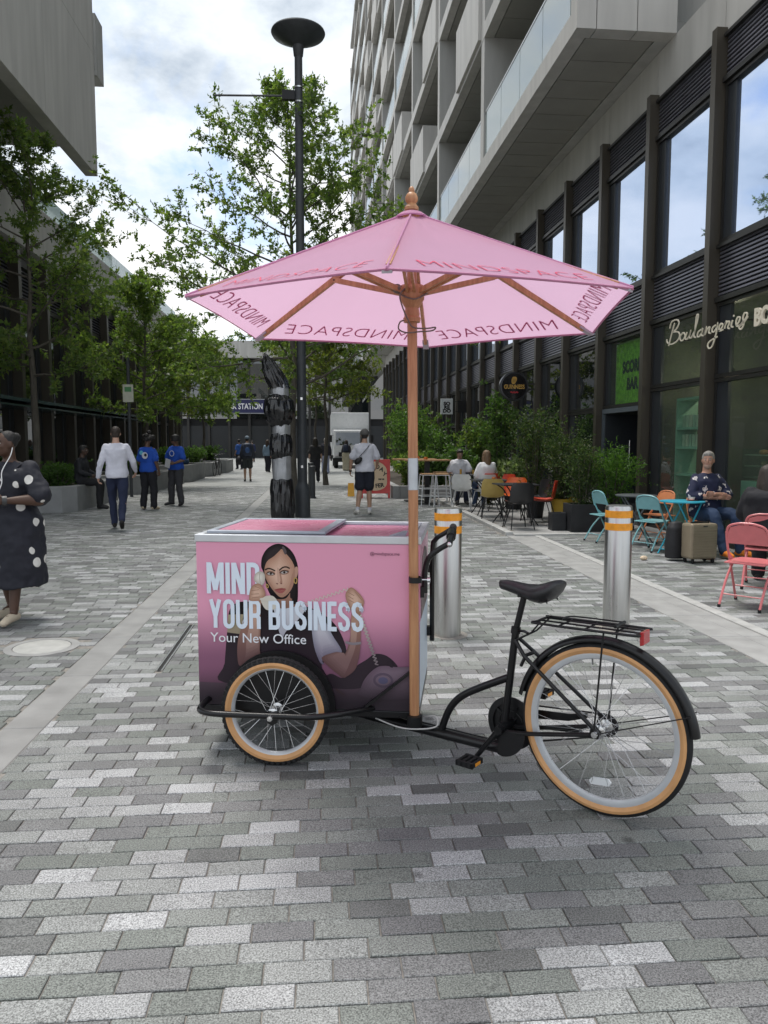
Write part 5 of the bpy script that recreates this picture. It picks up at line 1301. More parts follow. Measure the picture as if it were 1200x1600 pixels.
def person(label, loc, rz, J, skin, hair=None, hairc=(.015,.011,.009), top=None, bottom=None, shoes=(.03,.03,.035), voxel=.014, yaw=0, pitch=0, face=True, bulk=1.0, dep=1.0, sh=.0, group=None, cap=None, curlL=.35, curlR=.35, armr=1.0, extra=None, socks=None):
    """One figure. top = (colour or material, sleeve 'short'/'long', looseness); bottom = (colour, 'long'/'shorts', looseness)."""
    s = J['s']; cm = lambda c, n: c if isinstance(c, bpy.types.Material) else M('%s_%d_%d_%d' % (n, c[0]*999, c[1]*999, c[2]*999), c, .85, var=.12, scale=7, bump=.35, bscale=14)
    skm = M('skin_%d' % (skin[0]*999), skin, .5, var=.06, scale=14)
    hr = head_rot(yaw, pitch); hc = J['hed']; hp = lambda x, y, z: hc+hr @ (V(x,y,z)*s)
    b = MB(skm)
    # head: cranium, jaw, nose, ears, neck
    b.ell(hc+hr @ V(0,-.008*s,.022*s), (.074*s,.094*s,.092*s), 16, 12, hr); b.ell(hp(0,.022,-.045), (.056*s,.066*s,.070*s), 14, 10, hr); b.ell(hp(0,.05,-.085), (.03*s,.03*s,.025*s), 10, 8, hr)
    b.ell(hp(0,.098,-.012), (.013*s,.020*s,.028*s), 8, 6, hr); b.ell(hp(0,.088,.012), (.010*s,.015*s,.03*s), 8, 6, hr)
    for sd in (-1, 1): b.ell(hp(sd*.076,-.005,-.008), (.010*s,.02*s,.032*s), 8, 6, hr); b.ell(hp(sd*.036,.062,-.02), (.024*s,.024*s,.024*s), 8, 6, hr)
    limb(b, [J['nek']+V(0,0,-.03)*s, J['nek'].lerp(hc,.5)+V(0,-.012,0)*s, hp(0,-.02,-.03)], [.062*s,.055*s,.055*s])
    stack(b, torso_secs(J, -.004, bulk=bulk, dep=dep))
    for S in 'LR':
        limb(b, [J['sho'+S], J['sho'+S].lerp(J['elb'+S],.5), J['elb'+S], J['elb'+S].lerp(J['wri'+S],.35), J['wri'+S]], [.047*s*armr,.045*s*armr,.039*s*armr,.040*s*armr,.026*s])
        limb(b, [J['hip'+S], J['hip'+S].lerp(J['kne'+S],.5), J['kne'+S], J['kne'+S].lerp(J['ank'+S],.35), J['ank'+S]], [.088*s,.078*s,.056*s,.058*s,.036*s])
        limb(b, [J['ank'+S]+V(0,-.0,-.02)*s, J['toe'+S].lerp(J['ank'+S],.4), J['toe'+S]], [.036*s,.034*s,.028*s])
    me = fuse(b, voxel, 'person'); me.materials.append(skm)
    # hands and features are added to the same skin
    add = MB(); add.use(skm)
    for S, sg, cu in (('L',-1,curlL), ('R',1,curlR)): hand(add, J['wri'+S], J['fin'+S], sg, s, cu)
    if face:
        mw = M('eye_white', (.62,.6,.57), .3); md = M('eye_dark', (.015,.011,.009), .25); ml = M('lip_%d' % (skin[0]*999), (skin[0]*.75, skin[1]*.5, skin[2]*.5), .45)
        for sd in (-1, 1):
            add.use(mw).ell(hp(sd*.031,.0795,.006), (.0135*s,.010*s,.0075*s), 10, 6, hr); add.use(md).ell(hp(sd*.031,.0865,.006), (.0062*s,.005*s,.0062*s), 8, 6, hr)
            add.use(cm(hairc, 'hair')).tube([hp(sd*.014,.088,.026), hp(sd*.032,.088,.031), hp(sd*.05,.076,.026)], .0042*s, 6)
        add.use(ml).ell(hp(0,.080,-.050), (.024*s,.012*s,.0075*s), 10, 6, hr); add.ell(hp(0,.080,-.058), (.019*s,.012*s,.006*s), 10, 6, hr)
    am = add.mesh('f')
    import bmesh
    bm = bmesh.new(); bm.from_mesh(me); n0 = len(bm.faces)
    idx = {}
    for m in add.mats:
        if m.name not in [q.name for q in me.materials]: me.materials.append(m)
        idx[add.mats.index(m)] = [q.name for q in me.materials].index(m.name)
    for f in am.polygons: f.material_index = idx[f.material_index]; f.use_smooth = True
    bm.from_mesh(am); bm.to_mesh(me); bm.free(); bpy.data.meshes.remove(am)
    o = inst('person', me, None, loc, (0,0,rz), label=label, cat='person', group=group)
    def cloth(name, mb, mat, sm=3, vx=None):
        m2 = fuse(mb, vx or voxel, name, sm, .032 if name in ('shirt', 'trousers', 'shorts') else 0); m2.materials.append(mat); return inst(name, m2, o)
    if top:
        mt = cm(top[0], 'cloth'); g = top[2]; t = MB()
        stack(t, torso_secs(J, g+.008, flare=top[3] if len(top) > 3 else .01, bulk=bulk, dep=dep)[:-1])
        for S in 'LR':
            e = J['elb'+S]; a = J['sho'+S]
            if top[1] == 'short': limb(t, [a+V(0,0,-.012), a.lerp(e,.45), a.lerp(e,.78)], [.048*s*armr+g*.5, .054*s*armr+g*.8, .056*s*armr+g*1.2])
            elif top[1] == 'long': limb(t, [a, a.lerp(e,.5), e, e.lerp(J['wri'+S],.5), e.lerp(J['wri'+S],.97)], [.050*s+g*.5,.050*s+g*.7,.044*s+g*.8,.041*s+g*.7,.031*s+g*.5])
            elif top[1] == 'rolled': limb(t, [a, a.lerp(e,.5), e, e.lerp(J['wri'+S],.25)], [.050*s+g*.5,.052*s+g*.8,.048*s+g*.9,.049*s+g*.9])
        cloth(top[4] if len(top) > 4 else 'shirt', t, mt)
    if bottom:
        mt = cm(bottom[0], 'cloth'); g = bottom[2]; t = MB()
        S_ = torso_secs(J, g+.004, bulk=bulk, dep=dep); p, w = J['pel'], J['wst']
        stack(t, [(p+(p-w)*.55,)+S_[0][1:], S_[1], (p.lerp(w,.55), S_[2][1], S_[2][2], S_[2][3])])
        for S in 'LR':
            h, k, a = J['hip'+S], J['kne'+S], J['ank'+S]
            if bottom[1] == 'shorts': limb(t, [h, h.lerp(k,.5), h.lerp(k,.80)], [.098*s+g,.092*s+g,.088*s+g*1.3])
            else: limb(t, [h, h.lerp(k,.5), k, k.lerp(a,.5), a+V(0,0,.0)*s], [.096*s+g,.087*s+g,.066*s+g,.062*s+g,.052*s+g*1.2])
        cloth('shorts' if bottom[1] == 'shorts' else 'trousers', t, mt)
    if shoes:
        for S in 'LR':
            a, t_ = J['ank'+S], J['toe'+S]; d = (t_-a); fd = V(d.x, d.y, 0); fd = fd.normalized() if fd.length > 1e-4 else V(0,1,0)
            sm = MB(); heel = a+V(0,0,-.052)*s-fd*.045*s
            limb(sm, [heel+V(0,0,.012)*s, heel.lerp(t_,.5)+V(0,0,.018)*s, t_+fd*.01*s], [.040*s,.044*s,.034*s]); sm.ell(a+V(0,0,-.03)*s, (.043*s,.045*s,.035*s), 10, 6)
            so = cloth('shoe', sm, cm(shoes, 'shoe'), 2, max(.010, voxel*.8))
            if socks: limb(x := MB(), [a+V(0,0,-.02)*s, a.lerp(J['kne'+S],.12)], [.042*s,.042*s]); cloth('sock', x, cm(socks, 'sock'), 1, voxel*.8)
    if hair:
        hm = M('hair_%d_%d' % (hairc[0]*999, hairc[1]*999), hairc, .6, var=.3, scale=30, bump=.8, bscale=60, stretch=(1,1,.3)); t = MB()
        if hair in ('short', 'crop'):
            k = 1.05 if hair == 'short' else 1.03
            t.ell(hp(0,-.022,.035), (.079*s*k,.092*s*k,.090*s*k), 16, 10, hr); t.ell(hp(0,-.05,-.01), (.072*s,.06*s,.075*s), 12, 8, hr)
            if hair == 'short': t.ell(hp(0,.04,.085), (.06*s,.05*s,.035*s), 12, 8, hr)
        elif hair == 'afro':
            for q in range(26):
                rq = random.Random(q); t.ell(hp(rq.gauss(0,.05), -.03+rq.gauss(0,.05), .055+rq.gauss(0,.035)), .055*s, 8, 6)
        elif hair == 'dreads':
            t.ell(hp(0,-.02,.04), (.085*s,.095*s,.09*s), 14, 10, hr)
            for q in range(22):
                an = 2.2+q*.29-.9; t.tube([hp(.075*math.cos(an*.9),-.02+.085*math.sin(an*.9),.10), hp(.098*math.cos(an*.9),-.02+.10*math.sin(an*.9),.02), hp(.10*math.cos(an*.9),-.02+.10*math.sin(an*.9),-.05)], .017*s, 6)
        elif hair == 'long':
            t.ell(hp(0,-.02,.035), (.085*s,.098*s,.094*s), 16, 10, hr)
            limb(t, [hp(0,-.07,.04), hp(0,-.09,-.10), hp(0,-.095,-.24), hp(0,-.09,-.34)], [.085*s,.092*s,.09*s,.06*s])
            for sd in (-1,1): limb(t, [hp(sd*.065,-.02,.02), hp(sd*.08,-.03,-.10), hp(sd*.08,-.04,-.24)], [.035*s,.04*s,.03*s])
        elif hair == 'bun':
            t.ell(hp(0,-.022,.035), (.079*s,.094*s,.088*s), 16, 10, hr); t.ell(hp(0,-.10,.06), .045*s, 10, 8)
        cloth('hair', t, hm, 2, max(.009, voxel*.7))
    if cap:
        t = MB(); t.ell(hp(0,-.014,.052), (.092*s,.113*s,.088*s), 16, 10, hr); cloth('cap', t, cm(cap, 'cap'), 1, .010)
        t = MB(cm(cap, 'cap')); t.prism([hp(x, y, .045) for x, y in ((-.07,.06),(-.05,.13),(0,.155),(.05,.13),(.07,.06))], hr @ V(0,0,.008)).build('cap_peak', o)
    return o
G_W = 'people walking in the street'
# woman in the polka-dot dress ------------------------------------------------
def dots_mat():
    m = bpy.data.materials.new('polka_dot_cloth'); m.use_nodes = True; t = m.node_tree; p = t.nodes['Principled BSDF']; N = t.nodes.new; K = t.links.new
    tc = N('ShaderNodeTexCoord'); mp = N('ShaderNodeMapping'); mp.inputs['Scale'].default_value = (1,.8,.85); mp.inputs['Location'].default_value = (.33,.12,.05); K(tc.outputs['Object'], mp.inputs[0])
    vo = N('ShaderNodeTexVoronoi'); vo.inputs['Scale'].default_value = 7.0; vo.inputs['Randomness'].default_value = .8; K(mp.outputs[0], vo.inputs['Vector'])
    cr = N('ShaderNodeValToRGB'); r = cr.color_ramp; r.elements[0].position = .235; r.elements[0].color = (.72,.70,.66,1); r.elements[1].position = .248; r.elements[1].color = (.012,.013,.022,1)
    K(vo.outputs['Distance'], cr.inputs[0]); K(cr.outputs[0], p.inputs['Base Color']); p.inputs['Roughness'].default_value = .75
    n = N('ShaderNodeTexNoise'); n.inputs['Scale'].default_value = 9; b = N('ShaderNodeBump'); b.inputs['Strength'].default_value = .4; b.inputs['Distance'].default_value = .02
    K(tc.outputs['Object'], n.inputs['Vector']); K(n.outputs['Fac'], b.inputs['Height']); K(b.outputs[0], p.inputs['Normal'])
    return m
JW = pose(1.60, hed=(0,.03,1.63), kneL=(-.10,.10,.50), ankL=(-.10,.16,.10), toeL=(-.12,.33,.045), kneR=(.12,-.02,.50), ankR=(.13,-.14,.10), toeR=(.15,.03,.03),
          shoL=(-.20,-.01,1.40), shoR=(.20,-.01,1.40), elbL=(-.335,.03,1.13), wriL=(-.13,.27,1.13), finL=(-.04,.30,1.13), elbR=(.36,.03,1.14), wriR=(.13,.27,1.10), finR=(.05,.30,1.12), hipL=(-.12,0,.92), hipR=(.12,0,.92))
wo = person('woman in a black polka-dot dress and beige shoes looking at wired earphones', (-2.60,6.68,0), R(180-14), JW, (.085,.042,.026), hair='bun', hairc=(.008,.007,.007), top=None, bottom=None, shoes=(.55,.47,.36), voxel=.011, yaw=-24, bulk=1.18, dep=1.3, armr=1.3)
md_ = dots_mat(); t = MB(); s = JW['s']
S_ = torso_secs(JW, .020, bulk=1.22, dep=1.35)
sk = [((0,.02,.33*s), .275, .235, (1,0,0)), ((0,.015,.55*s), .272, .23, (1,0,0)), ((0,.01,.80*s), .265, .22, (1,0,0)), ((0,.005,.95*s), .255, .21, (1,0,0))]
stack(t, sk+S_[2:7]+[(S_[7][0], .085, .08, (1,0,0))])
for S in 'LR': a, e = JW['sho'+S], JW['elb'+S]; limb(t, [a, a.lerp(e,.5), a.lerp(e,.84)], [.078,.092,.10])
m2 = fuse(t, .012, 'dress', 3, .045); m2.materials.append(md_); inst('dress', m2, wo)
cn = JW['nek']
MB(md_).prism([cn+V(-.10,.07,.0), cn+V(-.02,.125,-.10), cn+V(-.10,.13,-.10), cn+V(-.15,.06,-.03)], (0,.012,.006)).prism([cn+V(.10,.07,.0), cn+V(.15,.06,-.03), cn+V(.10,.13,-.10), cn+V(.02,.125,-.10)], (0,.012,.006)).build('collar', wo)
mwire = M('white_cable', (.7,.7,.7), .4)
hw = JW['hed']
MB(mwire).tube(catmull([hw+V(-.075,.02,-.03), hw+V(-.085,.07,-.10), hw+V(-.07,.16,-.22), hw+V(-.09,.20,-.32), hw+V(-.06,.24,-.42), JW['finL']+V(0,.02,.02), JW['finL']+V(.03,.03,-.03), JW['finL']+V(-.04,.03,-.05)],6), .004, 6).tube(catmull([hw+V(.075,.02,-.03), hw+V(.05,.10,-.13), hw+V(-.02,.17,-.20), hw+V(-.08,.19,-.30)],6), .004, 6).build('earphone_cable', wo)
MB(M('phone_case', (.6,.62,.68), .3)).obox(JW['finR']+V(-.01,.03,.02), (.038,0,.0), (0,.006,.004), (0,-.02,.07)).build('phone', wo, bevel=.003)
MB(M('watch_band', (.05,.05,.05), .4)).tube([JW['wriL']+V(-.015,-.012,0), JW['wriL']+V(.012,.010,0)], .043, 12).build('watch', wo)

# walking man, white shirt ----------------------------------------------------
JM = pose(1.78, kneL=(-.09,.20,.52), ankL=(-.07,.22,.10), toeL=(-.08,.37,.06), kneR=(.09,-.03,.50), ankR=(.07,-.34,.20), toeR=(.07,-.24,.06), elbL=(-.25,-.08,1.14), wriL=(-.30,.0,.90), finL=(-.30,.03,.80), elbR=(.27,.02,1.15), wriR=(.30,.18,.98), finR=(.30,.24,.90))
person('man in a white shirt and navy trousers walking away towards the station', (-3.50,13.6,0), R(12), JM, (.50,.30,.22), hair='crop', hairc=(.03,.02,.015), top=((.66,.66,.74),'long',.012,.006), bottom=((.018,.025,.06),'long',.004), shoes=(.02,.018,.016), voxel=.014, face=True, group=G_W)
# two people in blue T-shirts -------------------------------------------------
BLUE = (.012,.075,.42)
JB = pose(1.68, elbL=(-.23,-.02,1.13), wriL=(-.20,.10,.93), finL=(-.18,.16,.86), kneL=(-.12,.02,.50), ankL=(-.15,-.02,.09), toeL=(-.20,.12,.03), kneR=(.12,.02,.5), ankR=(.15,-.03,.09), toeR=(.18,.1,.03))
b1 = person('person in a blue T-shirt seen from behind, black trousers, talking with another', (-3.86,17.7,0), R(-22), JB, (.13,.07,.045), hair='afro', hairc=(.012,.01,.009), top=(BLUE,'short',.022,.012), bottom=((.012,.012,.016),'long',.022), shoes=(.50,.42,.30), voxel=.016, yaw=30, group=G_W)
MB(M('tshirt_print_white', (.6,.62,.68), .7)).lathe([(.001,0),(.075,.001),(.076,.003),(.001,.004)], 20, (.03,-.165,1.22), 'y').build('shirt_print', b1)
MB(M('tshirt_print_cyan', (.12,.45,.6), .7)).lathe([(.001,0),(.05,.001),(.05,.003),(.001,.004)], 16, (-.06,-.163,1.28), 'y').build('shirt_print', b1)
MB(M('tshirt_print_black', (.015,.015,.02), .7)).lathe([(.001,0),(.035,.001),(.035,.003),(.001,.004)], 16, (.05,-.169,1.23), 'y').build('shirt_print', b1)
JC = pose(1.70, elbL=(-.25,.02,1.13), wriL=(-.12,.20,1.05), finL=(-.05,.26,1.05), elbR=(.25,.02,1.13), wriR=(.12,.20,1.04), finR=(.05,.27,1.04), kneL=(-.12,.04,.5), ankL=(-.15,0,.09), toeL=(-.2,.14,.03), kneR=(.13,.02,.5), ankR=(.19,-.03,.09), toeR=(.26,.1,.03))
b2 = person('person in a blue T-shirt and grey joggers holding leaflets, facing the street', (-3.44,18.75,0), R(150), JC, (.15,.08,.05), hair='dreads', hairc=(.012,.01,.009), top=(BLUE,'short',.022,.012), bottom=((.05,.05,.055),'long',.02), shoes=(.03,.03,.035), voxel=.016, yaw=-35, group=G_W)
MB(M('leaflet_paper', (.7,.7,.68), .6)).obox((.0,.29,1.02), (.07,0,.02), (0,.004,.0), (-.02,0,.10)).build('leaflets', b2)
MB(M('tshirt_print_white', (.6,.62,.68), .7)).lathe([(.055,0),(.072,.001),(.072,.003),(.055,.004)], 20, (-.02,.158,1.25), 'y', cap=False).build('shirt_print', b2)
# seated figure on the planter ------------------------------------------------
def sit(H=1.72, seat=.55, **ov):
    z = seat/(H/1.75)+.10
    d = dict(pel=(0,0,z), wst=(0,-.02,z+.16), chs=(0,-.01,z+.34), nek=(0,.01,z+.52), hed=(0,.06,z+.68), hipL=(-.09,.02,z-.02), kneL=(-.11,.43,z-.0), ankL=(-.11,.45,.09), toeL=(-.12,.61,.03), hipR=(.09,.02,z-.02), kneR=(.11,.43,z-.0), ankR=(.11,.45,.09), toeR=(.12,.61,.03),
             shoL=(-.165,0,z+.455), elbL=(-.25,.05,z+.20), wriL=(-.16,.27,z+.11), finL=(-.12,.35,z+.09), shoR=(.165,0,z+.455), elbR=(.25,.05,z+.20), wriR=(.16,.27,z+.11), finR=(.12,.35,z+.09))
    d.update(ov); return pose(H, **d)
person('person in dark clothes sitting on the rim of the first planter', (-5.42,18.05,0), R(-95), sit(1.72,.56, kneL=(-.11,.40,.60), kneR=(.11,.42,.60), ankL=(-.11,.36,.09), toeL=(-.12,.52,.03), ankR=(.11,.44,.09), toeR=(.12,.6,.03)), (.07,.038,.026), hair='short', hairc=(.01,.009,.008), top=((.015,.016,.02),'long',.02), bottom=((.012,.012,.014),'long',.012), shoes=(.015,.015,.017), voxel=.016, yaw=0)
# man with the grey cap -------------------------------------------------------
JK = pose(1.78, kneL=(-.10,-.03,.50), ankL=(-.15,-.12,.11), toeL=(-.20,.0,.03), kneR=(.09,.06,.50), ankR=(.10,.03,.09), toeR=(.11,.18,.03), elbL=(-.27,.0,1.14), wriL=(-.30,.04,.90), finL=(-.30,.06,.79), elbR=(.27,.02,1.15), wriR=(.25,.16,.98), finR=(.22,.22,.92))
km = person('man in a grey cap, white T-shirt and black shorts with a crossbody bag', (.93,16.1,0), R(-4), JK, (.42,.25,.17), hair='crop', hairc=(.015,.012,.01), top=((.62,.62,.68),'short',.022,.02), bottom=((.012,.014,.025),'shorts',.02), shoes=(.62,.6,.56), voxel=.014, cap=(.11,.105,.10), group=G_W, socks=(.6,.6,.66))
MB(m_blackmetal).tube(catmull([(.12,.02,1.50),(.06,-.155,1.40),(-.08,-.175,1.24),(-.17,-.165,1.13),(-.235,-.06,1.08),(-.2,.1,1.15),(.0,.16,1.38),(.12,.05,1.50)],5), .017, 6, ry=.006).ell((-.13,-.19,1.13), (.10,.05,.06), 14, 9, Euler((0,R(-40),0)).to_matrix()).build('crossbody_bag', km)
MB(m_blackmetal).tube([(-.298,.035,.925),(-.30,.038,.90)], .034, 12).build('watch', km)
# man with the backpack -------------------------------------------------------
bp = person('man with a large navy backpack, cap and dark shorts walking away', (-2.83,30.4,0), R(6), pose(1.76), (.42,.25,.18), hair='crop', top=((.03,.035,.05),'long',.03), bottom=((.03,.035,.035),'shorts',.02), shoes=(.03,.03,.03), voxel=.02, cap=(.14,.18,.22), group=G_W)
mbp = M('navy_pack_nylon', (.02,.03,.06), .6, var=.2, scale=10)
t = MB(); stack(t, [((0,-.26,1.0), .17,.10,(1,0,0)), ((0,-.27,1.2),.18,.12,(1,0,0)), ((0,-.25,1.45),.15,.10,(1,0,0)), ((0,-.23,1.5),.09,.06,(1,0,0))]); m2 = fuse(t, .02, 'backpack'); m2.materials.append(mbp); inst('backpack', m2, bp)
MB(M('pack_blue_panel', (.03,.08,.22), .5)).ell((0,-.385,1.22), (.09,.02,.11), 12, 8).build('pack_pocket', bp)
MB(M('dark_bag', (.015,.015,.02), .7)).ell((-.32,-.05,.82), (.10,.16,.18), 12, 8).build('hand_bag', bp)
# distant walkers
far = [('woman in a pale blue jacket and dark trousers far down the street', (-2.66,39.6,0), -20, (.40,.26,.2), 'long', (.05,.03,.02), ((.20,.28,.36),'long',.03), ((.02,.02,.03),'long',.02)),
       ('person in black beside the pale blue jacket far down the street', (-2.25,39.2,0), 15, (.4,.26,.2), 'short', (.02,.015,.01), ((.02,.02,.022),'long',.03), ((.02,.025,.05),'long',.02)),
       ('person in a long dark coat carrying a black handbag, right of the lamp post', (.26,37.6,0), 5, (.4,.27,.2), 'short', (.35,.33,.3), ((.018,.018,.028),'long',.05), ((.3,.33,.45),'long',.03)),
       ('woman with a dark backpack and pale skirt in front of the truck', (1.42,41.8,0), -12, (.4,.27,.2), 'long', (.03,.02,.015), ((.03,.03,.04),'long',.03), ((.42,.38,.28),'long',.07)),
       ('person in a bright blue top near the station entrance', (-4.55,44.0,0), 40, (.3,.18,.13), 'short', (.02,.015,.01), ((.03,.10,.35),'short',.03), ((.02,.02,.03),'long',.02)),
       ('person in dark red by the station entrance', (-3.05,52.0,0), -10, (.3,.18,.13), 'short', (.02,.015,.01), ((.16,.03,.03),'long',.03), ((.02,.02,.03),'long',.02)),
       ('person in navy standing under the station sign', (-5.2,60.0,0), 20, (.4,.25,.2), 'short', (.02,.015,.01), ((.02,.03,.09),'long',.03), ((.02,.02,.03),'long',.02)),
       ('person in dark clothes half hidden behind the slim bollards', (-.18,29.5,0), 0, (.4,.26,.2), 'long', (.02,.015,.01), ((.02,.02,.022),'short',.03), ((.015,.015,.02),'long',.02))]
for q, (lb, lc, rz, skn, hs, hcx, tp, bt) in enumerate(far):
    p_ = person(lb, lc, R(rz), pose(1.66+.04*(q % 3), kneL=(-.10,.08,.5), ankL=(-.1,.05,.1), toeL=(-.11,.2,.04), ankR=(.1,-.12,.1), toeR=(.11,.03,.03)), skn, hair=hs, hairc=hcx, top=tp, bottom=bt, voxel=.026, face=False, group=G_W)
    if q == 3:
        t = MB(); stack(t, [((0,-.2,1.05),.13,.09,(1,0,0)),((0,-.21,1.25),.13,.09,(1,0,0)),((0,-.19,1.42),.11,.07,(1,0,0))]); m2 = fuse(t,.03,'backpack'); m2.materials.append(mbp); inst('backpack', m2, p_)
    if q == 2: MB(m_blackmetal).ell((.29,.1,.72),(.05,.13,.11),10,7).tube(catmull([(.29,0,.78),(.29,.07,.88),(.29,.16,.78)],4),.008,6).build('handbag', p_)
# people at the tables --------------------------------------------------------
person('man in a white T-shirt seated at the far terrace table, head bowed', (3.42,18.75,.02), R(178), sit(1.76,.46, hed=(0,.10,1.20)), (.30,.17,.11), hair='short', hairc=(.012,.01,.009), top=((.68,.68,.72),'short',.03), bottom=((.02,.025,.05),'long',.01), shoes=(.05,.05,.05), voxel=.018, pitch=-18)
person('long-haired woman in white seated with her back to the street at the far table', (3.78,17.25,.02), R(12), sit(1.66,.46), (.45,.29,.21), hair='long', hairc=(.16,.10,.055), top=((.68,.68,.70),'long',.03), bottom=((.03,.05,.10),'long',.01), shoes=(.4,.4,.4), voxel=.018)
def floral():
    m = bpy.data.materials.new('floral_shirt_cloth'); m.use_nodes = True; t = m.node_tree; p = t.nodes['Principled BSDF']; N = t.nodes.new; K = t.links.new
    tc = N('ShaderNodeTexCoord'); nz = N('ShaderNodeTexNoise'); nz.inputs['Scale'].default_value = 26; nz.inputs['Detail'].default_value = 1
    mx = N('ShaderNodeMixRGB'); mx.inputs[0].default_value = .085; K(tc.outputs['Object'], nz.inputs['Vector']); K(tc.outputs['Object'], mx.inputs[1]); K(nz.outputs['Color'], mx.inputs[2])
    vo = N('ShaderNodeTexVoronoi'); vo.inputs['Scale'].default_value = 9.5; K(mx.outputs[0], vo.inputs['Vector'])
    cr = N('ShaderNodeValToRGB'); r = cr.color_ramp; r.interpolation = 'CONSTANT'; r.elements[0].position = 0; r.elements[0].color = (.35,.12,.10,1); r.elements[1].position = .13; r.elements[1].color = (.66,.62,.62,1)
    e = r.elements.new(.30); e.color = (.014,.018,.055,1)
    K(vo.outputs['Distance'], cr.inputs[0]); K(cr.outputs[0], p.inputs['Base Color']); p.inputs['Roughness'].default_value = .8
    return m
zs = .46/(1.78/1.75)+.10
JS = sit(1.78, .46, hed=(0,.03,zs+.69), kneL=(-.15,.42,zs-.02), kneR=(.13,.40,zs-.02), ankL=(-.20,.50,.09), toeL=(-.26,.66,.04), ankR=(.10,.60,.10), toeR=(.12,.78,.05), elbL=(-.27,.10,zs+.22), wriL=(.05,.27,zs+.25), finL=(.15,.25,zs+.26), elbR=(.27,.10,zs+.22), wriR=(-.06,.24,zs+.20), finR=(-.16,.22,zs+.21), wst=(0,.02,zs+.17), chs=(0,.0,zs+.34))
sm_ = person('grey-haired man with folded arms in a navy floral shirt and jeans', (5.27,10.12,0), R(186), JS, (.52,.28,.20), hair='short', hairc=(.30,.28,.26), top=(floral(),'rolled',.022,.015), bottom=((.022,.045,.10),'long',.010), shoes=(.75,.22,.02), voxel=.013, yaw=-38, bulk=1.05, dep=1.2)
t = MB(); hr = head_rot(-38); hc = JS['hed']
t.ell(hc+hr @ V(0,.045,-.075), (.052,.055,.045), 12, 8, hr); m2 = fuse(t, .01, 'beard', 1); m2.materials.append(M('stubble', (.42,.27,.21), .8, var=.2, scale=80)); inst('beard', m2, sm_)
JR = sit(1.66, .46, wst=(0,-.01,.74), chs=(0,.03,.90), nek=(0,.07,1.07), hed=(0,.12,1.22))
person('dark-haired person in black sitting with their back to us at the right edge', (4.62,7.6,0), R(-38), JR, (.4,.25,.19), hair='long', hairc=(.035,.025,.02), top=((.012,.012,.016),'long',.035,.03), bottom=((.012,.012,.016),'long',.02), shoes=(.02,.02,.02), voxel=.015, yaw=-10, bulk=1.1, dep=1.2)
# ---------------------------------------------------------------- folding chairs, tables, luggage
def paint(n, c): return M(n, c, .42, var=.08, scale=9, coat=.15)
def folding_chair(loc, rz, m, label):
    """Steel folding chair facing +y."""
    t = thing('folding_chair', label, 'chair', loc, rz, 'metal folding chairs'); mf = m_rubber; t.scale = (.93,.93,.90)
    for s in (-1, 1):
        x = s*.205
        MB(m).tube(catmull([(x*1.05,.24,.012),(x*1.02,.10,.30),(x,-.06,.62),(x*.96,-.115,.76)],4), .0125, 8).build('leg', t)
        MB(m).tube(catmull([(x*.93,-.25,.012),(x*.93,-.10,.26),(x*.93,.10,.46)],4), .0125, 8).build('leg', t)
        for (px, py) in ((x*1.05,.24),(x*.93,-.25)): MB(mf).tube([(px,py,0),(px,py,.03)], .017, 8).build('foot_cap', t)
        MB(m).bar((x*1.0,-.01,.52),(x*.93,.08,.44),.006,.03).build('link', t)
    MB(m).prism([(-.19,-.17,.445),(.19,-.17,.445),(.195,.12,.452),(.16,.21,.455),(.0,.225,.456),(-.16,.21,.455),(-.195,.12,.452)], (0,0,.016)).build('seat', t, bevel=.006)
    pts = catmull([(-.197,-.07,.60),(-.198,-.105,.73),(-.17,-.13,.82),(-.08,-.14,.855),(0,-.142,.86),(.08,-.14,.855),(.17,-.13,.82),(.198,-.105,.73),(.197,-.07,.60)], 4)
    MB(m).tube(pts, .0125, 8).build('back_frame', t)
    bp_ = [(-.19,-.088,.64),(.19,-.088,.64),(.19,-.112,.74),(.16,-.13,.81),(.07,-.138,.84),(-.07,-.138,.84),(-.16,-.13,.81),(-.19,-.112,.74)]
    MB(m).prism(bp_, (0,.008,.002)).build('backrest', t, bevel=.003)
    MB(m).tube([(-.195,.17,.17),(.195,.17,.17)], .007, 6).build('stretcher', t); MB(m).tube([(-.19,-.18,.13),(.19,-.18,.13)], .007, 6).build('stretcher', t)
    return t
TEAL, ORG, PNK, TRQ = paint('teal_paint', (.19,.42,.45)), paint('peach_paint', (.72,.27,.12)), paint('coral_pink_paint', (.62,.17,.18)), paint('turquoise_paint', (.03,.38,.52))
folding_chair((4.32,11.35,0), R(-80), TEAL, 'pale teal folding chair left of the dark round table')
folding_chair((4.62,10.35,0), R(-60), TEAL, 'pale teal folding chair nearest the turquoise table, behind the bollard')
folding_chair((5.15,11.25,0), R(105), ORG, 'empty peach-orange folding chair behind the turquoise table')
folding_chair((5.28,10.2,0), R(186), ORG, 'peach-orange folding chair under the seated man')
folding_chair((3.93,6.68,0), R(-50), PNK, 'coral pink folding chair near the right edge, empty')
folding_chair((4.60,7.55,0), R(-38), PNK, 'coral pink folding chair under the dark-haired sitter')
folding_chair((4.12,6.05,0), R(30), paint('grey_blue_paint', (.22,.28,.34)), 'grey-blue folding chair cut off by the right edge')
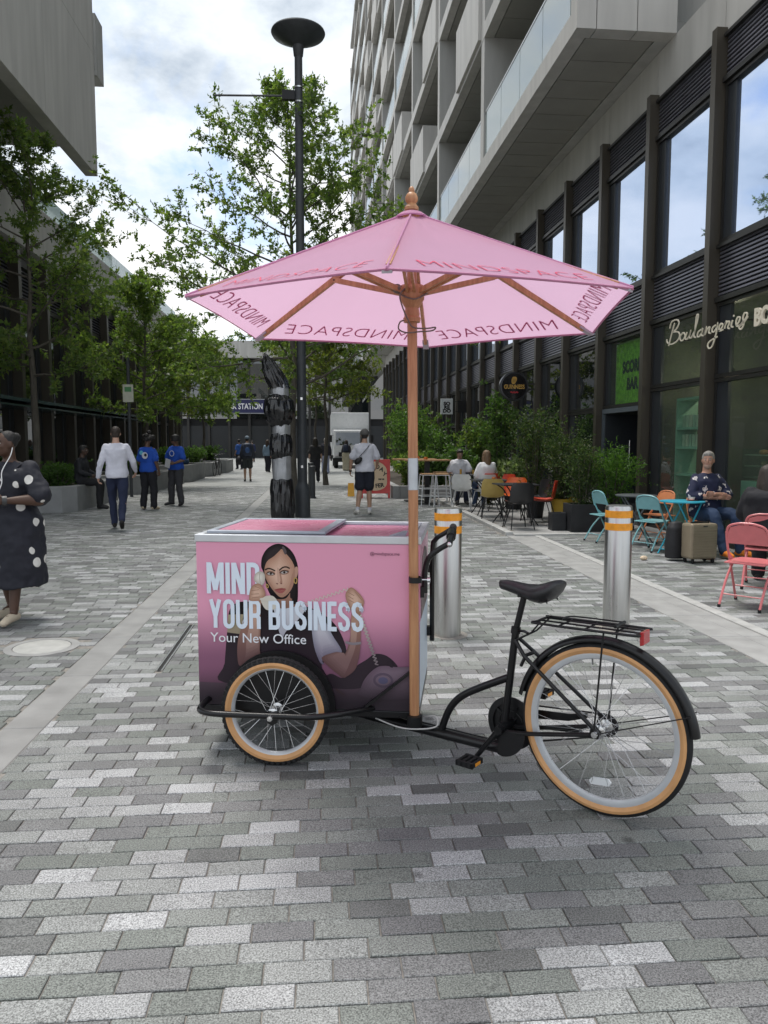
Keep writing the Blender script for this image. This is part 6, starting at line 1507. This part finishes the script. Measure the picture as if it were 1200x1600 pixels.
def bistro(loc, rz, m, r, label, h=.72):
    t = thing('bistro_table', label, 'table', loc, rz, 'small round bistro tables')
    MB(m).lathe([(.001,h-.006),(r-.004,h-.014),(r,h-.012),(r,h+.002),(r-.006,h+.004),(.001,h+.004)], 36).build('tabletop', t)
    for s in (-1, 1):
        MB(m).tube([(-.24,s*.17,.0),(.20,s*.15,h-.012)], .011, 8).build('leg', t); MB(m).tube([(.24,s*.14,.0),(-.20,s*.13,h-.012)], .011, 8).build('leg', t)
    for x in (-.19, .19): MB(m).tube([(x,-.165 if x < 0 else -.14,.06),(x,.165 if x < 0 else .14,.06)], .008, 6).build('stretcher', t)
    return t
bistro((4.86,9.95,0), R(20), TRQ, .29, 'turquoise round table with a white cup beside the seated man')
bistro((4.72,11.15,0), R(-10), paint('slate_paint', (.09,.10,.11)), .30, 'dark grey round table between the teal and orange chairs')
cp = thing('coffee_cup', 'white coffee cup on a saucer on the turquoise table', 'cup', (4.98,9.93,.727))
MB(M('white_china', (.75,.72,.66), .3)).lathe([(.022,.008),(.034,.012),(.042,.05),(.039,.05),(.03,.016)], 20, cap=False).build('cup', cp); MB(M('red_saucer', (.6,.2,.15), .35)).lathe([(.001,0),(.05,.001),(.075,.009),(.05,.005),(.001,.005)], 24).build('saucer', cp)
# suitcase and backpack
su = thing('suitcase', 'champagne ribbed hard-shell suitcase standing by the turquoise table', 'suitcase', (4.74,9.22,0), R(8))
m_su = M('champagne_shell', (.34,.28,.20), .33, metal=.35, var=.06, scale=9)
MB(m_su).box(-.19,.19,-.11,.11,.055,.50).build('shell', su, bevel=.03)
for k in range(11): MB(m_su).box(-.165,.165,-.117,-.1095,.09+k*.032,.108+k*.032).build('rib', su, bevel=.003)
MB(m_blackmetal).box(-.12,.12,-.02,.02,.50,.515).build('handle', su)
MB(M('suitcase_lock', (.05,.05,.05), .3)).box(-.03,.03,-.119,-.1175,.462,.476).build('lock', su)
for x in (-.14,.14):
    for y in (-.08,.08): MB(m_rubber).lathe([(.024,-.012),(.027,-.008),(.027,.008),(.024,.012)], 14, (x,y,.027), 'x').box(x-.014,x+.014,y-.01,y+.01,.035,.06).build('wheel', su)
t = MB(); stack(t, [((0,0,.03),.13,.10,(1,0,0)),((0,0,.2),.14,.11,(1,0,0)),((0,0,.42),.12,.09,(1,0,0)),((0,0,.5),.07,.05,(1,0,0))]); m2 = fuse(t,.014,'backpack'); m2.materials.append(M('black_pack_nylon',(.015,.015,.018),.6,var=.2,scale=12))
inst('backpack', m2, None, (4.53,9.42,0), (0,0,.2), label='black backpack leaning against the champagne suitcase', cat='backpack')
MB(M('tan_leather', (.25,.11,.05), .5, var=.15)).box(-.09,.09,-.07,.07,0,.26).tube(catmull([(-.06,0,.26),(-.04,0,.36),(.04,0,.36),(.06,0,.26)],4), .008, 6).build('leather_bag', None, (4.98,9.5,0), .3, bevel=.012, label='tan leather bag on the ground between suitcase and chair', cat='bag')
MB(M('crumpled_paper', (.62,.5,.36), .8, var=.3, scale=30)).ell((0,0,.03), (.05,.04,.03), 9, 6).build('litter', None, (4.13,9.45,0), 0, label='small crumpled scrap on the paving beside the bollard', cat='litter')

# terrace furniture -----------------------------------------------------------
m_tt = M('black_table_top', (.028,.030,.034), .38, var=.15, scale=9)
def cafe_table(loc, rz, label):
    t = thing('cafe_table', label, 'table', loc, rz, 'black terrace tables')
    MB(m_tt).box(-.34,.34,-.34,.34,.715,.74).build('tabletop', t, bevel=.004)
    for sx in (-1,1):
        for sy in (-1,1): MB(m_blackmetal).tube(catmull([(sx*.32,sy*.32,0),(sx*.22,sy*.22,.18),(sx*.10,sy*.10,.42),(sx*.17,sy*.17,.62),(sx*.27,sy*.27,.714)],4), .0115, 8).build('leg', t)
    MB(m_blackmetal).tube([(.11,.11,.42),(-.11,.11,.42),(-.11,-.11,.42),(.11,-.11,.42)], .007, 6, closed=True).build('brace_ring', t)
    return t
cafe_table((3.55,13.75,.02), .1, 'nearest black square table on the terrace')
cafe_table((3.42,15.35,.02), .0, 'middle black square table on the terrace')
cafe_table((3.45,17.95,.02), .05, 'farthest black square table, where the couple sits')
for (x, y, z, lb) in ((3.6,13.7,.762,'small orange tea-light pot on the nearest black table'),(3.5,15.3,.762,'small orange tea-light pot on the middle black table')):
    MB(M('orange_glaze', (.6,.16,.03), .4)).lathe([(.03,0),(.042,.02),(.036,.05),(.030,.05),(.034,.02)], 16, cap=False).build('candle_pot', None, (x,y,z), 0, label=lb, cat='candle holder', group='orange candle pots')
ORS, RED, WHS, YLS = paint('orange_shell', (.70,.13,.02)), paint('red_shell', (.50,.05,.02)), paint('white_shell', (.62,.62,.6)), paint('straw_shell', (.42,.30,.08))
def shell_chair(loc, rz, m, label, ml=m_blackmetal):
    """Moulded shell chair on thin metal legs, facing +y."""
    t = thing('shell_chair', label, 'chair', loc, rz, 'moulded shell chairs on the terrace')
    prof = [(.21,.455,.19),(.10,.44,.215),(-.05,.432,.22),(-.15,.45,.215),(-.195,.53,.215),(-.215,.64,.215),(-.235,.75,.20),(-.245,.80,.16)]
    n = 10; vs = []; fs = []
    for (y, z, hw) in prof:
        for j in range(n+1):
            u = -1+2*j/n; c = abs(u)**2.4
            vs.append((u*hw, y+(.05*c if z > .5 else 0), z+(.045*c if z < .5 else 0)))
    o = len(vs); vs += [(x, y-.006 if z > .5 else y, z-(.008 if z <= .5 else .0)) for x, y, z in vs]
    for i in range(len(prof)-1):
        for j in range(n):
            q = (i*(n+1)+j, (i+1)*(n+1)+j, (i+1)*(n+1)+j+1, i*(n+1)+j+1); fs += [q[::-1], tuple(k+o for k in q)]
    MB(m).add(vs, fs).build('shell', t, ang=50)
    for s in (-1,1):
        MB(ml).tube([(s*.14,.12,.435),(s*.21,.22,0)], .009, 6).build('leg', t); MB(ml).tube([(s*.14,-.12,.435),(s*.21,-.24,0)], .009, 6).build('leg', t)
    MB(ml).tube([(-.15,.12,.43),(.15,.12,.43),(.15,-.12,.43),(-.15,-.12,.43)], .007, 6, closed=True).build('seat_frame', t)
    return t
shell_chair((4.02,13.55,.02), R(75), RED, 'red-orange shell chair at the nearest black table, back towards the pots')
shell_chair((3.78,14.75,.02), R(150), ORS, 'bright orange shell chair between the nearest and middle tables')
shell_chair((3.95,16.4,.02), R(120), RED, 'red shell chair behind the middle table')
shell_chair((3.80,17.18,.02), R(12), RED, 'red shell chair holding the long-haired woman')
shell_chair((3.42,18.8,.02), R(178), YLS, 'straw-yellow shell chair under the man in white')
shell_chair((3.30,14.55,.02), R(-10), YLS, 'straw-yellow shell chair before the middle table')
shell_chair((3.55,16.5,.02), R(20), WHS, 'white shell chair with pale legs behind the middle table', paint('white_leg', (.6,.6,.6)))
shell_chair((3.12,16.75,.02), R(-15), WHS, 'white shell chair at the terrace kerb by the far table', paint('white_leg', (.6,.6,.6)))
shell_chair((3.42,13.02,.02), R(5), paint('black_shell', (.02,.02,.022)), 'black shell chair in front of the nearest black table')
shell_chair((4.05,14.15,.02), R(100), paint('black_shell', (.02,.02,.022)), 'black shell chair between the pots and the nearest table')
# things on the couple's table
for k, (x, y, r, h, c) in enumerate(((3.3,17.9,.03,.12,(.5,.28,.05)),(3.62,18.0,.03,.10,(.5,.3,.06)),(3.45,17.8,.06,.05,(.05,.05,.06)))):
    MB(M('table_ware_%d' % k, c, .3, var=.1)).lathe([(r*.8,0),(r,h),(r*.9,h),(r*.7,.01)], 14, cap=False).build(('glass','glass','bowl')[k], None, (x,y,.762), 0, label=('amber drink glass at the street side of the couple\'s table','amber drink glass by the woman\'s side of the table','small dark bowl on the couple\'s table')[k], cat=('glass','glass','bowl')[k])
m_plank = M('bar_wood', (.42,.24,.11), .5, var=.25, scale=6, stretch=(1,12,1))
def bar_table(loc, label, l=.55):
    t = thing('bar_table', label, 'table', loc, 0, 'high wooden bar tables')
    for k in range(4): MB(m_plank).box(-l,l,-.26+k*.13+.002,-.13+k*.13-.002,1.06,1.095).build('plank', t)
    MB(m_blackmetal).box(-.06,.06,-.06,.06,.02,1.059).build('leg', t); MB(m_blackmetal).box(-.24,.24,-.2,.2,0,.02).build('base', t); return t
bar_table((2.62,18.75,0), 'high bar table with a wooden top beside the white stools')
bar_table((2.42,19.75,0), 'farther high bar table, behind the wooden pole')
for (x, y, lb) in ((2.58,18.72,'orange candle pot on the nearer high bar table'),(2.5,19.7,'orange candle pot on the farther high bar table')): MB(M('orange_glaze', (.6,.16,.03), .4)).lathe([(.035,0),(.05,.02),(.045,.06),(.03,.06)], 14, cap=False).build('candle_pot', None, (x,y,1.096), 0, label=lb, cat='candle holder', group='orange candle pots')
m_wst = paint('white_stool_paint', (.66,.67,.68))
def stool(loc, label):
    t = thing('bar_stool', label, 'stool', loc, .1, 'white metal bar stools')
    for k in range(3): MB(m_plank).box(-.17,.17,-.17+k*.114+.002,-.056+k*.114-.002,.755,.78).build('seat_slat', t)
    MB(m_wst).tube([(-.165,-.165,.745),(.165,-.165,.745),(.165,.165,.745),(-.165,.165,.745)], .011, 6, closed=True).build('seat_frame', t)
    for sx in (-1,1):
        for sy in (-1,1): MB(m_wst).tube([(sx*.16,sy*.16,.745),(sx*.22,sy*.22,0)], .0115, 6).build('leg', t)
    for z in (.25,.42): q = .16+.06*(1-z/.745); MB(m_wst).tube([(-q,-q,z),(q,-q,z),(q,q,z),(-q,q,z)], .008, 6, closed=True).build('foot_rail', t)
    return t
stool((2.83,17.95,0), 'front white bar stool with wooden seat by the terrace kerb'); stool((2.55,18.05,0), 'white bar stool nearest the wooden umbrella pole'); stool((3.0,18.9,0), 'white bar stool tucked behind the front one')

# sandwich board --------------------------------------------------------------
sb = thing('sandwich_board', 'red sandwich board with cream panel and black letters behind the capped man', 'sandwich board', (1.50,20.9,0), R(-4))
m_rb = paint('red_board_paint', (.60,.035,.03)); tl = V(0,.055,.985).normalized()
def bp3(x, z, o=0): return (x, -.16+.16*z/1.0*.9-o, z)
MB(m_rb).prism([bp3(-.40,.13),bp3(.40,.13),bp3(.40,1.05),bp3(-.40,1.05)], (0,.025,0)).build('board', sb, bevel=.004)
MB(m_rb).prism([(-.40,.17,.13),(.40,.17,.13),(.40,.02,1.05),(-.40,.02,1.05)], (0,.025,0)).build('board', sb)
for x in (-.37,.37): MB(m_rb).bar(bp3(x,0,-.012),bp3(x,.13,-.012),.05,.03).build('leg', sb); MB(m_rb).bar((x,.20,0),(x,.18,.13),.05,.03).build('leg', sb)
blob = catmull([(-.33,.55,0),(-.30,.80,0),(-.12,.98,0),(.12,.97,0),(.29,.82,0),(.31,.60,0),(.30,.36,0),(.16,.24,0),(-.06,.21,0),(-.26,.30,0)], 6, True)
MB(M('cream_print', (.66,.50,.33), .5)).prism([bp3(p.x,p.y,.004) for p in blob][::-1], (0,.003,0)).build('panel_print', sb)
for txt, x, z, sz, rot in (('D',.06,.80,.15,0),('A',.15,.74,.15,-25),('Y',.22,.61,.15,-35),('FER',.12,.30,.15,8),('FOR US',.16,.50,.045,0)):
    v, f = text_geo(txt, sz, 'CENTER', .006); c_, s__ = math.cos(R(rot)), math.sin(R(rot))
    MB(M('board_black_ink', (.02,.02,.02), .6)).add([bp3(x+p.x*c_-p.y*s__, z+p.x*s__+p.y*c_, .0065) for p in v], f, False).build('lettering', sb)
yb = thing('floor_sign', 'small yellow and orange folding sign beside the capped man\'s hand', 'sign', (.86,21.6,0)); yb.scale = (.8,.8,.75)
MB(paint('yellow_sign', (.75,.42,.02))).prism([(-.12,-.1,0),(.12,-.1,0),(.10,0,.5),(-.10,0,.5)], (0,.01,0)).build('panel', yb); MB(paint('orange_sign', (.7,.15,.03))).prism([(-.12,.1,0),(.12,.1,0),(.10,.012,.5),(-.10,.012,.5)], (0,.01,0)).build('panel', yb)

# lorry -----------------------------------------------------------------------
tk = thing('delivery_truck', 'white box truck parked at the far end of the street', 'truck', (1.85,45.5,0), R(0))
m_tw = M('white_vehicle_paint', (.72,.73,.73), .3, var=.05, coat=.3)
MB(m_tw).prism([(-1.05,0,.55),(-1.05,-.06,1.35),(-1.05,.12,2.25),(-1.05,1.7,2.3),(-1.05,1.7,.55)], (2.1,0,0)).build('cab', tk, bevel=.05)
MB(m_tw).box(-1.15,1.15,1.8,7,.75,3.35).build('cargo_body', tk, bevel=.03)
MB(m_glass).prism([(-.92,-.062,1.38),(.92,-.062,1.38),(.90,.10,2.12),(-.90,.10,2.12)], (0,-.015,-.002)).build('windscreen', tk)
MB(m_glass).box(-1.06,-1.051,.35,1.2,1.4,2.05).build('side_window', tk)
MB(m_blackmetal).box(-.75,.75,-.10,-.02,.70,.95).build('grille', tk); MB(m_blackmetal).box(-1.08,1.08,-.16,.05,.38,.62).build('bumper', tk, bevel=.03)
for s in (-1,1):
    MB(M('headlamp_lens', (.7,.7,.72), .15, coat=.5)).box(s*.9-.12,s*.9+.12,-.09,-.03,.72,.88).build('headlight', tk, bevel=.02)
    MB(m_blackmetal).box(s*1.22-.08,s*1.22+.08,.0,.07,1.55,1.95).bar((s*1.05,.05,1.95),(s*1.22,.05,1.9),.02,.02).build('mirror', tk)
    for y in (.95,5.4): MB(m_rubber).lathe([(.2,-.12),(.42,-.13),(.45,-.08),(.45,.08),(.42,.13),(.2,.12)], 24, (s*.9,y,.45), 'x').build('wheel', tk)
# parked bicycle by the planters
bk = thing('bicycle', 'dark bicycle leaning against the fourth planter', 'bicycle', (-4.68,35.6,0), R(84))
for x in (-.5,.5): MB(m_rubber).tube([(x+.33*math.cos(i*.2618),0,.34+.33*math.sin(i*.2618)) for i in range(24)], .014, 6, closed=True).build('wheel', bk)
MB(m_black).tube([(-.5,0,.34),(-.1,0,.3),(.38,0,.78),(-.2,0,.8),(-.1,0,.3)], .016, 6).tube([(-.5,0,.34),(-.2,0,.8)], .012, 6).tube([(.5,0,.34),(.36,0,.95)], .014, 6).build('frame', bk)
MB(m_black).ell((-.23,0,.92),(.13,.06,.03),10,6).build('saddle', bk); MB(m_black).tube([(.3,-.28,1.0),(.36,0,.97),(.3,.28,1.0)], .012, 6).build('handlebar', bk)
MB(M('blue_bag_cloth', (.03,.07,.14), .7, var=.2)).box(-.14,.14,-.3,.3,0,.2).build('holdall', None, (-5.35,31.2,.66), .1, bevel=.06, label='dark blue holdall lying on the third planter\'s rim', cat='bag')

# ---------------------------------------------------------------- signs
m_cream = M('cream_sign_letter', (.74,.68,.55), .5, var=.04)
bs = thing('shop_sign', 'cream raised bakery lettering Boulangerie BO mounted across the bronze columns', 'sign', (5.55,0,0))
STK = [
[(11.844, 3.373), (11.928, 3.227), (11.991, 3.104), (12.028, 3.043)],
[(12.006, 3.313), (11.941, 3.406), (11.765, 3.41), (11.692, 3.349), (11.775, 3.27), (11.904, 3.242)],
[(11.904, 3.242), (11.71, 3.215), (11.656, 3.143), (11.76, 3.075), (11.945, 3.057), (12.075, 3.1), (12.101, 3.156)],
[(11.56, 3.179), (11.636, 3.135), (11.615, 3.074), (11.536, 3.071), (11.478, 3.128), (11.521, 3.177), (11.568, 3.177)],
[(11.419, 3.17), (11.468, 3.094), (11.419, 3.063), (11.349, 3.102), (11.305, 3.172), (11.337, 3.088), (11.275, 3.065)],
[(11.275, 3.065), (11.168, 3.174), (11.083, 3.349), (11.128, 3.373), (11.169, 3.191), (11.194, 3.086), (11.133, 3.055)],
[(10.974, 3.149), (11.066, 3.124), (11.087, 3.066), (11.025, 3.056), (10.957, 3.109), (10.939, 3.154), (10.969, 3.073), (10.91, 3.051)],
[(10.883, 3.061), (10.834, 3.156), (10.866, 3.065), (10.791, 3.133), (10.734, 3.145), (10.753, 3.077), (10.697, 3.055)],
[(10.563, 3.15), (10.648, 3.124), (10.658, 3.075), (10.597, 3.066), (10.534, 3.115), (10.518, 3.159), (10.542, 3.042), (10.63, 2.882), (10.715, 2.845), (10.773, 2.888), (10.722, 2.941), (10.511, 2.983)],
[(10.468, 3.053), (10.402, 3.083), (10.373, 3.124), (10.42, 3.148), (10.468, 3.106), (10.451, 3.054), (10.362, 3.058)],
[(10.324, 3.065), (10.287, 3.157), (10.309, 3.115), (10.243, 3.15), (10.198, 3.13), (10.237, 3.068), (10.186, 3.048)],
[(10.12, 3.147), (10.151, 3.078), (10.101, 3.055)],
[(10.102, 3.195), (10.088, 3.208)],
[(10.023, 3.059), (9.961, 3.102), (9.935, 3.152), (9.989, 3.167), (10.03, 3.12), (10.007, 3.054), (9.905, 3.057)],
[(9.905, 3.057), (9.794, 3.122), (9.764, 3.177), (9.828, 3.194), (9.862, 3.141), (9.84, 3.052), (9.9, 2.997), (9.95, 3.036), (9.847, 3.069), (9.747, 3.138)]]
lt = MB(m_cream)
for st_ in STK: lt.ribbon([(p.x, p.y) for p in catmull([(a, b, 0) for a, b in st_], 6)], .020, lambda y, z: (0, y, z), False, (.014,0,0))
lt.build('lettering', bs)
v, f = text_geo('BO', .30, 'LEFT', .012, .015); MB(m_cream).add([(.015-p.z, 9.60-p.x*.9, 2.995+p.y) for p in v], f, False).build('lettering', bs)
for y in (11.9,10.8,9.85,9.4): MB(m_bronze_d).box(.031,.30,y-.01,y+.01,3.1,3.12).build('bracket', bs)
# round bar sign
gs = thing('pub_sign', 'round black projecting sign with golden lettering and harp', 'sign', (5.03,19.85,2.96))
MB(M('sign_black_gloss', (.012,.011,.012), .18, coat=.5)).lathe([(.001,-.075),(.33,-.075),(.345,-.06),(.345,.06),(.33,.075),(.001,.075)], 40, (0,0,0), 'y').build('disc', gs)
MB(M('sign_rim', (.06,.06,.065), .3, metal=.5)).lathe([(.33,-.085),(.375,-.08),(.38,-.05),(.38,.05),(.375,.08),(.33,.085)], 40, (0,0,0), 'y', cap=False).build('rim', gs)
m_gold = M('sign_gold', (.62,.36,.08), .45, var=.1)
v, f = text_geo('GUINNESS', .135, 'CENTER', .004); MB(m_gold).add([(p.x*.86, -.078, -.06+p.y*1.1) for p in v], f, False).build('lettering', gs)
hp_ = catmull([(-.06,.07,0),(-.075,.15,0),(-.05,.23,0),(.0,.25,0),(.05,.235,0),(.065,.19,0),(.05,.13,0),(.0,.06,0)],4,True)
MB(m_gold).prism([(p.x,-.078,p.y) for p in hp_], (0,-.002,0)).build('harp', gs)
for k in range(4): MB(m_void).bar((-.04+k*.022,-.0815,.10),(-.03+k*.022,-.0815,.20),.006,.001,(0,1,0)).build('harp_string', gs)
MB(M('sign_red', (.42,.02,.03), .5)).ribbon([(-.10+.02*i, -.155+.012*math.sin(i*1.7)) for i in range(11)], .035, lambda x, z: (x,-.078,z)).build('signature', gs)
MB(m_bronze_d).box(.38,.62,-.03,.03,.05,.09).box(.38,.62,-.03,.03,-.09,-.05).box(.62,.66,-.06,.06,-.14,.14).build('bracket', gs)
# white square sign
ws = thing('square_sign', 'white square projecting sign with rounded black letters over the shrubs', 'sign', (4.72,28.6,2.85))
MB(M('sign_panel_white', (.72,.75,.76), .4, var=.03)).box(-.225,.225,-.05,.05,-.29,.29).build('panel', ws, bevel=.01)
for tx, z in (('SO', .05), ('RE', -.09), ('DO', -.22)):
    v, f = text_geo(tx, .20, 'CENTER', .012); MB(m_void).add([(p.x*.95,-.054,z+p.y*.85) for p in v], f, False).build('lettering', ws)
MB(m_blackmetal).box(.226,.42,-.01,.01,.17,.19).box(.226,.42,-.01,.01,-.19,-.17).box(.42,.78,-.02,.02,-.22,.22).build('bracket', ws)
# green bar poster behind the fanlight
gp = thing('window_poster', 'bright green grass-print poster with dark letters above the open door', 'poster', (5.93,14.38,0), R(.8))
m_grass = M('grass_print', (.24,.52,.04), .6, var=.45, scale=11)
MB(m_grass).box(0,.01,-.82,.72,2.26,3.42).build('sheet', gp)
MB(M('poster_border', (.30,.42,.16), .6)).box(-.004,.009,-.85,.75,3.421,3.45).box(-.004,.009,-.85,.75,2.23,2.259).box(-.004,.009,.721,.75,2.26,3.42).build('border', gp)
for tx, y0, z0 in (('SCORES', -.07, 2.86), ('BAR', -.05, 2.53)):
    v, f = text_geo(tx, .33, 'CENTER', .02); MB(M('poster_dark_ink', (.012,.03,.028), .6)).add([(-.006, y0-p.x*.82, z0+p.y*.9) for p in v], f, False).build('lettering', gp)

# bakery display behind the clear glass ---------------------------------------
m_mint = M('mint_paint', (.30,.50,.40), .45, var=.06)
ct = thing('bakery_counter', 'mint green bakery counter with pastry trays behind the shop window', 'counter', (6.35,9.9,0))
MB(m_mint).box(-.2,.35,-3.0,.9,0,.95).build('counter_body', ct, bevel=.01)
for z in (1.0,1.16,1.32): MB(M('tray_shelf', (.5,.48,.42), .4)).box(-.18,.2,-3.0,.85,z,z+.012).build('tray', ct)
MB(m_shopglass).box(-.2,-.19,-3.0,.88,.96,1.42).build('glass_front', ct)
m_bulb = M('lit_bulb', (1,.8,.5), .5); m_bulb.node_tree.nodes['Principled BSDF'].inputs['Emission Color'].default_value = (1,.84,.62,1); m_bulb.node_tree.nodes['Principled BSDF'].inputs['Emission Strength'].default_value = 220
for q, y in enumerate((8.2,9.7,11.1,12.5)):  # lamps added for their light, to keep the bakery interior bright
    pl_ = thing('added_pendant_lamp', ('nearest','second','third','farthest')[q]+' small pendant lamp added to light the bakery interior', 'lamp', (6.9,y,2.6), 0, 'added bakery pendant lamps')
    MB(m_blackmetal).tube([(0,0,.12),(0,0,.98)], .006, 6).build('flex', pl_); MB(m_bulb).ell((0,0,.045), .028, 12, 8).build('bulb', pl_); MB(m_blackmetal).lathe([(.03,.07),(.04,.12),(.02,.14)], 12).build('holder', pl_)
rp = random.Random(9)
cols_ = [(.45,.24,.08),(.55,.36,.14),(.30,.13,.05),(.6,.5,.3),(.5,.2,.08)]
for k in range(46):
    z = (1.012,1.172,1.332)[k % 3]; y = -2.6+3.3*(k//3)/15+rp.uniform(-.05,.05); c = cols_[rp.randrange(5)]
    MB(M('pastry_%d' % cols_.index(c), c, .6, var=.25, scale=25)).ell((0,0,.035), (.06,.08,.04), 10, 6).build('pastry', None, (6.35+rp.uniform(-.1,.12), 9.9+y, z), rp.uniform(0,3), label=('%s pastry on the %s tray of the bakery window' % (('golden','pale golden','dark brown','cream','russet')[cols_.index(c)], ('lowest','middle','top')[k % 3])), cat='pastry', group='pastries on the counter trays')
sh_ = thing('display_shelf', 'pale mint shelf unit with boxed goods inside the bakery window', 'shelf', (6.25,12.1,0))
MB(m_mint).box(-.18,.18,.62,.66,0,2.25).box(-.18,.18,-.3,-.26,0,2.25).build('upright', sh_)
for z in (.5,.95,1.4,1.72,2.21): MB(m_mint).box(-.18,.18,-.2595,.6195,z,z+.04).build('shelf_board', sh_)
for k in range(14): MB(M('packet_%d' % (k % 3), ((.55,.62,.5),(.45,.55,.45),(.6,.6,.5))[k % 3], .6, var=.1)).box(-.1,.1,0,.09,0,.20).build('packet', None, (6.25,11.88+.118*(k % 7),(1.442,1.762)[k//7]), 0, label='%s packet, number %d along the %s mint bakery shelf' % (('pale green','grey-green','cream')[k % 3], k % 7+1, ('lower','upper')[k//7]), cat='packet', group='packets on the bakery shelf')
bpy.data.scenes.remove(TMP)
